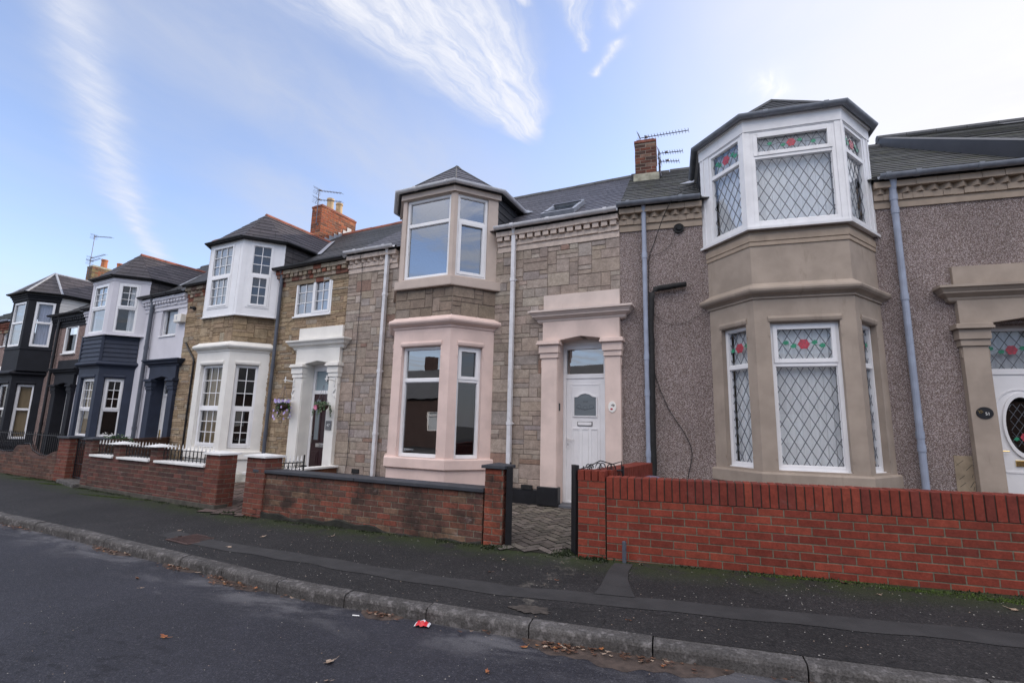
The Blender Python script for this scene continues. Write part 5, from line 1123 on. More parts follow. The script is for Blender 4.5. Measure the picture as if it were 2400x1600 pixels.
xs = [-60, -45, -34, -26, -20] + [-16 + .5 * i for i in range(44)] + [6.5, 9, 14, 25, 40, 60]
kz = lambda x: gz(x) - .05
rdz = lambda x: gz(x) - .155
strip('road', [lambda x, d=d: (ky(x) - d, rdz(x) + .004 + min(d, 3.5) * .012, d) for d in (9.5, 5, 3.2, 2.2, 1.2, .6, .25, -.0)], xs, M['road'])
strip('footpath', [lambda x, f=f: (ky(x) + .12 + (wy(x) + .35 - ky(x) - .12) * f, kz(x) + .002 + .05 * min(f * 1.18, 1.), (1 - f) * (wy(x) + .35 - ky(x))-.35) for f in (0, .2, .4, .6, .8, .9, 1.)], xs, M['path'])
strip('yard', [lambda x, f=f: (wy(x) + .12 + (fy(x) + .3 - wy(x) - .12) * f, gz(x) + .008 + (lerp(GF, x) - gz(x)) * f, f) for f in (0, .3, .7, 1.)], xs, M['garden'])
strip('ground', [lambda x, y=y: (y, -1.75, 0) for y in (-400, -60, 0, 60, 400)], [-400, -60, 0, 60, 400], M['garden'])
strip('opposite_footpath', [lambda x: (-9.0, -1.40, 1.), lambda x: (ky(x) - 9.5 + .0, -1.40, 2.)][::1], xs, M['path'])
# kerb stones
mb = MB(); jx = [-60 + 4 * i for i in range(9)] + [-23.5, -20, -18, -16]
x = -15.2
while x < -5.9: jx.append(x); x += .86
jx += [-5.73, -5.0, -4.27, -3.42, -2.64, -1.85, -1.0, -.14, .76, 1.68, 2.6, 3.5, 4.4, 5.3, 6.2, 8, 12, 20, 35, 60]
for i, (a, b) in enumerate(zip(jx, jx[1:])):
    g = .005; r = random.Random(i); dz = r.uniform(-.005, .005); n = 6
    pts = [(a + g + (b - a - 2 * g) * k / n) for k in range(n + 1)]
    path = [(p, ky(p)) for p in pts]
    z = kz((a + b) / 2) + dz; zb = rdz((a + b) / 2) - .05
    sl_ = (kz(b) - kz(a)) / (b - a)
    for k in range(n):
        A, B = path[k], path[k + 1]; za, zb2 = z + sl_ * (A[0] - (a + b) / 2), z + sl_ * (B[0] - (a + b) / 2)
        prof = [(-.0, -.16), (.0, -.03), (.008, -.012), (.024, .0), (.125, .004), (.127, -.16)]
        for (d0, h0), (d1, h1) in zip(prof, prof[1:]):
            mb.face([(A[0], A[1] + d0, za + h0 + ZO), (B[0], B[1] + d0, zb2 + h0 + ZO), (B[0], B[1] + d1, zb2 + h1 + ZO), (A[0], A[1] + d1, za + h1 + ZO)])
    for j, s_ in ((0, 1), (n, -1)):
        A = path[j]; za = z + sl_ * (A[0] - (a + b) / 2); q = [(A[0], A[1] + d, za + h + ZO) for d, h in [(-.0, -.16), (.0, -.03), (.008, -.012), (.024, .0), (.125, .004), (.127, -.16)]]
        mb.face(q if s_ > 0 else q[::-1])
kb = mb.build('kerb', M['kerb'], weld=True); kb['kind'] = 'structure'
# reinstated service trench in the footpath, branch towards the wall, gutter silt, mud and iron cover
def fpz(x, y):
    f = (y - ky(x) - .12) / (wy(x) + .35 - ky(x) - .12); return kz(x) + .002 + .05 * min(max(f, 0) * 1.18, 1.)
mb = MB(); r = random.Random(8); C0 = [(-6.2, 5.12), (-5.18, 4.86), (-3.78, 4.68), (-2.55, 4.48), (-1.4, 4.37), (-.5, 4.40), (.56, 4.40), (2.17, 4.42), (6, 4.35)]
px = [-6.2 + .2 * i for i in range(62)]
for a, b in zip(px, px[1:]):
    q = []
    for X, s_ in ((a, -1), (b, -1), (b, 1), (a, 1)):
        Y = lerp(C0, X) + s_ * (.125 + .012 * math.sin(X * 7.3 + s_) + .008 * math.sin(X * 23)); q.append((X, Y, fpz(X, Y) + .004))
    mb.poly(q)
bl = [(-.47, 4.50, .17), (-.48, 4.72, .13), (-.50, 4.95, .105), (-.50, 5.2, .095), (-.47, 5.44, .09)]
for (xa_, ya_, wa_), (xb_, yb_, wb_) in zip(bl, bl[1:]): mb.poly([(X, Y, fpz(X, Y) + .0085) for X, Y in ((xa_ - wa_, ya_), (xa_ + wa_, ya_), (xb_ + wb_, yb_), (xb_ - wb_, yb_))])
o = mb.build('trench_patch', M['trench']); o['kind'] = 'structure'
mb = MB()
for (x0, x1, d) in ((-1.05, .35, .20), (-4.5, -3.6, .11), (-2.45, -2.05, .10), (-6.8, -6.0, .10), (-5.3, -4.7, .08), (.9, 1.9, .09)):
    n = 44; up = []; dn_ = []
    for i in range(n + 1):
        X = x0 + (x1 - x0) * i / n; dd = d * math.sin(math.pi * i / n) ** .5 * (1 + .16 * math.sin(X * 13) + .09 * math.sin(X * 37)) + .004; up.append((X, ky(X) - .001, rdz(X) + .016)); dn_.append((X, ky(X) - dd, rdz(X) + .0055 + dd * .012))
    for i in range(n): mb.poly([dn_[i], dn_[i + 1], up[i + 1], up[i]])
o = mb.build('silt', M['silt'], weld=True, smooth=True); o['kind'] = 'stuff'; o['label'] = 'brown silt gathered in the channel against the kerb'
mb = MB(); n = 26; cx, cy = -1.06, 4.02; mb.poly([(cx + .16 * math.cos(2 * math.pi * i / n) * (1 + .2 * math.sin(5 * i)), cy + .08 * math.sin(2 * math.pi * i / n) * (1 + .2 * math.cos(3 * i)), fpz(cx, cy) + .006) for i in range(n)]); o = mb.build('mud', M['mud']); o['kind'] = 'stuff'; o['label'] = 'dried mud smear on the footpath behind the kerb'
cv = thing('access_cover', 'small rusty ribbed iron cover set in the dark footpath', 'access cover', (-5.62, 4.98, fpz(-5.62, 4.98) + ZO), R_(-12)); mb = MB(); FF = Fr(-.22, -.16)
mb.box(Fr(0, 0), -.24, .24, -.19, .19, .0 - ZO, .006 - ZO)
for i in range(9): mb.box(Fr(0, 0), -.21 + i * .048, -.19 + i * .048, -.16, .16, .006 - ZO, .012 - ZO)
mb.build('cover_plate', M['iron'], cv)

# herringbone block paving of the two garden paths
def paving(name, quad, mats, seed, bw=.2, bh=.1, zf=None, ang=45):
    mb = MB(); r = random.Random(seed); qx = [p[0] for p in quad]; qy = [p[1] for p in quad]; cx, cy = sum(qx) / 4, sum(qy) / 4
    def ins(x, y):
        s = 0
        for i in range(4):
            a, b = quad[i], quad[(i + 1) % 4]; c = (b[0] - a[0]) * (y - a[1]) - (b[1] - a[1]) * (x - a[0])
            if c < 0: return False
        return True
    ca, sa = math.cos(R_(ang)), math.sin(R_(ang)); z_ = zf
    def brick(u, v, hor):
        w, h = (bw, bh) if hor else (bh, bw); g = .0065; cu, cv_ = u + w / 2, v + h / 2; X, Y = cx + cu * ca - cv_ * sa, cy + cu * sa + cv_ * ca
        if not ins(X, Y): return
        col = jit(r.choice(mats), .18, r); dz = r.uniform(-.003, .003); P = []
        for (du, dv, dd) in ((g, g, 0), (w - g, g, 0), (w - g, h - g, 0), (g, h - g, 0)): uu, vv = u + du, v + dv; x_, y_ = cx + uu * ca - vv * sa, cy + uu * sa + vv * ca; P.append((x_, y_, z_(x_, y_) + .012 + dz + ZO))
        mb.face(P, None, 0, col)
        for i in range(4): a, b = P[i], P[(i + 1) % 4]; mb.face([(a[0], a[1], a[2] - .012), (b[0], b[1], b[2] - .012), b, a], None, 0, (.02, .019, .016))
    mb.face([(q[0], q[1], z_(q[0], q[1]) + ZO + .003) for q in quad], None, 0, (.022, .020, .016))
    n = 30
    for i in range(-n, n):
        for j in range(-n, n):
            # 2:1 herringbone tiling: step pattern
            bu, bv = (i + j) * bh, (i - j) * bh * 1.0
            u = i * bh + j * bw; v = i * bh - j * 0
            brick(i * bh + 4 * bh * j, i * bh, True) if 1 else None
            brick(i * bh + 4 * bh * j + 2 * bh, i * bh - bh, False)
            brick(i * bh + 4 * bh * j, i * bh, True) if 0 else None
    o = mb.build(name, tinted(name + '_blocks', .9, 60, .3, .5, stain=.35, scol=(.04, .045, .025), sscale=3, slo=.55), weld=False); o['kind'] = 'structure'; return o
zyard = lambda x, y: gz(x) + .008 + (lerp(GF, x) - gz(x)) * min(max((y - wy(x) - .12) / (fy(x) + .3 - wy(x) - .12), -.1), 1)
zp = lambda x, y: max(zyard(x, y), fpz(x, min(y, wy(x) + .3))) + .001
quad = [wpt(49, 4.92, -2.38), wpt(49, 5.62, -2.32), wpt(49, 5.79, .02), wpt(49, 3.55, .02)]
quad = [wpt(49, 4.80, -2.42), wpt(49, 5.66, -2.35), wpt(49, 5.95, .02), wpt(49, 3.9, .02)]
paving('garden_path', quad, [(.135, .118, .10), (.105, .092, .08), (.16, .14, .12)], 3, zf=zp)
quad = [wpt(47, 5.66, -2.45), wpt(47, 6.42, -2.40), wpt(47, 5.75, .02), wpt(47, 2.9, .02)]
paving('garden_path', quad, [(.13, .095, .085), (.11, .083, .075), (.15, .11, .095)], 4, bw=.28, bh=.14, zf=zp, ang=20)

# ------------------------------------------------------------------ garden walls
RED = [((.215, .042, .026), 5), ((.185, .037, .024), 4), ((.235, .050, .030), 3), ((.165, .036, .026), .35)]
OLD = [((.17, .072, .050), 4), ((.13, .062, .048), 3), ((.21, .07, .048), 3), ((.11, .06, .048), 2), ((.2, .12, .08), 1)]
BRN = [((.118, .055, .045), 4), ((.095, .048, .040), 4), ((.14, .056, .045), 3), ((.08, .043, .038), 2)]
def garden_wall(name, label, x, y, ang, parts, mat, group='front garden walls'):
    w = thing('garden_wall', label, 'garden wall', (x, y, gz(x) + ZO), ang, group); return w
def shift(mb, dz):
    mb.v = [(a, b, c + dz) for a, b, c in mb.v]; return mb
def wallseg(W, name, u0, u1, z0, z1, th, pal, mat, seed, base, mortar=(.19, .17, .13), ends=True, slope=0., back=True):
    """brick body between u0..u1; the front face lies on w = 0; z from z0 to z1 (eye heights), W is the root"""
    mb = MB(); F = Fr(0, 0); d = -(base + ZO)
    mb.box(F, u0 + .004, u1 - .004, -th + .004, -.004, z0, z1, col=mortar)
    n = round((z1 - z0) / .075); zt = z1 - n * .075
    bricks(mb, F, u0, u1, zt, z1, pal, seed, w=-.004)
    bricks(mb, Fr(u1, 0, R_(90)), 0, th, zt, z1, pal, seed + 1, w=-.004, off=1); bricks(mb, Fr(u0, th, R_(-90)), 0, th, zt, z1, pal, seed + 2, w=-.004, off=1); bricks(mb, Fr(u1, th, R_(180)), 0, u1 - u0, zt, z1, pal, seed + 3, w=-.004)
    shift(mb, d); return mb.build(name, mat, W)
def bx(mb, u0, u1, w0, w1, z0, z1, base, **k):
    t = MB(); t.box(Fr(0, 0), u0, u1, w0, w1, z0, z1, **k); shift(t, -(base + ZO)); i = len(mb.v)
    mb.v += t.v; mb.f += [tuple(j + i for j in f) for f in t.f]; mb.uv += t.uv; mb.m += t.m; mb.col += t.col
def capstone(W, u0, u1, th, z, base, mat, name='pillar_cap', over=.04, hgt=.045, point=.04):
    mb = MB(); b = -(base + ZO) ; a, c, d, e = u0 - over, u1 + over, -over, th + over
    bx(mb, a, c, -e, -d, z, z + hgt, base)
    t = MB(); m = ((a + c) / 2, (d + e) / 2); q = [(a, d), (c, d), (c, e), (a, e)]
    for i in range(4): p, s = q[i], q[(i + 1) % 4]; t.face([(p[0], p[1], z + hgt - base), (s[0], s[1], z + hgt - base), (m[0], m[1], z + hgt + point - base)])
    i = len(mb.v); mb.v += t.v; mb.f += [tuple(j + i for j in f) for f in t.f]; mb.uv += t.uv; mb.m += t.m; mb.col += t.col
    return mb.build(name, mat, W, bev=.004)
# bright red wall in front of the pebbledash house: stretcher courses under brick-on-edge coping
x0, y0, an = -.659, 5.576, R_(-2.577)
W = garden_wall('w', 'bright red brick wall topped with upright coping bricks, before the pebbledash house', x0, y0, an, None, None); base = gz(x0); sl3 = .0109
mb = MB(); F = Fr(0, 0); L1 = 9.0
top = lambda u: -.511 + sl3 * u
mb.box(F, .004, L1, -.215, -.004, -1.5, -.737, col=(.16, .15, .11))
t = MB(); bricks(t, F, 0, L1, -.736 - 10 * .075, -.736, RED, 71, w=-.004, proud=.005, off=0); bricks(t, Fr(L1, .22, R_(180)), 0, L1, -.736 - 10 * .075, -.736, RED, 72, w=-.004)
# copings
cp = MB(); r = random.Random(6); n = int(L1 / .075); cp.box(F, 0, L1, -.212, -.006, -.735, -.516, col=(.05, .045, .035))
for i in range(n):
    a = i * .075; col = jit(r.choice(RED)[0], .1, r); q = r.uniform(0, .004); cp.box(F, a + .005, a + .070, -.218, .002 + q, -.733, -.511 + r.uniform(-.002, .002), col=col)
for m_ in (mb, t, cp):
    m_.v = [(a, b, c + sl3 * a - (base + ZO)) for a, b, c in m_.v]
i = len(mb.v); mb.v += t.v; mb.f += [tuple(j + i for j in f) for f in t.f]; mb.uv += t.uv; mb.m += t.m; mb.col += t.col
mb.build('brickwork', M['brickn'], W); cp.build('coping', M['brickn'], W, bev=.004)
# its end pillar, set a brick higher
mb = MB(); mb.box(F, -.304, -.010, -.24, -.004, -1.5, -.455 - .11, col=(.16, .15, .11)); bricks(mb, F, -.308, -.006, -.565 - 12 * .075, -.565, RED, 81, w=-.004, off=0); bricks(mb, Fr(-.304, .24, R_(-90)), 0, .24, -.565 - 12 * .075, -.565, RED, 82, w=-.004)
for i in range(4): mb.box(F, -.306 + i * .0755, -.241 + i * .0755, -.24, .004, -.562, -.455, col=jit(RED[0][0], .1))
shift(mb, -(base + ZO)); mb.build('end_pillar', M['brickn'], W)
# return wall running back to the house
mb = MB(); G_ = Fr(-.085, .24, R_(79.5)); mb.box(G_, 0, 1.75, -.10, .10, -1.5, -.68, col=(.16, .15, .11)); bricks(mb, G_, 0, 1.75, -.68 - 10 * .075, -.68, RED, 85, w=.10)
for i in range(23): mb.box(G_, .004 + i * .0755, .068 + i * .0755, -.11, .11, -.68, -.46, col=jit(RED[1][0], .12))
shift(mb, -(base + ZO)); mb.build('return_wall', M['brickn'], W)
# old grimy wall of the pink house with dark coping
p0 = wpt(49, 0, -2.3); base = gz(p0[0]); W = garden_wall('w', 'old grimy red-brown brick wall with dark grey flat coping, before the pink bay', p0[0], p0[1], ORI[49][1], None, None)
wallseg(W, 'brickwork', .93, 4.64, -1.60, -.785, .22, OLD, M['brickd'], 91, base)
wallseg(W, 'brickwork', .70, .95, -1.60, -.785, .225, OLD, M['brickd'], 93, base)
mb = MB(); bx(mb, .66, 2.66, -.25, .035, -.785, -.735, base); bx(mb, 2.665, 4.66, -.25, .035, -.785, -.735, base); mb.build('coping', M['cope_dark'], W, bev=.008)
wallseg(W, 'pillar', 4.66, 4.905, -1.60, -.50, .235, [((.25, .068, .04), 4), ((.2, .06, .04), 3), ((.17, .065, .045), 2)], M['brickd'], 95, base); capstone(W, 4.66, 4.905, .235, -.50, base, M['cope_dark'], hgt=.035, point=.03, over=.035)
# plinth of crumbling render along the foot
mb = MB(); r = random.Random(12); us = [.75 + .1 * i for i in range(40)]
for a, b in zip(us, us[1:]):
    h = lambda u: -1.33 + .03 * math.sin(u * 3) + .02 * math.sin(u * 11) - .012 * u
    P = [(a, -.03, -1.6), (b, -.03, -1.6), (b, -.03, h(b)), (a, -.03, h(a))]; mb.face([(p[0], p[1], p[2] - base) for p in P]); mb.face([(a, -.03, h(a) - base), (b, -.03, h(b) - base), (b, -.001, h(b) + .01 - base), (a, -.001, h(a) + .01 - base)])
mb.build('render_foot', plain('mossy_black_render', (.022, .022, .017), .95, .3, 8, 1., 25, dirt=.6, dirtcol=(.02, .03, .008)), W)
# wall of the ochre house: brown brick, white copings, capped pillars and spear-topped railings
p0 = wpt(47, 0, -2.3); base = gz(p0[0]); W = garden_wall('w', 'brown-red brick wall with white slabs, capped pillars and white-tipped railings before the ochre house', p0[0], p0[1], ORI[47][1], None, None)
zt = lambda u: -.745
mb = MB(); bx(mb, 1.28, 5.72, -.2, .02, -1.6, -1.345, base); mb.build('footing', plain('grimy_cement_footing', (.075, .068, .055), .95, .2, 6, .8, 30, dirt=.8, dirtcol=(.03, .035, .015)), W, bev=.006)
wallseg(W, 'brickwork', 1.55, 5.33, -1.60, -.785, .22, BRN, M['brickm'], 101, base)
wallseg(W, 'pillar', 1.30, 1.58, -1.60, -.47, .235, BRN, M['brickm'], 103, base); capstone(W, 1.30, 1.58, .235, -.47, base, M['cope_dark'], hgt=.03, point=.03)
RP = [((.175, .058, .040), 4), ((.145, .052, .040), 3)]
wallseg(W, 'pillar', 5.32, 5.70, -1.60, -.575, .30, RP, M['brickm'], 105, base); capstone(W, 5.32, 5.70, .30, -.575, base, M['cope_white'], hgt=.03, point=.03)
wallseg(W, 'pillar', 6.37, 6.80, -1.60, -.565, .30, RP, M['brickm'], 107, base); capstone(W, 6.37, 6.80, .30, -.565, base, M['cope_white'], hgt=.03, point=.03)
segs = [(1.60, 2.42), (2.62, 3.68), (3.88, 5.32)]
mb = MB()
for a, b in segs: bx(mb, a - .01, b + .01, -.235, .04, -.785, -.745, base)
mb.build('coping', M['cope_white'], W, bev=.006)
for a in (2.42, 3.68): wallseg(W, 'pillar', a, a + .20, -.79, -.52, .21, BRN, M['brickm'], int(a * 50), base); capstone(W, a, a + .20, .21, -.52, base, M['cope_white'], hgt=.012, point=.045, over=.085)
for a, b in segs:
    rl = MB(); FT = MB(); zt_ = -.745 - base
    for zz in (-.72, -.565): bx(rl, a, b, -.125, -.115, zz, zz + .012, base)
    n = int((b - a) / .105)
    for i in range(n + 1):
        u = a + (b - a) * i / n; bx(rl, u - .006, u + .006, -.126, -.114, -.74, -.545, base)
        if i % 2: 
            t = MB(); t.tube([(u, .12, -.66 - base), (u, .12, -.645 - base), (u, .12, -.63 - base)], [.008, .02, .008], 6, zo=False); k = len(rl.v); rl.v += t.v; rl.f += [tuple(j + k for j in f) for f in t.f]; rl.uv += t.uv; rl.m += t.m; rl.col += t.col
        FT.tube([(u, .12, -.555 - base), (u, .12, -.53 - base), (u, .12, -.50 - base), (u, .12, -.495 - base), (u, .12, -.45 - base)], [.006, .016, .007, .011, .001], 6, zo=False)
    ro = rl.build('railing', M['black'], W); FT.build('spear_finials', M['cope_white'], ro)
# iron gate standing open on the white-capped pillar
g0 = wpt(47, 6.76, -2.0); g1 = (-5.70, 6.95); ga = math.atan2(g1[1] - g0[1], g1[0] - g0[0]); gl_ = math.hypot(g1[0] - g0[0], g1[1] - g0[1])
G = thing('garden_gate', 'black scrolled iron gate with white spear tips standing open beside the ochre house wall', 'gate', (g0[0], g0[1], gz(g0[0]) + ZO), ga, 'iron garden gates'); gb_ = gz(g0[0])
def ironpanel(G, ln, z0, z1, base, scroll=True, tips=None, nbar=7, name='gate_leaf', latch=True):
    mb = MB(); h = lambda z: z - base
    for zz in (z0, z1, z0 + (z1 - z0) * .35): mb.tube([(0, 0, h(zz)), (ln, 0, h(zz))], .009, 6, zo=False)
    for i in range(nbar + 1): u = ln * i / nbar; mb.tube([(u, 0, h(z0) - .02), (u, 0, h(z1) + (.0 if tips else .05))], .007 if 0 < i < nbar else .013, 6, zo=False)
    if scroll:
        for i in range(1, nbar, 2):
            for s_ in (-1, 1):
                u = ln * i / nbar; c = (u + s_ * .045, h(z1) - .07); mb.tube([(c[0] + .035 * (1 - k / 16) * math.cos(k * .62) * s_, 0, c[1] + .035 * (1 - k / 20) * math.sin(k * .62)) for k in range(14)], .004, 5, zo=False)
                mb.tube([(u + s_ * .078, 0, h(z1) - .07), (u + s_ * .06, 0, h(z1) - .13), (u, 0, h(z1) - .20)], .004, 5, zo=False)
    if latch: mb.tube([(ln, 0, h(z1) - .2), (ln, 0, h(z1) + .12)], .012, 6, zo=False); mb.tube([(ln - .05, .0, h(z1) - .06), (ln + .05, 0, h(z1) - .06)], .014, 6, zo=False)
    o = mb.build(name, M['black'], G)
    if tips:
        t = MB()
        for i in range(nbar): u = ln * (i + .3) / nbar; t.tube([(u, 0, h(z1)), (u, 0, h(z1) + .03), (u, 0, h(z1) + .06), (u, 0, h(z1) + .065), (u, 0, h(z1) + .12)], [.006, .018, .008, .013, .001], 6, zo=False)
        t.build('spear_finials', M[tips], o)
    return o
ironpanel(G, gl_, -1.25, -.66, gb_, tips='cope_white', nbar=6)
# white-topped party wall between the two front gardens
q0, q1 = (-6.93, 6.75), (-6.36, 8.66); an = math.atan2(q1[1] - q0[1], q1[0] - q0[0]); ln = math.hypot(q1[0] - q0[0], q1[1] - q0[1]); q0 = (-6.6, 6.75); an = math.atan2(q1[1] - q0[1], q1[0] - q0[0]); ln = math.hypot(q1[0] - q0[0], q1[1] - q0[1])
W = thing('garden_wall', 'low party wall with white painted top between the ochre and pink gardens', 'garden wall', (q0[0], q0[1], gz(q0[0]) + ZO), an, 'party walls between the gardens'); base = gz(q0[0])
mb = MB(); bx(mb, 0, ln, -.06, .06, -1.5, -.885, base, col=(.2, .12, .07)); bk = MB(); bricks(bk, Fr(0, 0), 0, ln, -.885 - 8 * .075, -.885, [((.17, .07, .04), 3), ((.13, .055, .035), 2)], 31, w=.06); shift(bk, -(base + ZO))
k = len(mb.v); mb.v += bk.v; mb.f += [tuple(j + k for j in f) for f in bk.f]; mb.uv += bk.uv; mb.m += bk.m; mb.col += bk.col; mb.build('brickwork', M['brickm'], W)
mb = MB(); bx(mb, -.05, ln, -.10, .10, -.885, -.845, base); mb.build('coping', M['cope_white'], W, bev=.006)
# brown boarded fence between the ochre and lilac gardens
q1 = wpt(45, 5.82, -.05); q0 = (-11.15, 7.45); an = math.atan2(q1[1] - q0[1], q1[0] - q0[0]); ln = math.hypot(q1[0] - q0[0], q1[1] - q0[1]); base = gz(-11)
W = thing('garden_fence', 'low dark brown boarded fence between the ochre and lilac gardens', 'fence', (q0[0], q0[1], base + ZO), an)
mb = MB()
for i in range(5): bx(mb, 0, ln, -.02, .012 + (i % 2) * .0, -1.35 + i * .17, -1.35 + i * .17 + .16, base)
bx(mb, 0, ln, -.03, .03, -.50, -.475, base); mb.build('boards', M['fencewood'], W)
mb = MB()
for u in (.05, ln / 2, ln - .05): bx(mb, u - .04, u + .04, -.09, -.02, -1.4, -.48, base)
mb.build('post', M['fencewood'], W)
# wall of the dark-bay house with dipped railings, and the narrow gate
p0 = wpt(43, 5.0, -2.3); base = gz(p0[0]); W = garden_wall('w', 'brown brick wall with dipped top and black railings before the near-black bay', p0[0], p0[1], ORI[43][1], None, None)
BR2 = [((.115, .060, .045), 4), ((.09, .05, .04), 3), ((.15, .07, .05), 2)]
def tp(u):   # wall top line, rising to a hump between two dips
    return lerp([(0, -.85), (1.6, -.83), (3.3, -.93), (4.1, -.88), (4.25, -.72), (4.6, -.70), (4.8, -.84), (5.2, -.93), (5.7, -.93), (6.1, -.80), (6.5, -.74)], u)
mb = MB(); mt_ = (.17, .14, .11)
us = [.1 * i for i in range(64)]
for a, b in zip(us, us[1:]):
    for (w_, rev_) in ((-.004, 0), (-.216, 1)):
        P = [(a, -w_, -1.6 - base), (b, -w_, -1.6 - base), (b, -w_, tp(b) - .01 - base), (a, -w_, tp(a) - .01 - base)]; mb.face(P[::-1] if rev_ else P, None, 0, mt_)
    mb.face([(a, .0, tp(a) - base), (b, .0, tp(b) - base), (b, .22, tp(b) - base), (a, .22, tp(a) - base)], None, 0, (.10, .06, .05))
    mb.face([(a, -.004, tp(a) - .05 - base), (b, -.004, tp(b) - .05 - base), (b, .0, tp(b) - base), (a, .0, tp(a) - base)], None, 0, (.10, .06, .05))
bk = MB(); bricks(bk, Fr(0, 0), 0, 6.3, -1.55, -.65, BR2, 44, w=-.004, skip=lambda u, z: z + .045 > tp(u)); shift(bk, -(base + ZO)); k = len(mb.v); mb.v += bk.v; mb.f += [tuple(j + k for j in f) for f in bk.f]; mb.uv += bk.uv; mb.m += bk.m; mb.col += bk.col
mb.build('brickwork', M['brickm'], W)
wallseg(W, 'pillar', 6.30, 6.78, -1.60, -.49, .30, RP, M['brickm'], 113, base); capstone(W, 6.30, 6.78, .30, -.49, base, M['cope_dark'], hgt=.035, point=.02)
rl = MB()
for i in range(62):
    u = .1 + i * .1
    if u > 6.25: break
    bx(rl, u - .006, u + .006, -.116, -.104, tp(u) - .0, -.40, base)
for a, b in zip(us[:-2], us[1:-1]): bx(rl, a, b, -.118, -.102, -.465, -.45, base)
for a, b in zip(us[:-2], us[1:-1]):
    t = MB(); t.tube([(a, .11, tp(a) + .035 - base), (b, .11, tp(b) + .035 - base)], .008, 4, zo=False); k = len(rl.v); rl.v += t.v; rl.f += [tuple(j + k for j in f) for f in t.f]; rl.uv += t.uv; rl.m += t.m; rl.col += t.col
rl.build('railing', M['black'], W)
g0 = wpt(43, 11.80, -2.15); g1 = wpt(47, 1.28, -2.15); ga = math.atan2(g1[1] - g0[1], g1[0] - g0[0]); ln = math.hypot(g1[0] - g0[0], g1[1] - g0[1])
G = thing('garden_gate', 'narrow tall black iron gate between two dark-capped brick pillars', 'gate', (g0[0], g0[1], gz(g0[0]) + ZO), ga, 'iron garden gates'); ironpanel(G, ln, -1.28, -.50, gz(g0[0]), nbar=8, latch=False)
st = thing('gate_step', 'worn pale stone step under the narrow black gate', 'step', (g0[0], g0[1], gz(g0[0]) + ZO), ga); mb = MB(); bx(mb, -.1, ln + .1, -.1, .25, -1.42, -1.33, gz(g0[0])); mb.build('slab', M['kerb'], st, bev=.01)
# gate leaves of the pink house path
for (u, v_, ang, lb_, nb) in ((4.965, -2.24, R_(115), 'black iron gate leaf folded back against the dark-capped pillar by the pink house path', 8),):
    p = wpt(49, u, v_); G = thing('garden_gate', lb_, 'gate', (p[0], p[1], gz(p[0]) + ZO), ORI[49][1] + ang, 'iron garden gates'); ironpanel(G, .72, -1.27, -.52, gz(p[0]), nbar=nb, latch=False)
    mb = MB(); bx(mb, -.03, .03, -.04, .035, -1.42, -.47, gz(p[0])); mb.build('gatepost', M['black'], G)
p = (-1.005, 5.66); G = thing('garden_gate', 'black iron gate leaf with scrolled top tucked behind the bright red pillar', 'gate', (p[0], p[1], gz(p[0]) + ZO), R_(38), 'iron garden gates')
mb = MB(); bx(mb, -.025, .02, -.05, .05, -1.42, -.405, gz(p[0])); mb.build('gatepost', M['black'], G)
o = ironpanel(G, .62, -1.25, -.47, gz(p[0]), nbar=6, latch=False)
mb = MB(); b_ = gz(p[0])
for c_, r_ in ((.18, .05), (.32, .065), (.46, .05)):
    for s_ in (-1, 1): mb.tube([(c_ + s_ * (r_ * .3 + r_ * .7 * (1 - k / 18) * math.cos(k * .5)), 0, -.44 - b_ + r_ * (1 - k / 18) * math.sin(k * .5)) for k in range(15)], .006, 6, zo=False)
mb.tube([(.02, 0, -.46 - b_), (.15, 0, -.43 - b_), (.32, 0, -.36 - b_), (.48, 0, -.40 - b_), (.6, 0, -.37 - b_), (.6, 0, -.5 - b_)], .007, 6, zo=False); mb.build('scrollwork', M['black'], G)
# stub post before the red wall
sp = MB(); sp.tube([(0, 0, -.05), (0, 0, .205), (0, 0, .212)], [.022, .022, .012], 10, zo=False); o = sp.build('stub_post', M['pipe_dark']); o.location = (-.47, 5.51, fpz(-.47, 5.40) + ZO); tag(o, 'short dark metal stub post at the foot of the bright red wall', 'post')
# grey water butt top behind the red wall
o = MB(); o.tube([(0, 0, 0), (0, 0, .62), (0, 0, .63)], [.14, .15, .13], 16, zo=False); o = o.build('storage_tub', plain('faded_purple_plastic', (.20, .18, .26), .5, .08, 5)); o.location = (-.28, 7.2, -1.25 + ZO); tag(o, 'faded purple-grey plastic tub just showing over the bright red wall', 'tub')

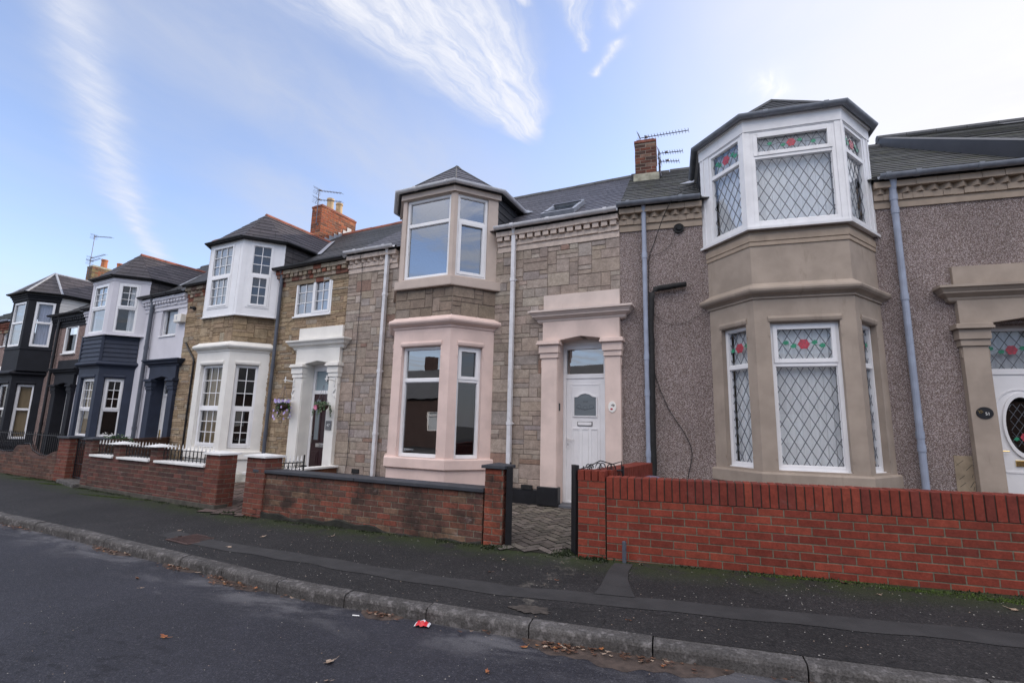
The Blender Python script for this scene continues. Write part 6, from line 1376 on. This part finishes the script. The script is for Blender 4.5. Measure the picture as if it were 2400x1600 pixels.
# ------------------------------------------------------------------ plants
def leafcloud(mb, c, rad, n, size, r, m=0, flat=.8, drop=0.):
    for _ in range(n):
        while True:
            p = Vector((r.uniform(-1, 1), r.uniform(-1, 1), r.uniform(-1, 1)))
            if p.length < 1: break
        p = p * (.55 + .45 * r.random()); P = Vector(c) + Vector((p.x * rad[0], p.y * rad[1], p.z * rad[2])); s = size * r.uniform(.6, 1.3)
        a = Vector((r.uniform(-1, 1), r.uniform(-1, 1), r.uniform(-.6, .6))).normalized(); b = a.cross(Vector((r.uniform(-1, 1), r.uniform(-1, 1), r.uniform(-1, 1)))).normalized()
        mb.face([tuple(P - a * s), tuple(P + b * s * .45), tuple(P + a * s), tuple(P - b * s * .45)], None, m)
def hanging_basket(x, y, z, fl, label, seed, M1):
    (ox, oy) = wpt(47, x, y); B = thing('hanging_basket', label, 'hanging basket', (ox, oy, z + ZO - .12), ORI[47][1], 'hanging baskets by the white doorway'); r = random.Random(seed)
    mb = MB(); mb.tube([(0, 0, -.0), (0, 0, .02), (0, 0, .06), (0, 0, .12)], [.03, .08, .115, .135], 14, zo=False); mb.build('bowl', M['basket'], B, smooth=True)
    mb = MB()
    for k in range(3): t = 2.1 * k + .4; mb.tube([(.13 * math.cos(t), .13 * math.sin(t), .12), (0, 0, .52)], .0035, 4, zo=False)
    mb.build('chains', M['galv'], B)
    f = MB(); leafcloud(f, (0, 0, .14), (.17, .17, .06), 230, .022, r, 0)
    for k in range(9):
        t = r.uniform(0, 6.28); l = r.uniform(.10, .30)
        for j in range(14): q = j / 14; leafcloud(f, (.15 * math.cos(t) * (1 + .25 * q), .15 * math.sin(t) * (1 + .25 * q), .12 - l * q), (.025, .025, .02), 3, .018, r, 0)
    f.build('foliage', M['ivy'] if M1 == 'p' else M['leaves'], B)
    g = MB()
    for k in range(80 if M1 != 'p' else 4):
        t = r.uniform(0, 6.28); rr_ = .17 * math.sqrt(r.random()); c = Vector((rr_ * math.cos(t), rr_ * math.sin(t), .17 + r.uniform(0, .05))) if k < 60 else Vector((.17 * math.cos(t), .17 * math.sin(t), .1 - r.uniform(0, .28)))
        if M1 == 'p': c = Vector((r.uniform(-.03, .04), -.16, .06 + r.uniform(-.03, .02)))
        m_ = 0 if r.random() < .8 else 1
        for j in range(5):
            a = 2 * math.pi * j / 5; d = Vector((math.cos(a), -.35, math.sin(a))).normalized() * (.046 if M1 == 'p' else .031); e = Vector((-math.sin(a), 0, math.cos(a))) * (.02 if M1 == 'p' else .015); g.face([tuple(c), tuple(c + d * .6 + e), tuple(c + d), tuple(c + d * .6 - e)], None, m_)
    g.build('flowers', [M['petal_l'] if M1 != 'p' else M['petal_p'], M['petal_w']], B)
hanging_basket(4.50, -.30, .33, 0, 'hanging basket brimming with lilac flowers, trailing stems, left of the white doorway', 3, 'l')
hanging_basket(5.66, -.30, .33, 0, 'leafy variegated hanging basket with one pink bloom before the dark red door', 5, 'p')
p = wpt(45, 6.5, -1.5); B = thing('flowering_shrub', 'low green shrub dotted with small white flowers before the lilac house', 'shrub', (p[0], p[1], gz(p[0]) + ZO)); r = random.Random(9)
mb = MB(); leafcloud(mb, (0, 0, .82), (.62, .3, .22), 900, .035, r); leafcloud(mb, (0, 0, .45), (.5, .25, .35), 500, .035, r); mb.build('foliage', M['leaves'], B)
mb = MB(); [mb.tube([(0, 0, 0), (r.uniform(-.2, .2), r.uniform(-.1, .1), .4), (r.uniform(-.45, .45), r.uniform(-.2, .2), .85)], [.012, .009, .004], 5, zo=False) for _ in range(9)]; mb.build('stems', M['fencewood'], B)
mb = MB(); leafcloud(mb, (0, -.05, .92), (.55, .3, .16), 90, .018, r); mb.build('blossoms', M['petal_w'], B)

# ------------------------------------------------------------------ moss, litter, leaves
r = random.Random(15); md = MB(); ml = MB()
def tuft(mb, x, y, z, s):
    for _ in range(3):
        a = r.uniform(0, 6.28); dx, dy = math.cos(a) * s, math.sin(a) * s; h = s * r.uniform(.4, 1.2)
        mb.face([(x - dx * .5, y - dy * .5, z), (x + dx * .5, y + dy * .5, z), (x + dx * .2 + dy * .3, y + dy * .2 - dx * .3, z + h)])
segs_ = [(-16, -11.9), (-11.1, -6.9), (-6.3, -1.85), (-.98, 6)]
for _ in range(5200):
    a, b = r.choice(segs_); x = r.uniform(a, b); cl = math.sin(x * 2.3) + math.sin(x * 5.1 + 1) + math.sin(x * 11.3)
    if cl < r.uniform(-1.2, 1.4): continue
    d = abs(r.gauss(0, .055)); y = wy(x) - d - .004 - (.03 if -6.3 < x < -1.9 else 0); tuft(md, x, y, fpz(x, y) + ZO, r.uniform(.008, .02))
for _ in range(5200):   # the bright green patches
    cx, cy, sx_, sy_ = r.choice([(2.0, wy(2.0) - .12, .34, .05), (2.6, wy(2.6) - .17, .42, .07), (3.1, wy(3.1) - .2, .4, .06), (1.2, wy(1.2) - .07, .5, .03), (-9.6, wy(-9.6) - .25, .8, .04), (-12.2, wy(-12.2) - .2, .35, .05), (-13.4, wy(-13.4) - .15, .5, .05)]); x, y = r.gauss(cx, sx_ * .5), r.gauss(cy, sy_ * .5)
    if y < wy(x) - .01: tuft(ml, x, y, fpz(x, y) + ZO, r.uniform(.006, .014))
for (cx, cy, n_) in ((-1.15, 5.62, 160), (-1.05, 5.7, 120), (-1.9, 5.66, 140), (-.75, 5.52, 100), (-6.5, 6.33, 120)):
    for _ in range(n_): x, y = r.gauss(cx, .07), r.gauss(cy, .05); tuft(md, x, y, max(fpz(x, y), zyard(x, y)) + ZO, r.uniform(.012, .035))
o = md.build('moss', M['mossd']); tag(o, 'dark green moss and weeds along the foot of the garden walls', None, kind='stuff')
o = ml.build('moss', M['mossm']); tag(o, 'bright green moss patches on the footpath near the walls', None, kind='stuff')
def leafmesh(mb, x, y, z, s, rr, m=0, lobes=True):
    n = 11; a0 = rr.uniform(0, 6.28); tx, ty = rr.uniform(-.5, .5), rr.uniform(-.5, .5); P = []
    for i in range(n):
        a = a0 + 2 * math.pi * i / n; q = s * (1 if i % 2 == 0 else .55) * (1.25 if i == 0 else 1); X, Y = q * math.cos(a), q * math.sin(a) * .7; P.append((x + X, y + Y, z + .004 + max(0, X * tx + Y * ty) + abs(X) * .25 * rr.random()))
    c = (x, y, z + .003)
    for i in range(n): mb.face([c, P[i], P[(i + 1) % n]], None, m)
lt = MB(); rr = random.Random(22)
for (x, w_, n_) in ((-6.35, .34, 46), (-5.0, .24, 36), (-4.15, .38, 70), (-2.26, .16, 26), (-.72, .20, 60), (-.2, .3, 40), (-8.8, .4, 60), (-1.35, .15, 5), (-3.3, .3, 5), (1.1, .4, 14)):
    for _ in range(n_):
        X = rr.gauss(x, w_ * .6); d = abs(rr.gauss(0, .055)) + .012; leafmesh(lt, X, ky(X) - d, rdz(X) + .014 + ZO + rr.uniform(0, .012), rr.uniform(.010, .026), rr, rr.choices((0, 1, 2), (9, 1.6, 1.2))[0])
o = lt.build('leaf_litter', [M['deadleaf'], M['deadleaf2'], M['deadleaf3']]); tag(o, 'drifts of small brown leaves lying in the channel along the kerb', None, kind='stuff')
gr = MB()
for _ in range(900):
    x = rr.uniform(-7, 4.5); f = rr.random(); y = ky(x) + .15 + (wy(x) - .05 - ky(x) - .15) * f; s = rr.uniform(.003, .0075); z = fpz(x, y) + ZO + .001
    gr.face([(x - s, y, z), (x, y - s * .7, z + s * .3), (x + s, y, z), (x, y + s * .8, z + s * .4)], None, 0 if rr.random() < .7 else 1)
for _ in range(420):
    x = rr.uniform(-7, 3); d = rr.uniform(.05, 2.6); y = ky(x) - d; s = rr.uniform(.0025, .006); z = rdz(x) + .006 + d * .012 + ZO
    gr.face([(x - s, y, z), (x, y - s * .7, z + s * .3), (x + s, y, z), (x, y + s * .8, z + s * .4)], None, 0 if rr.random() < .6 else 1)
o = gr.build('grit', [plain('pale_stone_chips', (.42, .40, .36), .9, .2, 30), M['deadleaf2']]); tag(o, 'pale stone chips and crumbs scattered over the footpath and road', None, kind='stuff')
LV = [(-3.44, 2.92, 0, .034, 2, 'small orange-brown leaf alone on the road, left of the middle'), (-2.10, 2.97, 0, .046, 1, 'largest pale curled leaf on the road, nearest the bottom middle'), (-5.0, 3.87, 0, .03, 2, 'orange leaf on the road beyond the two leaf drifts'), (-4.67, 3.67, 0, .02, 1, 'tiny tan leaf on the road beside the orange one'),
      (-1.11, 3.18, 0, .022, 2, 'narrow yellow leaf on the road right of the middle'), (-1.96, 2.76, 0, .022, 1, 'small pale leaf at the very bottom edge of the road'),
      (-4.87, 5.31, 1, .042, 1, 'broken pale leaf on the footpath before the grimy wall, leftmost there'), (-4.84, 4.79, 1, .034, 1, 'pale leaf on the footpath just beside the grey trench strip'), (-4.05, 5.58, 1, .03, 1, 'buff leaf close to the mossy foot of the grimy wall'), (-1.68, 5.23, 1, .035, 1, 'grey curled leaf on the footpath before the paved path'), (-1.68, 4.80, 1, .024, 0, 'brown leaf on the footpath left of the trench branch'),
      (-6.17, 5.26, 1, .03, 1, 'pale leaf on the footpath behind the rusty iron cover'), (-5.85, 5.0, 1, .045, 0, 'brown crumpled leaf beside the rusty iron cover'), (-5.03, 5.61, 1, .022, 1, 'small pale scrap leaf near the old wall by the ochre gateway'),
      (1.45, 5.38, 1, .04, 0, 'curled russet leaf on the footpath before the bright red wall'), (1.63, 5.12, 1, .022, 1, 'small grey leaf before the bright red wall, right of the russet one'), (2.47, 5.02, 1, .04, 1, 'large pale torn leaf at the right edge of the footpath'), (-.31, 4.02, 1, .018, 2, 'tiny orange leaf on the footpath near the kerb'), (-.30, 5.46, 1, .03, 1, 'tan leaf lying beside the short stub post'), (-1.02, 4.75, 1, .016, 2, 'tiny orange leaf on the footpath before the gateway'),
      (-1.0, 3.60, 0, .032, 2, 'bright orange-red leaf in the channel beside a kerb joint')]
for i, (x, y, on, s, m_, lb_) in enumerate(LV):
    mb = MB(); leafmesh(mb, 0, 0, 0, s, random.Random(i + 50), 0); mb.tube([(s * .9, 0, .004), (s * 1.9, s * .3, .01)], .0012, 4, zo=False)
    o = mb.build('fallen_leaf', [M['deadleaf'], M['deadleaf2'], M['deadleaf3']][m_]); z = fpz(x, y) + .003 if on else rdz(x) + .008 + min(ky(x) - y, 3.5) * .012; o.location = (x, y, z + ZO); o.rotation_euler.z = i * 1.3; tag(o, lb_, 'leaf', 'fallen leaves lying singly')
# crumpled wrapper and cigarette end
mb = MB(); rw = random.Random(31); n = 9; g_ = [[(-.06 + .12 * i / n, -.035 + .07 * j / 5, .008 + .028 * math.sin(math.pi * i / n) * math.sin(math.pi * j / 5) + rw.uniform(-.006, .008)) for j in range(6)] for i in range(n + 1)]
for i in range(n):
    for j in range(5):
        k = 1 if (i in (0, n - 1) or (3 <= i <= 5 and j == 2) or (i == 2 and j == 3)) else 0; mb.face([g_[i][j], g_[i + 1][j], g_[i + 1][j + 1], g_[i][j + 1]], None, k)
o = mb.build('wrapper', [M['red_foil'], M['white_foil']]); o.location = (-1.83, 3.72, rdz(-1.83) + .012 + ZO); o.rotation_euler.z = .1; tag(o, 'crumpled red and white foil wrapper on the road against the kerb', 'litter')
mb = MB(); mb.tube([(0, 0, .006), (.055, .01, .006)], .005, 8, zo=False); o = mb.build('cigarette_end', M['text_w']); o.location = (-2.45, 3.72, rdz(-2.45) + .010 + ZO); tag(o, 'white cigarette end in the channel by the kerb', 'litter')

# ------------------------------------------------------------------ the opposite side of the street, seen in the window reflections
H = thing('cottage_row', 'row of low dark brick cottages across the street, mirrored in the panes', 'house', (-30, -9.4, 0), 0)
F = Fr(60, 0, R_(180)); BKO = uvbrick('dark_cottage_brick', (.055, .035, .032), (.08, .048, .042), (.07, .06, .058)); holes = [(.6 + 6 * i, 1.9 + 6 * i, -.4, .8) for i in range(10)]
mb = MB(); mb.panel(F, 0, 60, -1.6, 1.6, holes, rev=.1); mb.build('wall', BKO, H)
for a, b, c, d in holes: window(H, F, a, b, c, d, w=-.05, tz=.55, curt=('net', 'folds'), glassm='glass')
mb = MB(); mb.poly([(0, .25, 1.6), (60, .25, 1.6), (60, -3.4, 3.9), (0, -3.4, 3.9)][::-1]); mb.poly([(0, -3.4, 3.9), (60, -3.4, 3.9), (60, -7, 1.6), (0, -7, 1.6)][::-1]); rf = mb.build('roof', M['slate_dark'], H)
for i in range(6):
    q = MB(); q.box(Fr(6 + 9.3 * i, -3.9), 0, .9, 0, .5, 3.3, 5.0); q.build('chimney', BKO, rf)

# ------------------------------------------------------------------ camera
fpx, yaw, pitch, roll = 1164.788, .3052679, .1689324, .0246653
cy_, sy_, cp_, sp_, cr, sr = math.cos(yaw), math.sin(yaw), math.cos(pitch), math.sin(pitch), math.cos(roll), math.sin(roll)
Mz = Matrix.Rotation(yaw, 3, 'Z') @ Matrix.Rotation(pitch, 3, 'X')
rv = Mz @ Vector((cr, 0, sr)); uv_ = Mz @ Vector((-sr, 0, cr)); fv = Mz @ Vector((0, 1, 0))
cam = bpy.data.cameras.new('camera'); co = bpy.data.objects.new('camera', cam); C.objects.link(co)
mt = Matrix(((rv.x, uv_.x, -fv.x, 0), (rv.y, uv_.y, -fv.y, 0), (rv.z, uv_.z, -fv.z, ZO), (0, 0, 0, 1))); co.matrix_world = mt
cam.sensor_width = 36; cam.lens = fpx / 2400 * 36; cam.clip_end = 2000; cam.clip_start = .05; SC.camera = co

# ------------------------------------------------------------------ light and sky
SUN_AZ, SUN_EL = R_(42), R_(21)     # azimuth from +y towards +x
sd = Vector((math.sin(SUN_AZ) * math.cos(SUN_EL), math.cos(SUN_AZ) * math.cos(SUN_EL), math.sin(SUN_EL)))
sl_ = bpy.data.lights.new('sun', 'SUN'); sl_.energy = 2.2; sl_.angle = R_(.6); sl_.color = (1, .86, .70)
so_ = bpy.data.objects.new('sun', sl_); C.objects.link(so_); so_.rotation_euler = sd.to_track_quat('Z', 'Y').to_euler()
W = bpy.data.worlds.new('World'); SC.world = W; W.use_nodes = True; t = W.node_tree; t.nodes.clear()
out = N(t, 'ShaderNodeOutputWorld'); sky = N(t, 'ShaderNodeTexSky'); sky.sky_type = 'NISHITA'; sky.sun_disc = False; sky.sun_elevation = SUN_EL; sky.sun_rotation = SUN_AZ
sky.air_density = 1.0; sky.dust_density = .6; sky.ozone_density = 1.5
bg = N(t, 'ShaderNodeBackground'); bg.inputs[1].default_value = .15
tc = N(t, 'ShaderNodeTexCoord').outputs['Generated']; sp = N(t, 'ShaderNodeSeparateXYZ'); L(t, tc, sp.inputs[0])
zc = mth(t, 'MAXIMUM', sp.outputs[2], .06); X = mth(t, 'DIVIDE', sp.outputs[0], zc); Y = mth(t, 'DIVIDE', sp.outputs[1], zc)
cb = N(t, 'ShaderNodeCombineXYZ'); L(t, X, cb.inputs[0]); L(t, Y, cb.inputs[1]); P = cb.outputs[0]
warp = N(t, 'ShaderNodeTexNoise'); warp.inputs['Scale'].default_value = 9.; warp.inputs['Detail'].default_value = 6; L(t, P, warp.inputs['Vector'])
wv = t.nodes.new('ShaderNodeVectorMath'); wv.operation = 'MULTIPLY_ADD'; L(t, warp.outputs['Color'], wv.inputs[0]); wv.inputs[1].default_value = (.07, .07, 0); 
w2 = t.nodes.new('ShaderNodeVectorMath'); w2.operation = 'ADD'; L(t, P, w2.inputs[0]); w2.inputs[1].default_value = (-.035, -.035, 0); L(t, w2.outputs[0], wv.inputs[2]); PW = wv.outputs[0]
def seg(a, b, wa, wb, P_=None):
    """0..1 mask falling off from the segment a-b on the cloud sheet, width wa at a and wb at b"""
    d = (b[0] - a[0], b[1] - a[1]); l2 = d[0] ** 2 + d[1] ** 2
    s_ = t.nodes.new('ShaderNodeVectorMath'); s_.operation = 'SUBTRACT'; L(t, P_ or PW, s_.inputs[0]); s_.inputs[1].default_value = (a[0], a[1], 0)
    dt = t.nodes.new('ShaderNodeVectorMath'); dt.operation = 'DOT_PRODUCT'; L(t, s_.outputs[0], dt.inputs[0]); dt.inputs[1].default_value = (d[0] / l2, d[1] / l2, 0)
    cl = mth(t, 'MINIMUM', mth(t, 'MAXIMUM', dt.outputs['Value'], 0.), 1.)
    pr = t.nodes.new('ShaderNodeVectorMath'); pr.operation = 'SCALE'; pr.inputs[0].default_value = (d[0], d[1], 0); L(t, cl, pr.inputs['Scale'])
    e = t.nodes.new('ShaderNodeVectorMath'); e.operation = 'DISTANCE'; L(t, s_.outputs[0], e.inputs[0]); L(t, pr.outputs[0], e.inputs[1])
    wd = mth(t, 'ADD', mth(t, 'MULTIPLY', cl, wb - wa), wa); q = mth(t, 'DIVIDE', e.outputs['Value'], wd)
    return mth(t, 'POWER', 2.718, mth(t, 'MULTIPLY', mth(t, 'MULTIPLY', q, q), -1.))
def streak(rot, sx_, sy_, sc, det=9, ro=.62, P_=None):
    m_ = N(t, 'ShaderNodeMapping'); m_.inputs['Rotation'].default_value[2] = rot; m_.inputs['Scale'].default_value = (sx_, sy_, 1); L(t, P_ or PW, m_.inputs[0])
    return noise(t, m_.outputs[0], sc, det, ro, .4)
con = None
pts = [(-1.38, .68), (-1.55, .82), (-1.88, 1.09), (-2.26, 1.41), (-2.67, 1.79), (-3.04, 2.19)]; wd = [.062, .075, .078, .09, .055, .07]
for i in range(5):
    m_ = seg(pts[i], pts[i + 1], wd[i], wd[i + 1]); con = m_ if con is None else mth(t, 'MAXIMUM', con, m_)
con = mth(t, 'MULTIPLY', con, ramp(t, streak(R_(48), 2.5, 1., 5.), .15, .85, .30, .80))
# the big wedge of cirrus, drawn to a point
ap = (-.425, 1.58); dv = Vector((-.20, -.70)).normalized()
s_ = t.nodes.new('ShaderNodeVectorMath'); s_.operation = 'SUBTRACT'; L(t, PW, s_.inputs[0]); s_.inputs[1].default_value = (ap[0], ap[1], 0)
al = t.nodes.new('ShaderNodeVectorMath'); al.operation = 'DOT_PRODUCT'; L(t, s_.outputs[0], al.inputs[0]); al.inputs[1].default_value = (dv.x, dv.y, 0)
ac = t.nodes.new('ShaderNodeVectorMath'); ac.operation = 'DOT_PRODUCT'; L(t, s_.outputs[0], ac.inputs[0]); ac.inputs[1].default_value = (dv.y, -dv.x, 0)
ad = al.outputs['Value']; acr = ac.outputs['Value']     # acr > 0 lies to the left in the picture
wl = mth(t, 'ADD', mth(t, 'MULTIPLY', mth(t, 'POWER', mth(t, 'MAXIMUM', ad, .001), .72), .37), .03); 
cen = mth(t, 'MULTIPLY', mth(t, 'MULTIPLY', ad, mth(t, 'SUBTRACT', 1.15, ad)), .18)
tt = mth(t, 'DIVIDE', mth(t, 'ABSOLUTE', mth(t, 'SUBTRACT', mth(t, 'MULTIPLY', acr, -1.), cen)), wl)
fan = N(t, 'ShaderNodeCombineXYZ'); L(t, mth(t, 'MULTIPLY', mth(t, 'DIVIDE', acr, mth(t, 'ADD', mth(t, 'MAXIMUM', ad, 0.), .35)), 7.), fan.inputs[0]); L(t, mth(t, 'MULTIPLY', ad, 1.6), fan.inputs[1])
stn = noise(t, fan.outputs[0], 2.6, 10, .66, .5)
wedge = mth(t, 'MULTIPLY', mth(t, 'MULTIPLY', ramp(t, tt, 1.05, .35), ramp(t, ad, -.03, .10)), ramp(t, stn, .16, .72, .25, 1.))
ws = None
for a, b, w0, w1 in (((-.19, .98), (-.18, 1.10), .035, .022), ((-.18, 1.10), (-.19, 1.19), .022, .012), ((-.05, 1.0), (-.10, 1.12), .045, .018), ((-.10, 1.19), (-.17, 1.29), .016, .014), ((-.32, .93), (-.30, .99), .03, .02), ((.30, 1.44), (.33, 1.50), .05, .04)):
    m_ = seg(a, b, w0, w1); ws = m_ if ws is None else mth(t, 'MAXIMUM', ws, m_)
ws = mth(t, 'MULTIPLY', ws, ramp(t, streak(R_(20), 6., 1.2, 4.), .3, .65, .2, .9))
veil = mth(t, 'MULTIPLY', mth(t, 'MAXIMUM', seg((-1.2, .75), (-.85, 1.95), .26, .42), seg((-1.6, 1.6), (-2.1, 2.6), .2, .35)), ramp(t, streak(R_(30), 2.2, 1., 1.6), .25, .8, .26, .66))
base_v = ramp(t, streak(R_(40), 1.6, 1., .8), .3, .8, .09, .30)
# milky brightness towards the sun
dsun = t.nodes.new('ShaderNodeVectorMath'); dsun.operation = 'DOT_PRODUCT'; L(t, tc, dsun.inputs[0]); dsun.inputs[1].default_value = tuple(Vector((math.sin(R_(40)) * .80, math.cos(R_(40)) * .80, .60)).normalized())
glow = mth(t, 'MULTIPLY', ramp(t, dsun.outputs['Value'], .76, .985), ramp(t, streak(R_(-20), 1.3, 1., 1.3), .1, .7, .75, 1.))
hz_ = ramp(t, sp.outputs[2], .27, .04, 0., .80)
bcl = mth(t, 'MULTIPLY', ramp(t, sp.outputs[1], .15, -.25), ramp(t, streak(R_(15), 1.5, .8, 1.4), .42, .62, 0, .75))
behind = mth(t, 'MULTIPLY', ramp(t, sp.outputs[1], .12, -.35), ramp(t, sp.outputs[2], .30, .62))  # extra bright, warm cloud added behind the camera to lift the shaded fronts
mk = con
for q in (wedge, ws, bcl): mk = mth(t, 'MAXIMUM', mk, q)
inv = mth(t, 'MULTIPLY', mth(t, 'MULTIPLY', mth(t, 'SUBTRACT', 1., mk), mth(t, 'SUBTRACT', 1., veil)), mth(t, 'MULTIPLY', mth(t, 'SUBTRACT', 1., base_v), mth(t, 'MULTIPLY', mth(t, 'SUBTRACT', 1., glow), mth(t, 'SUBTRACT', 1., hz_))))
mask = mth(t, 'MAXIMUM', mth(t, 'SUBTRACT', 1., inv), behind)
cbg = N(t, 'ShaderNodeBackground'); CL = 1.0
L(t, mixc(t, behind, mixc(t, glow, mixc(t, mk, (.80, .85, .99), (.93, .94, 1.0)), (.98, .985, 1.02)), (1.0, .94, .93)), cbg.inputs[0])
L(t, mth(t, 'ADD', mth(t, 'MULTIPLY', behind, .98), mth(t, 'ADD', mth(t, 'ADD', .415, mth(t, 'MULTIPLY', mk, .10)), mth(t, 'MULTIPLY', glow, .07))), cbg.inputs[1])
tintn = mixc(t, 1., sky.outputs[0], (1.08, 1.0, 1.10), 'MULTIPLY'); L(t, tintn, bg.inputs[0])
mx = N(t, 'ShaderNodeMixShader'); L(t, mask, mx.inputs[0]); L(t, bg.outputs[0], mx.inputs[1]); L(t, cbg.outputs[0], mx.inputs[2]); L(t, mx.outputs[0], out.inputs[0])
W.cycles.sampling_method = 'MANUAL'; W.cycles.sample_map_resolution = 1024
SC.view_settings.view_transform = 'Standard'; SC.view_settings.look = 'None'; SC.view_settings.exposure = 1.; SC.view_settings.gamma = 1.; SC.view_settings.use_curve_mapping = False
SC.cycles.max_bounces = 6; SC.cycles.transparent_max_bounces = 8; SC.cycles.diffuse_bounces = 3; SC.cycles.glossy_bounces = 3
SC.render.resolution_x = 1024; SC.render.resolution_y = 682
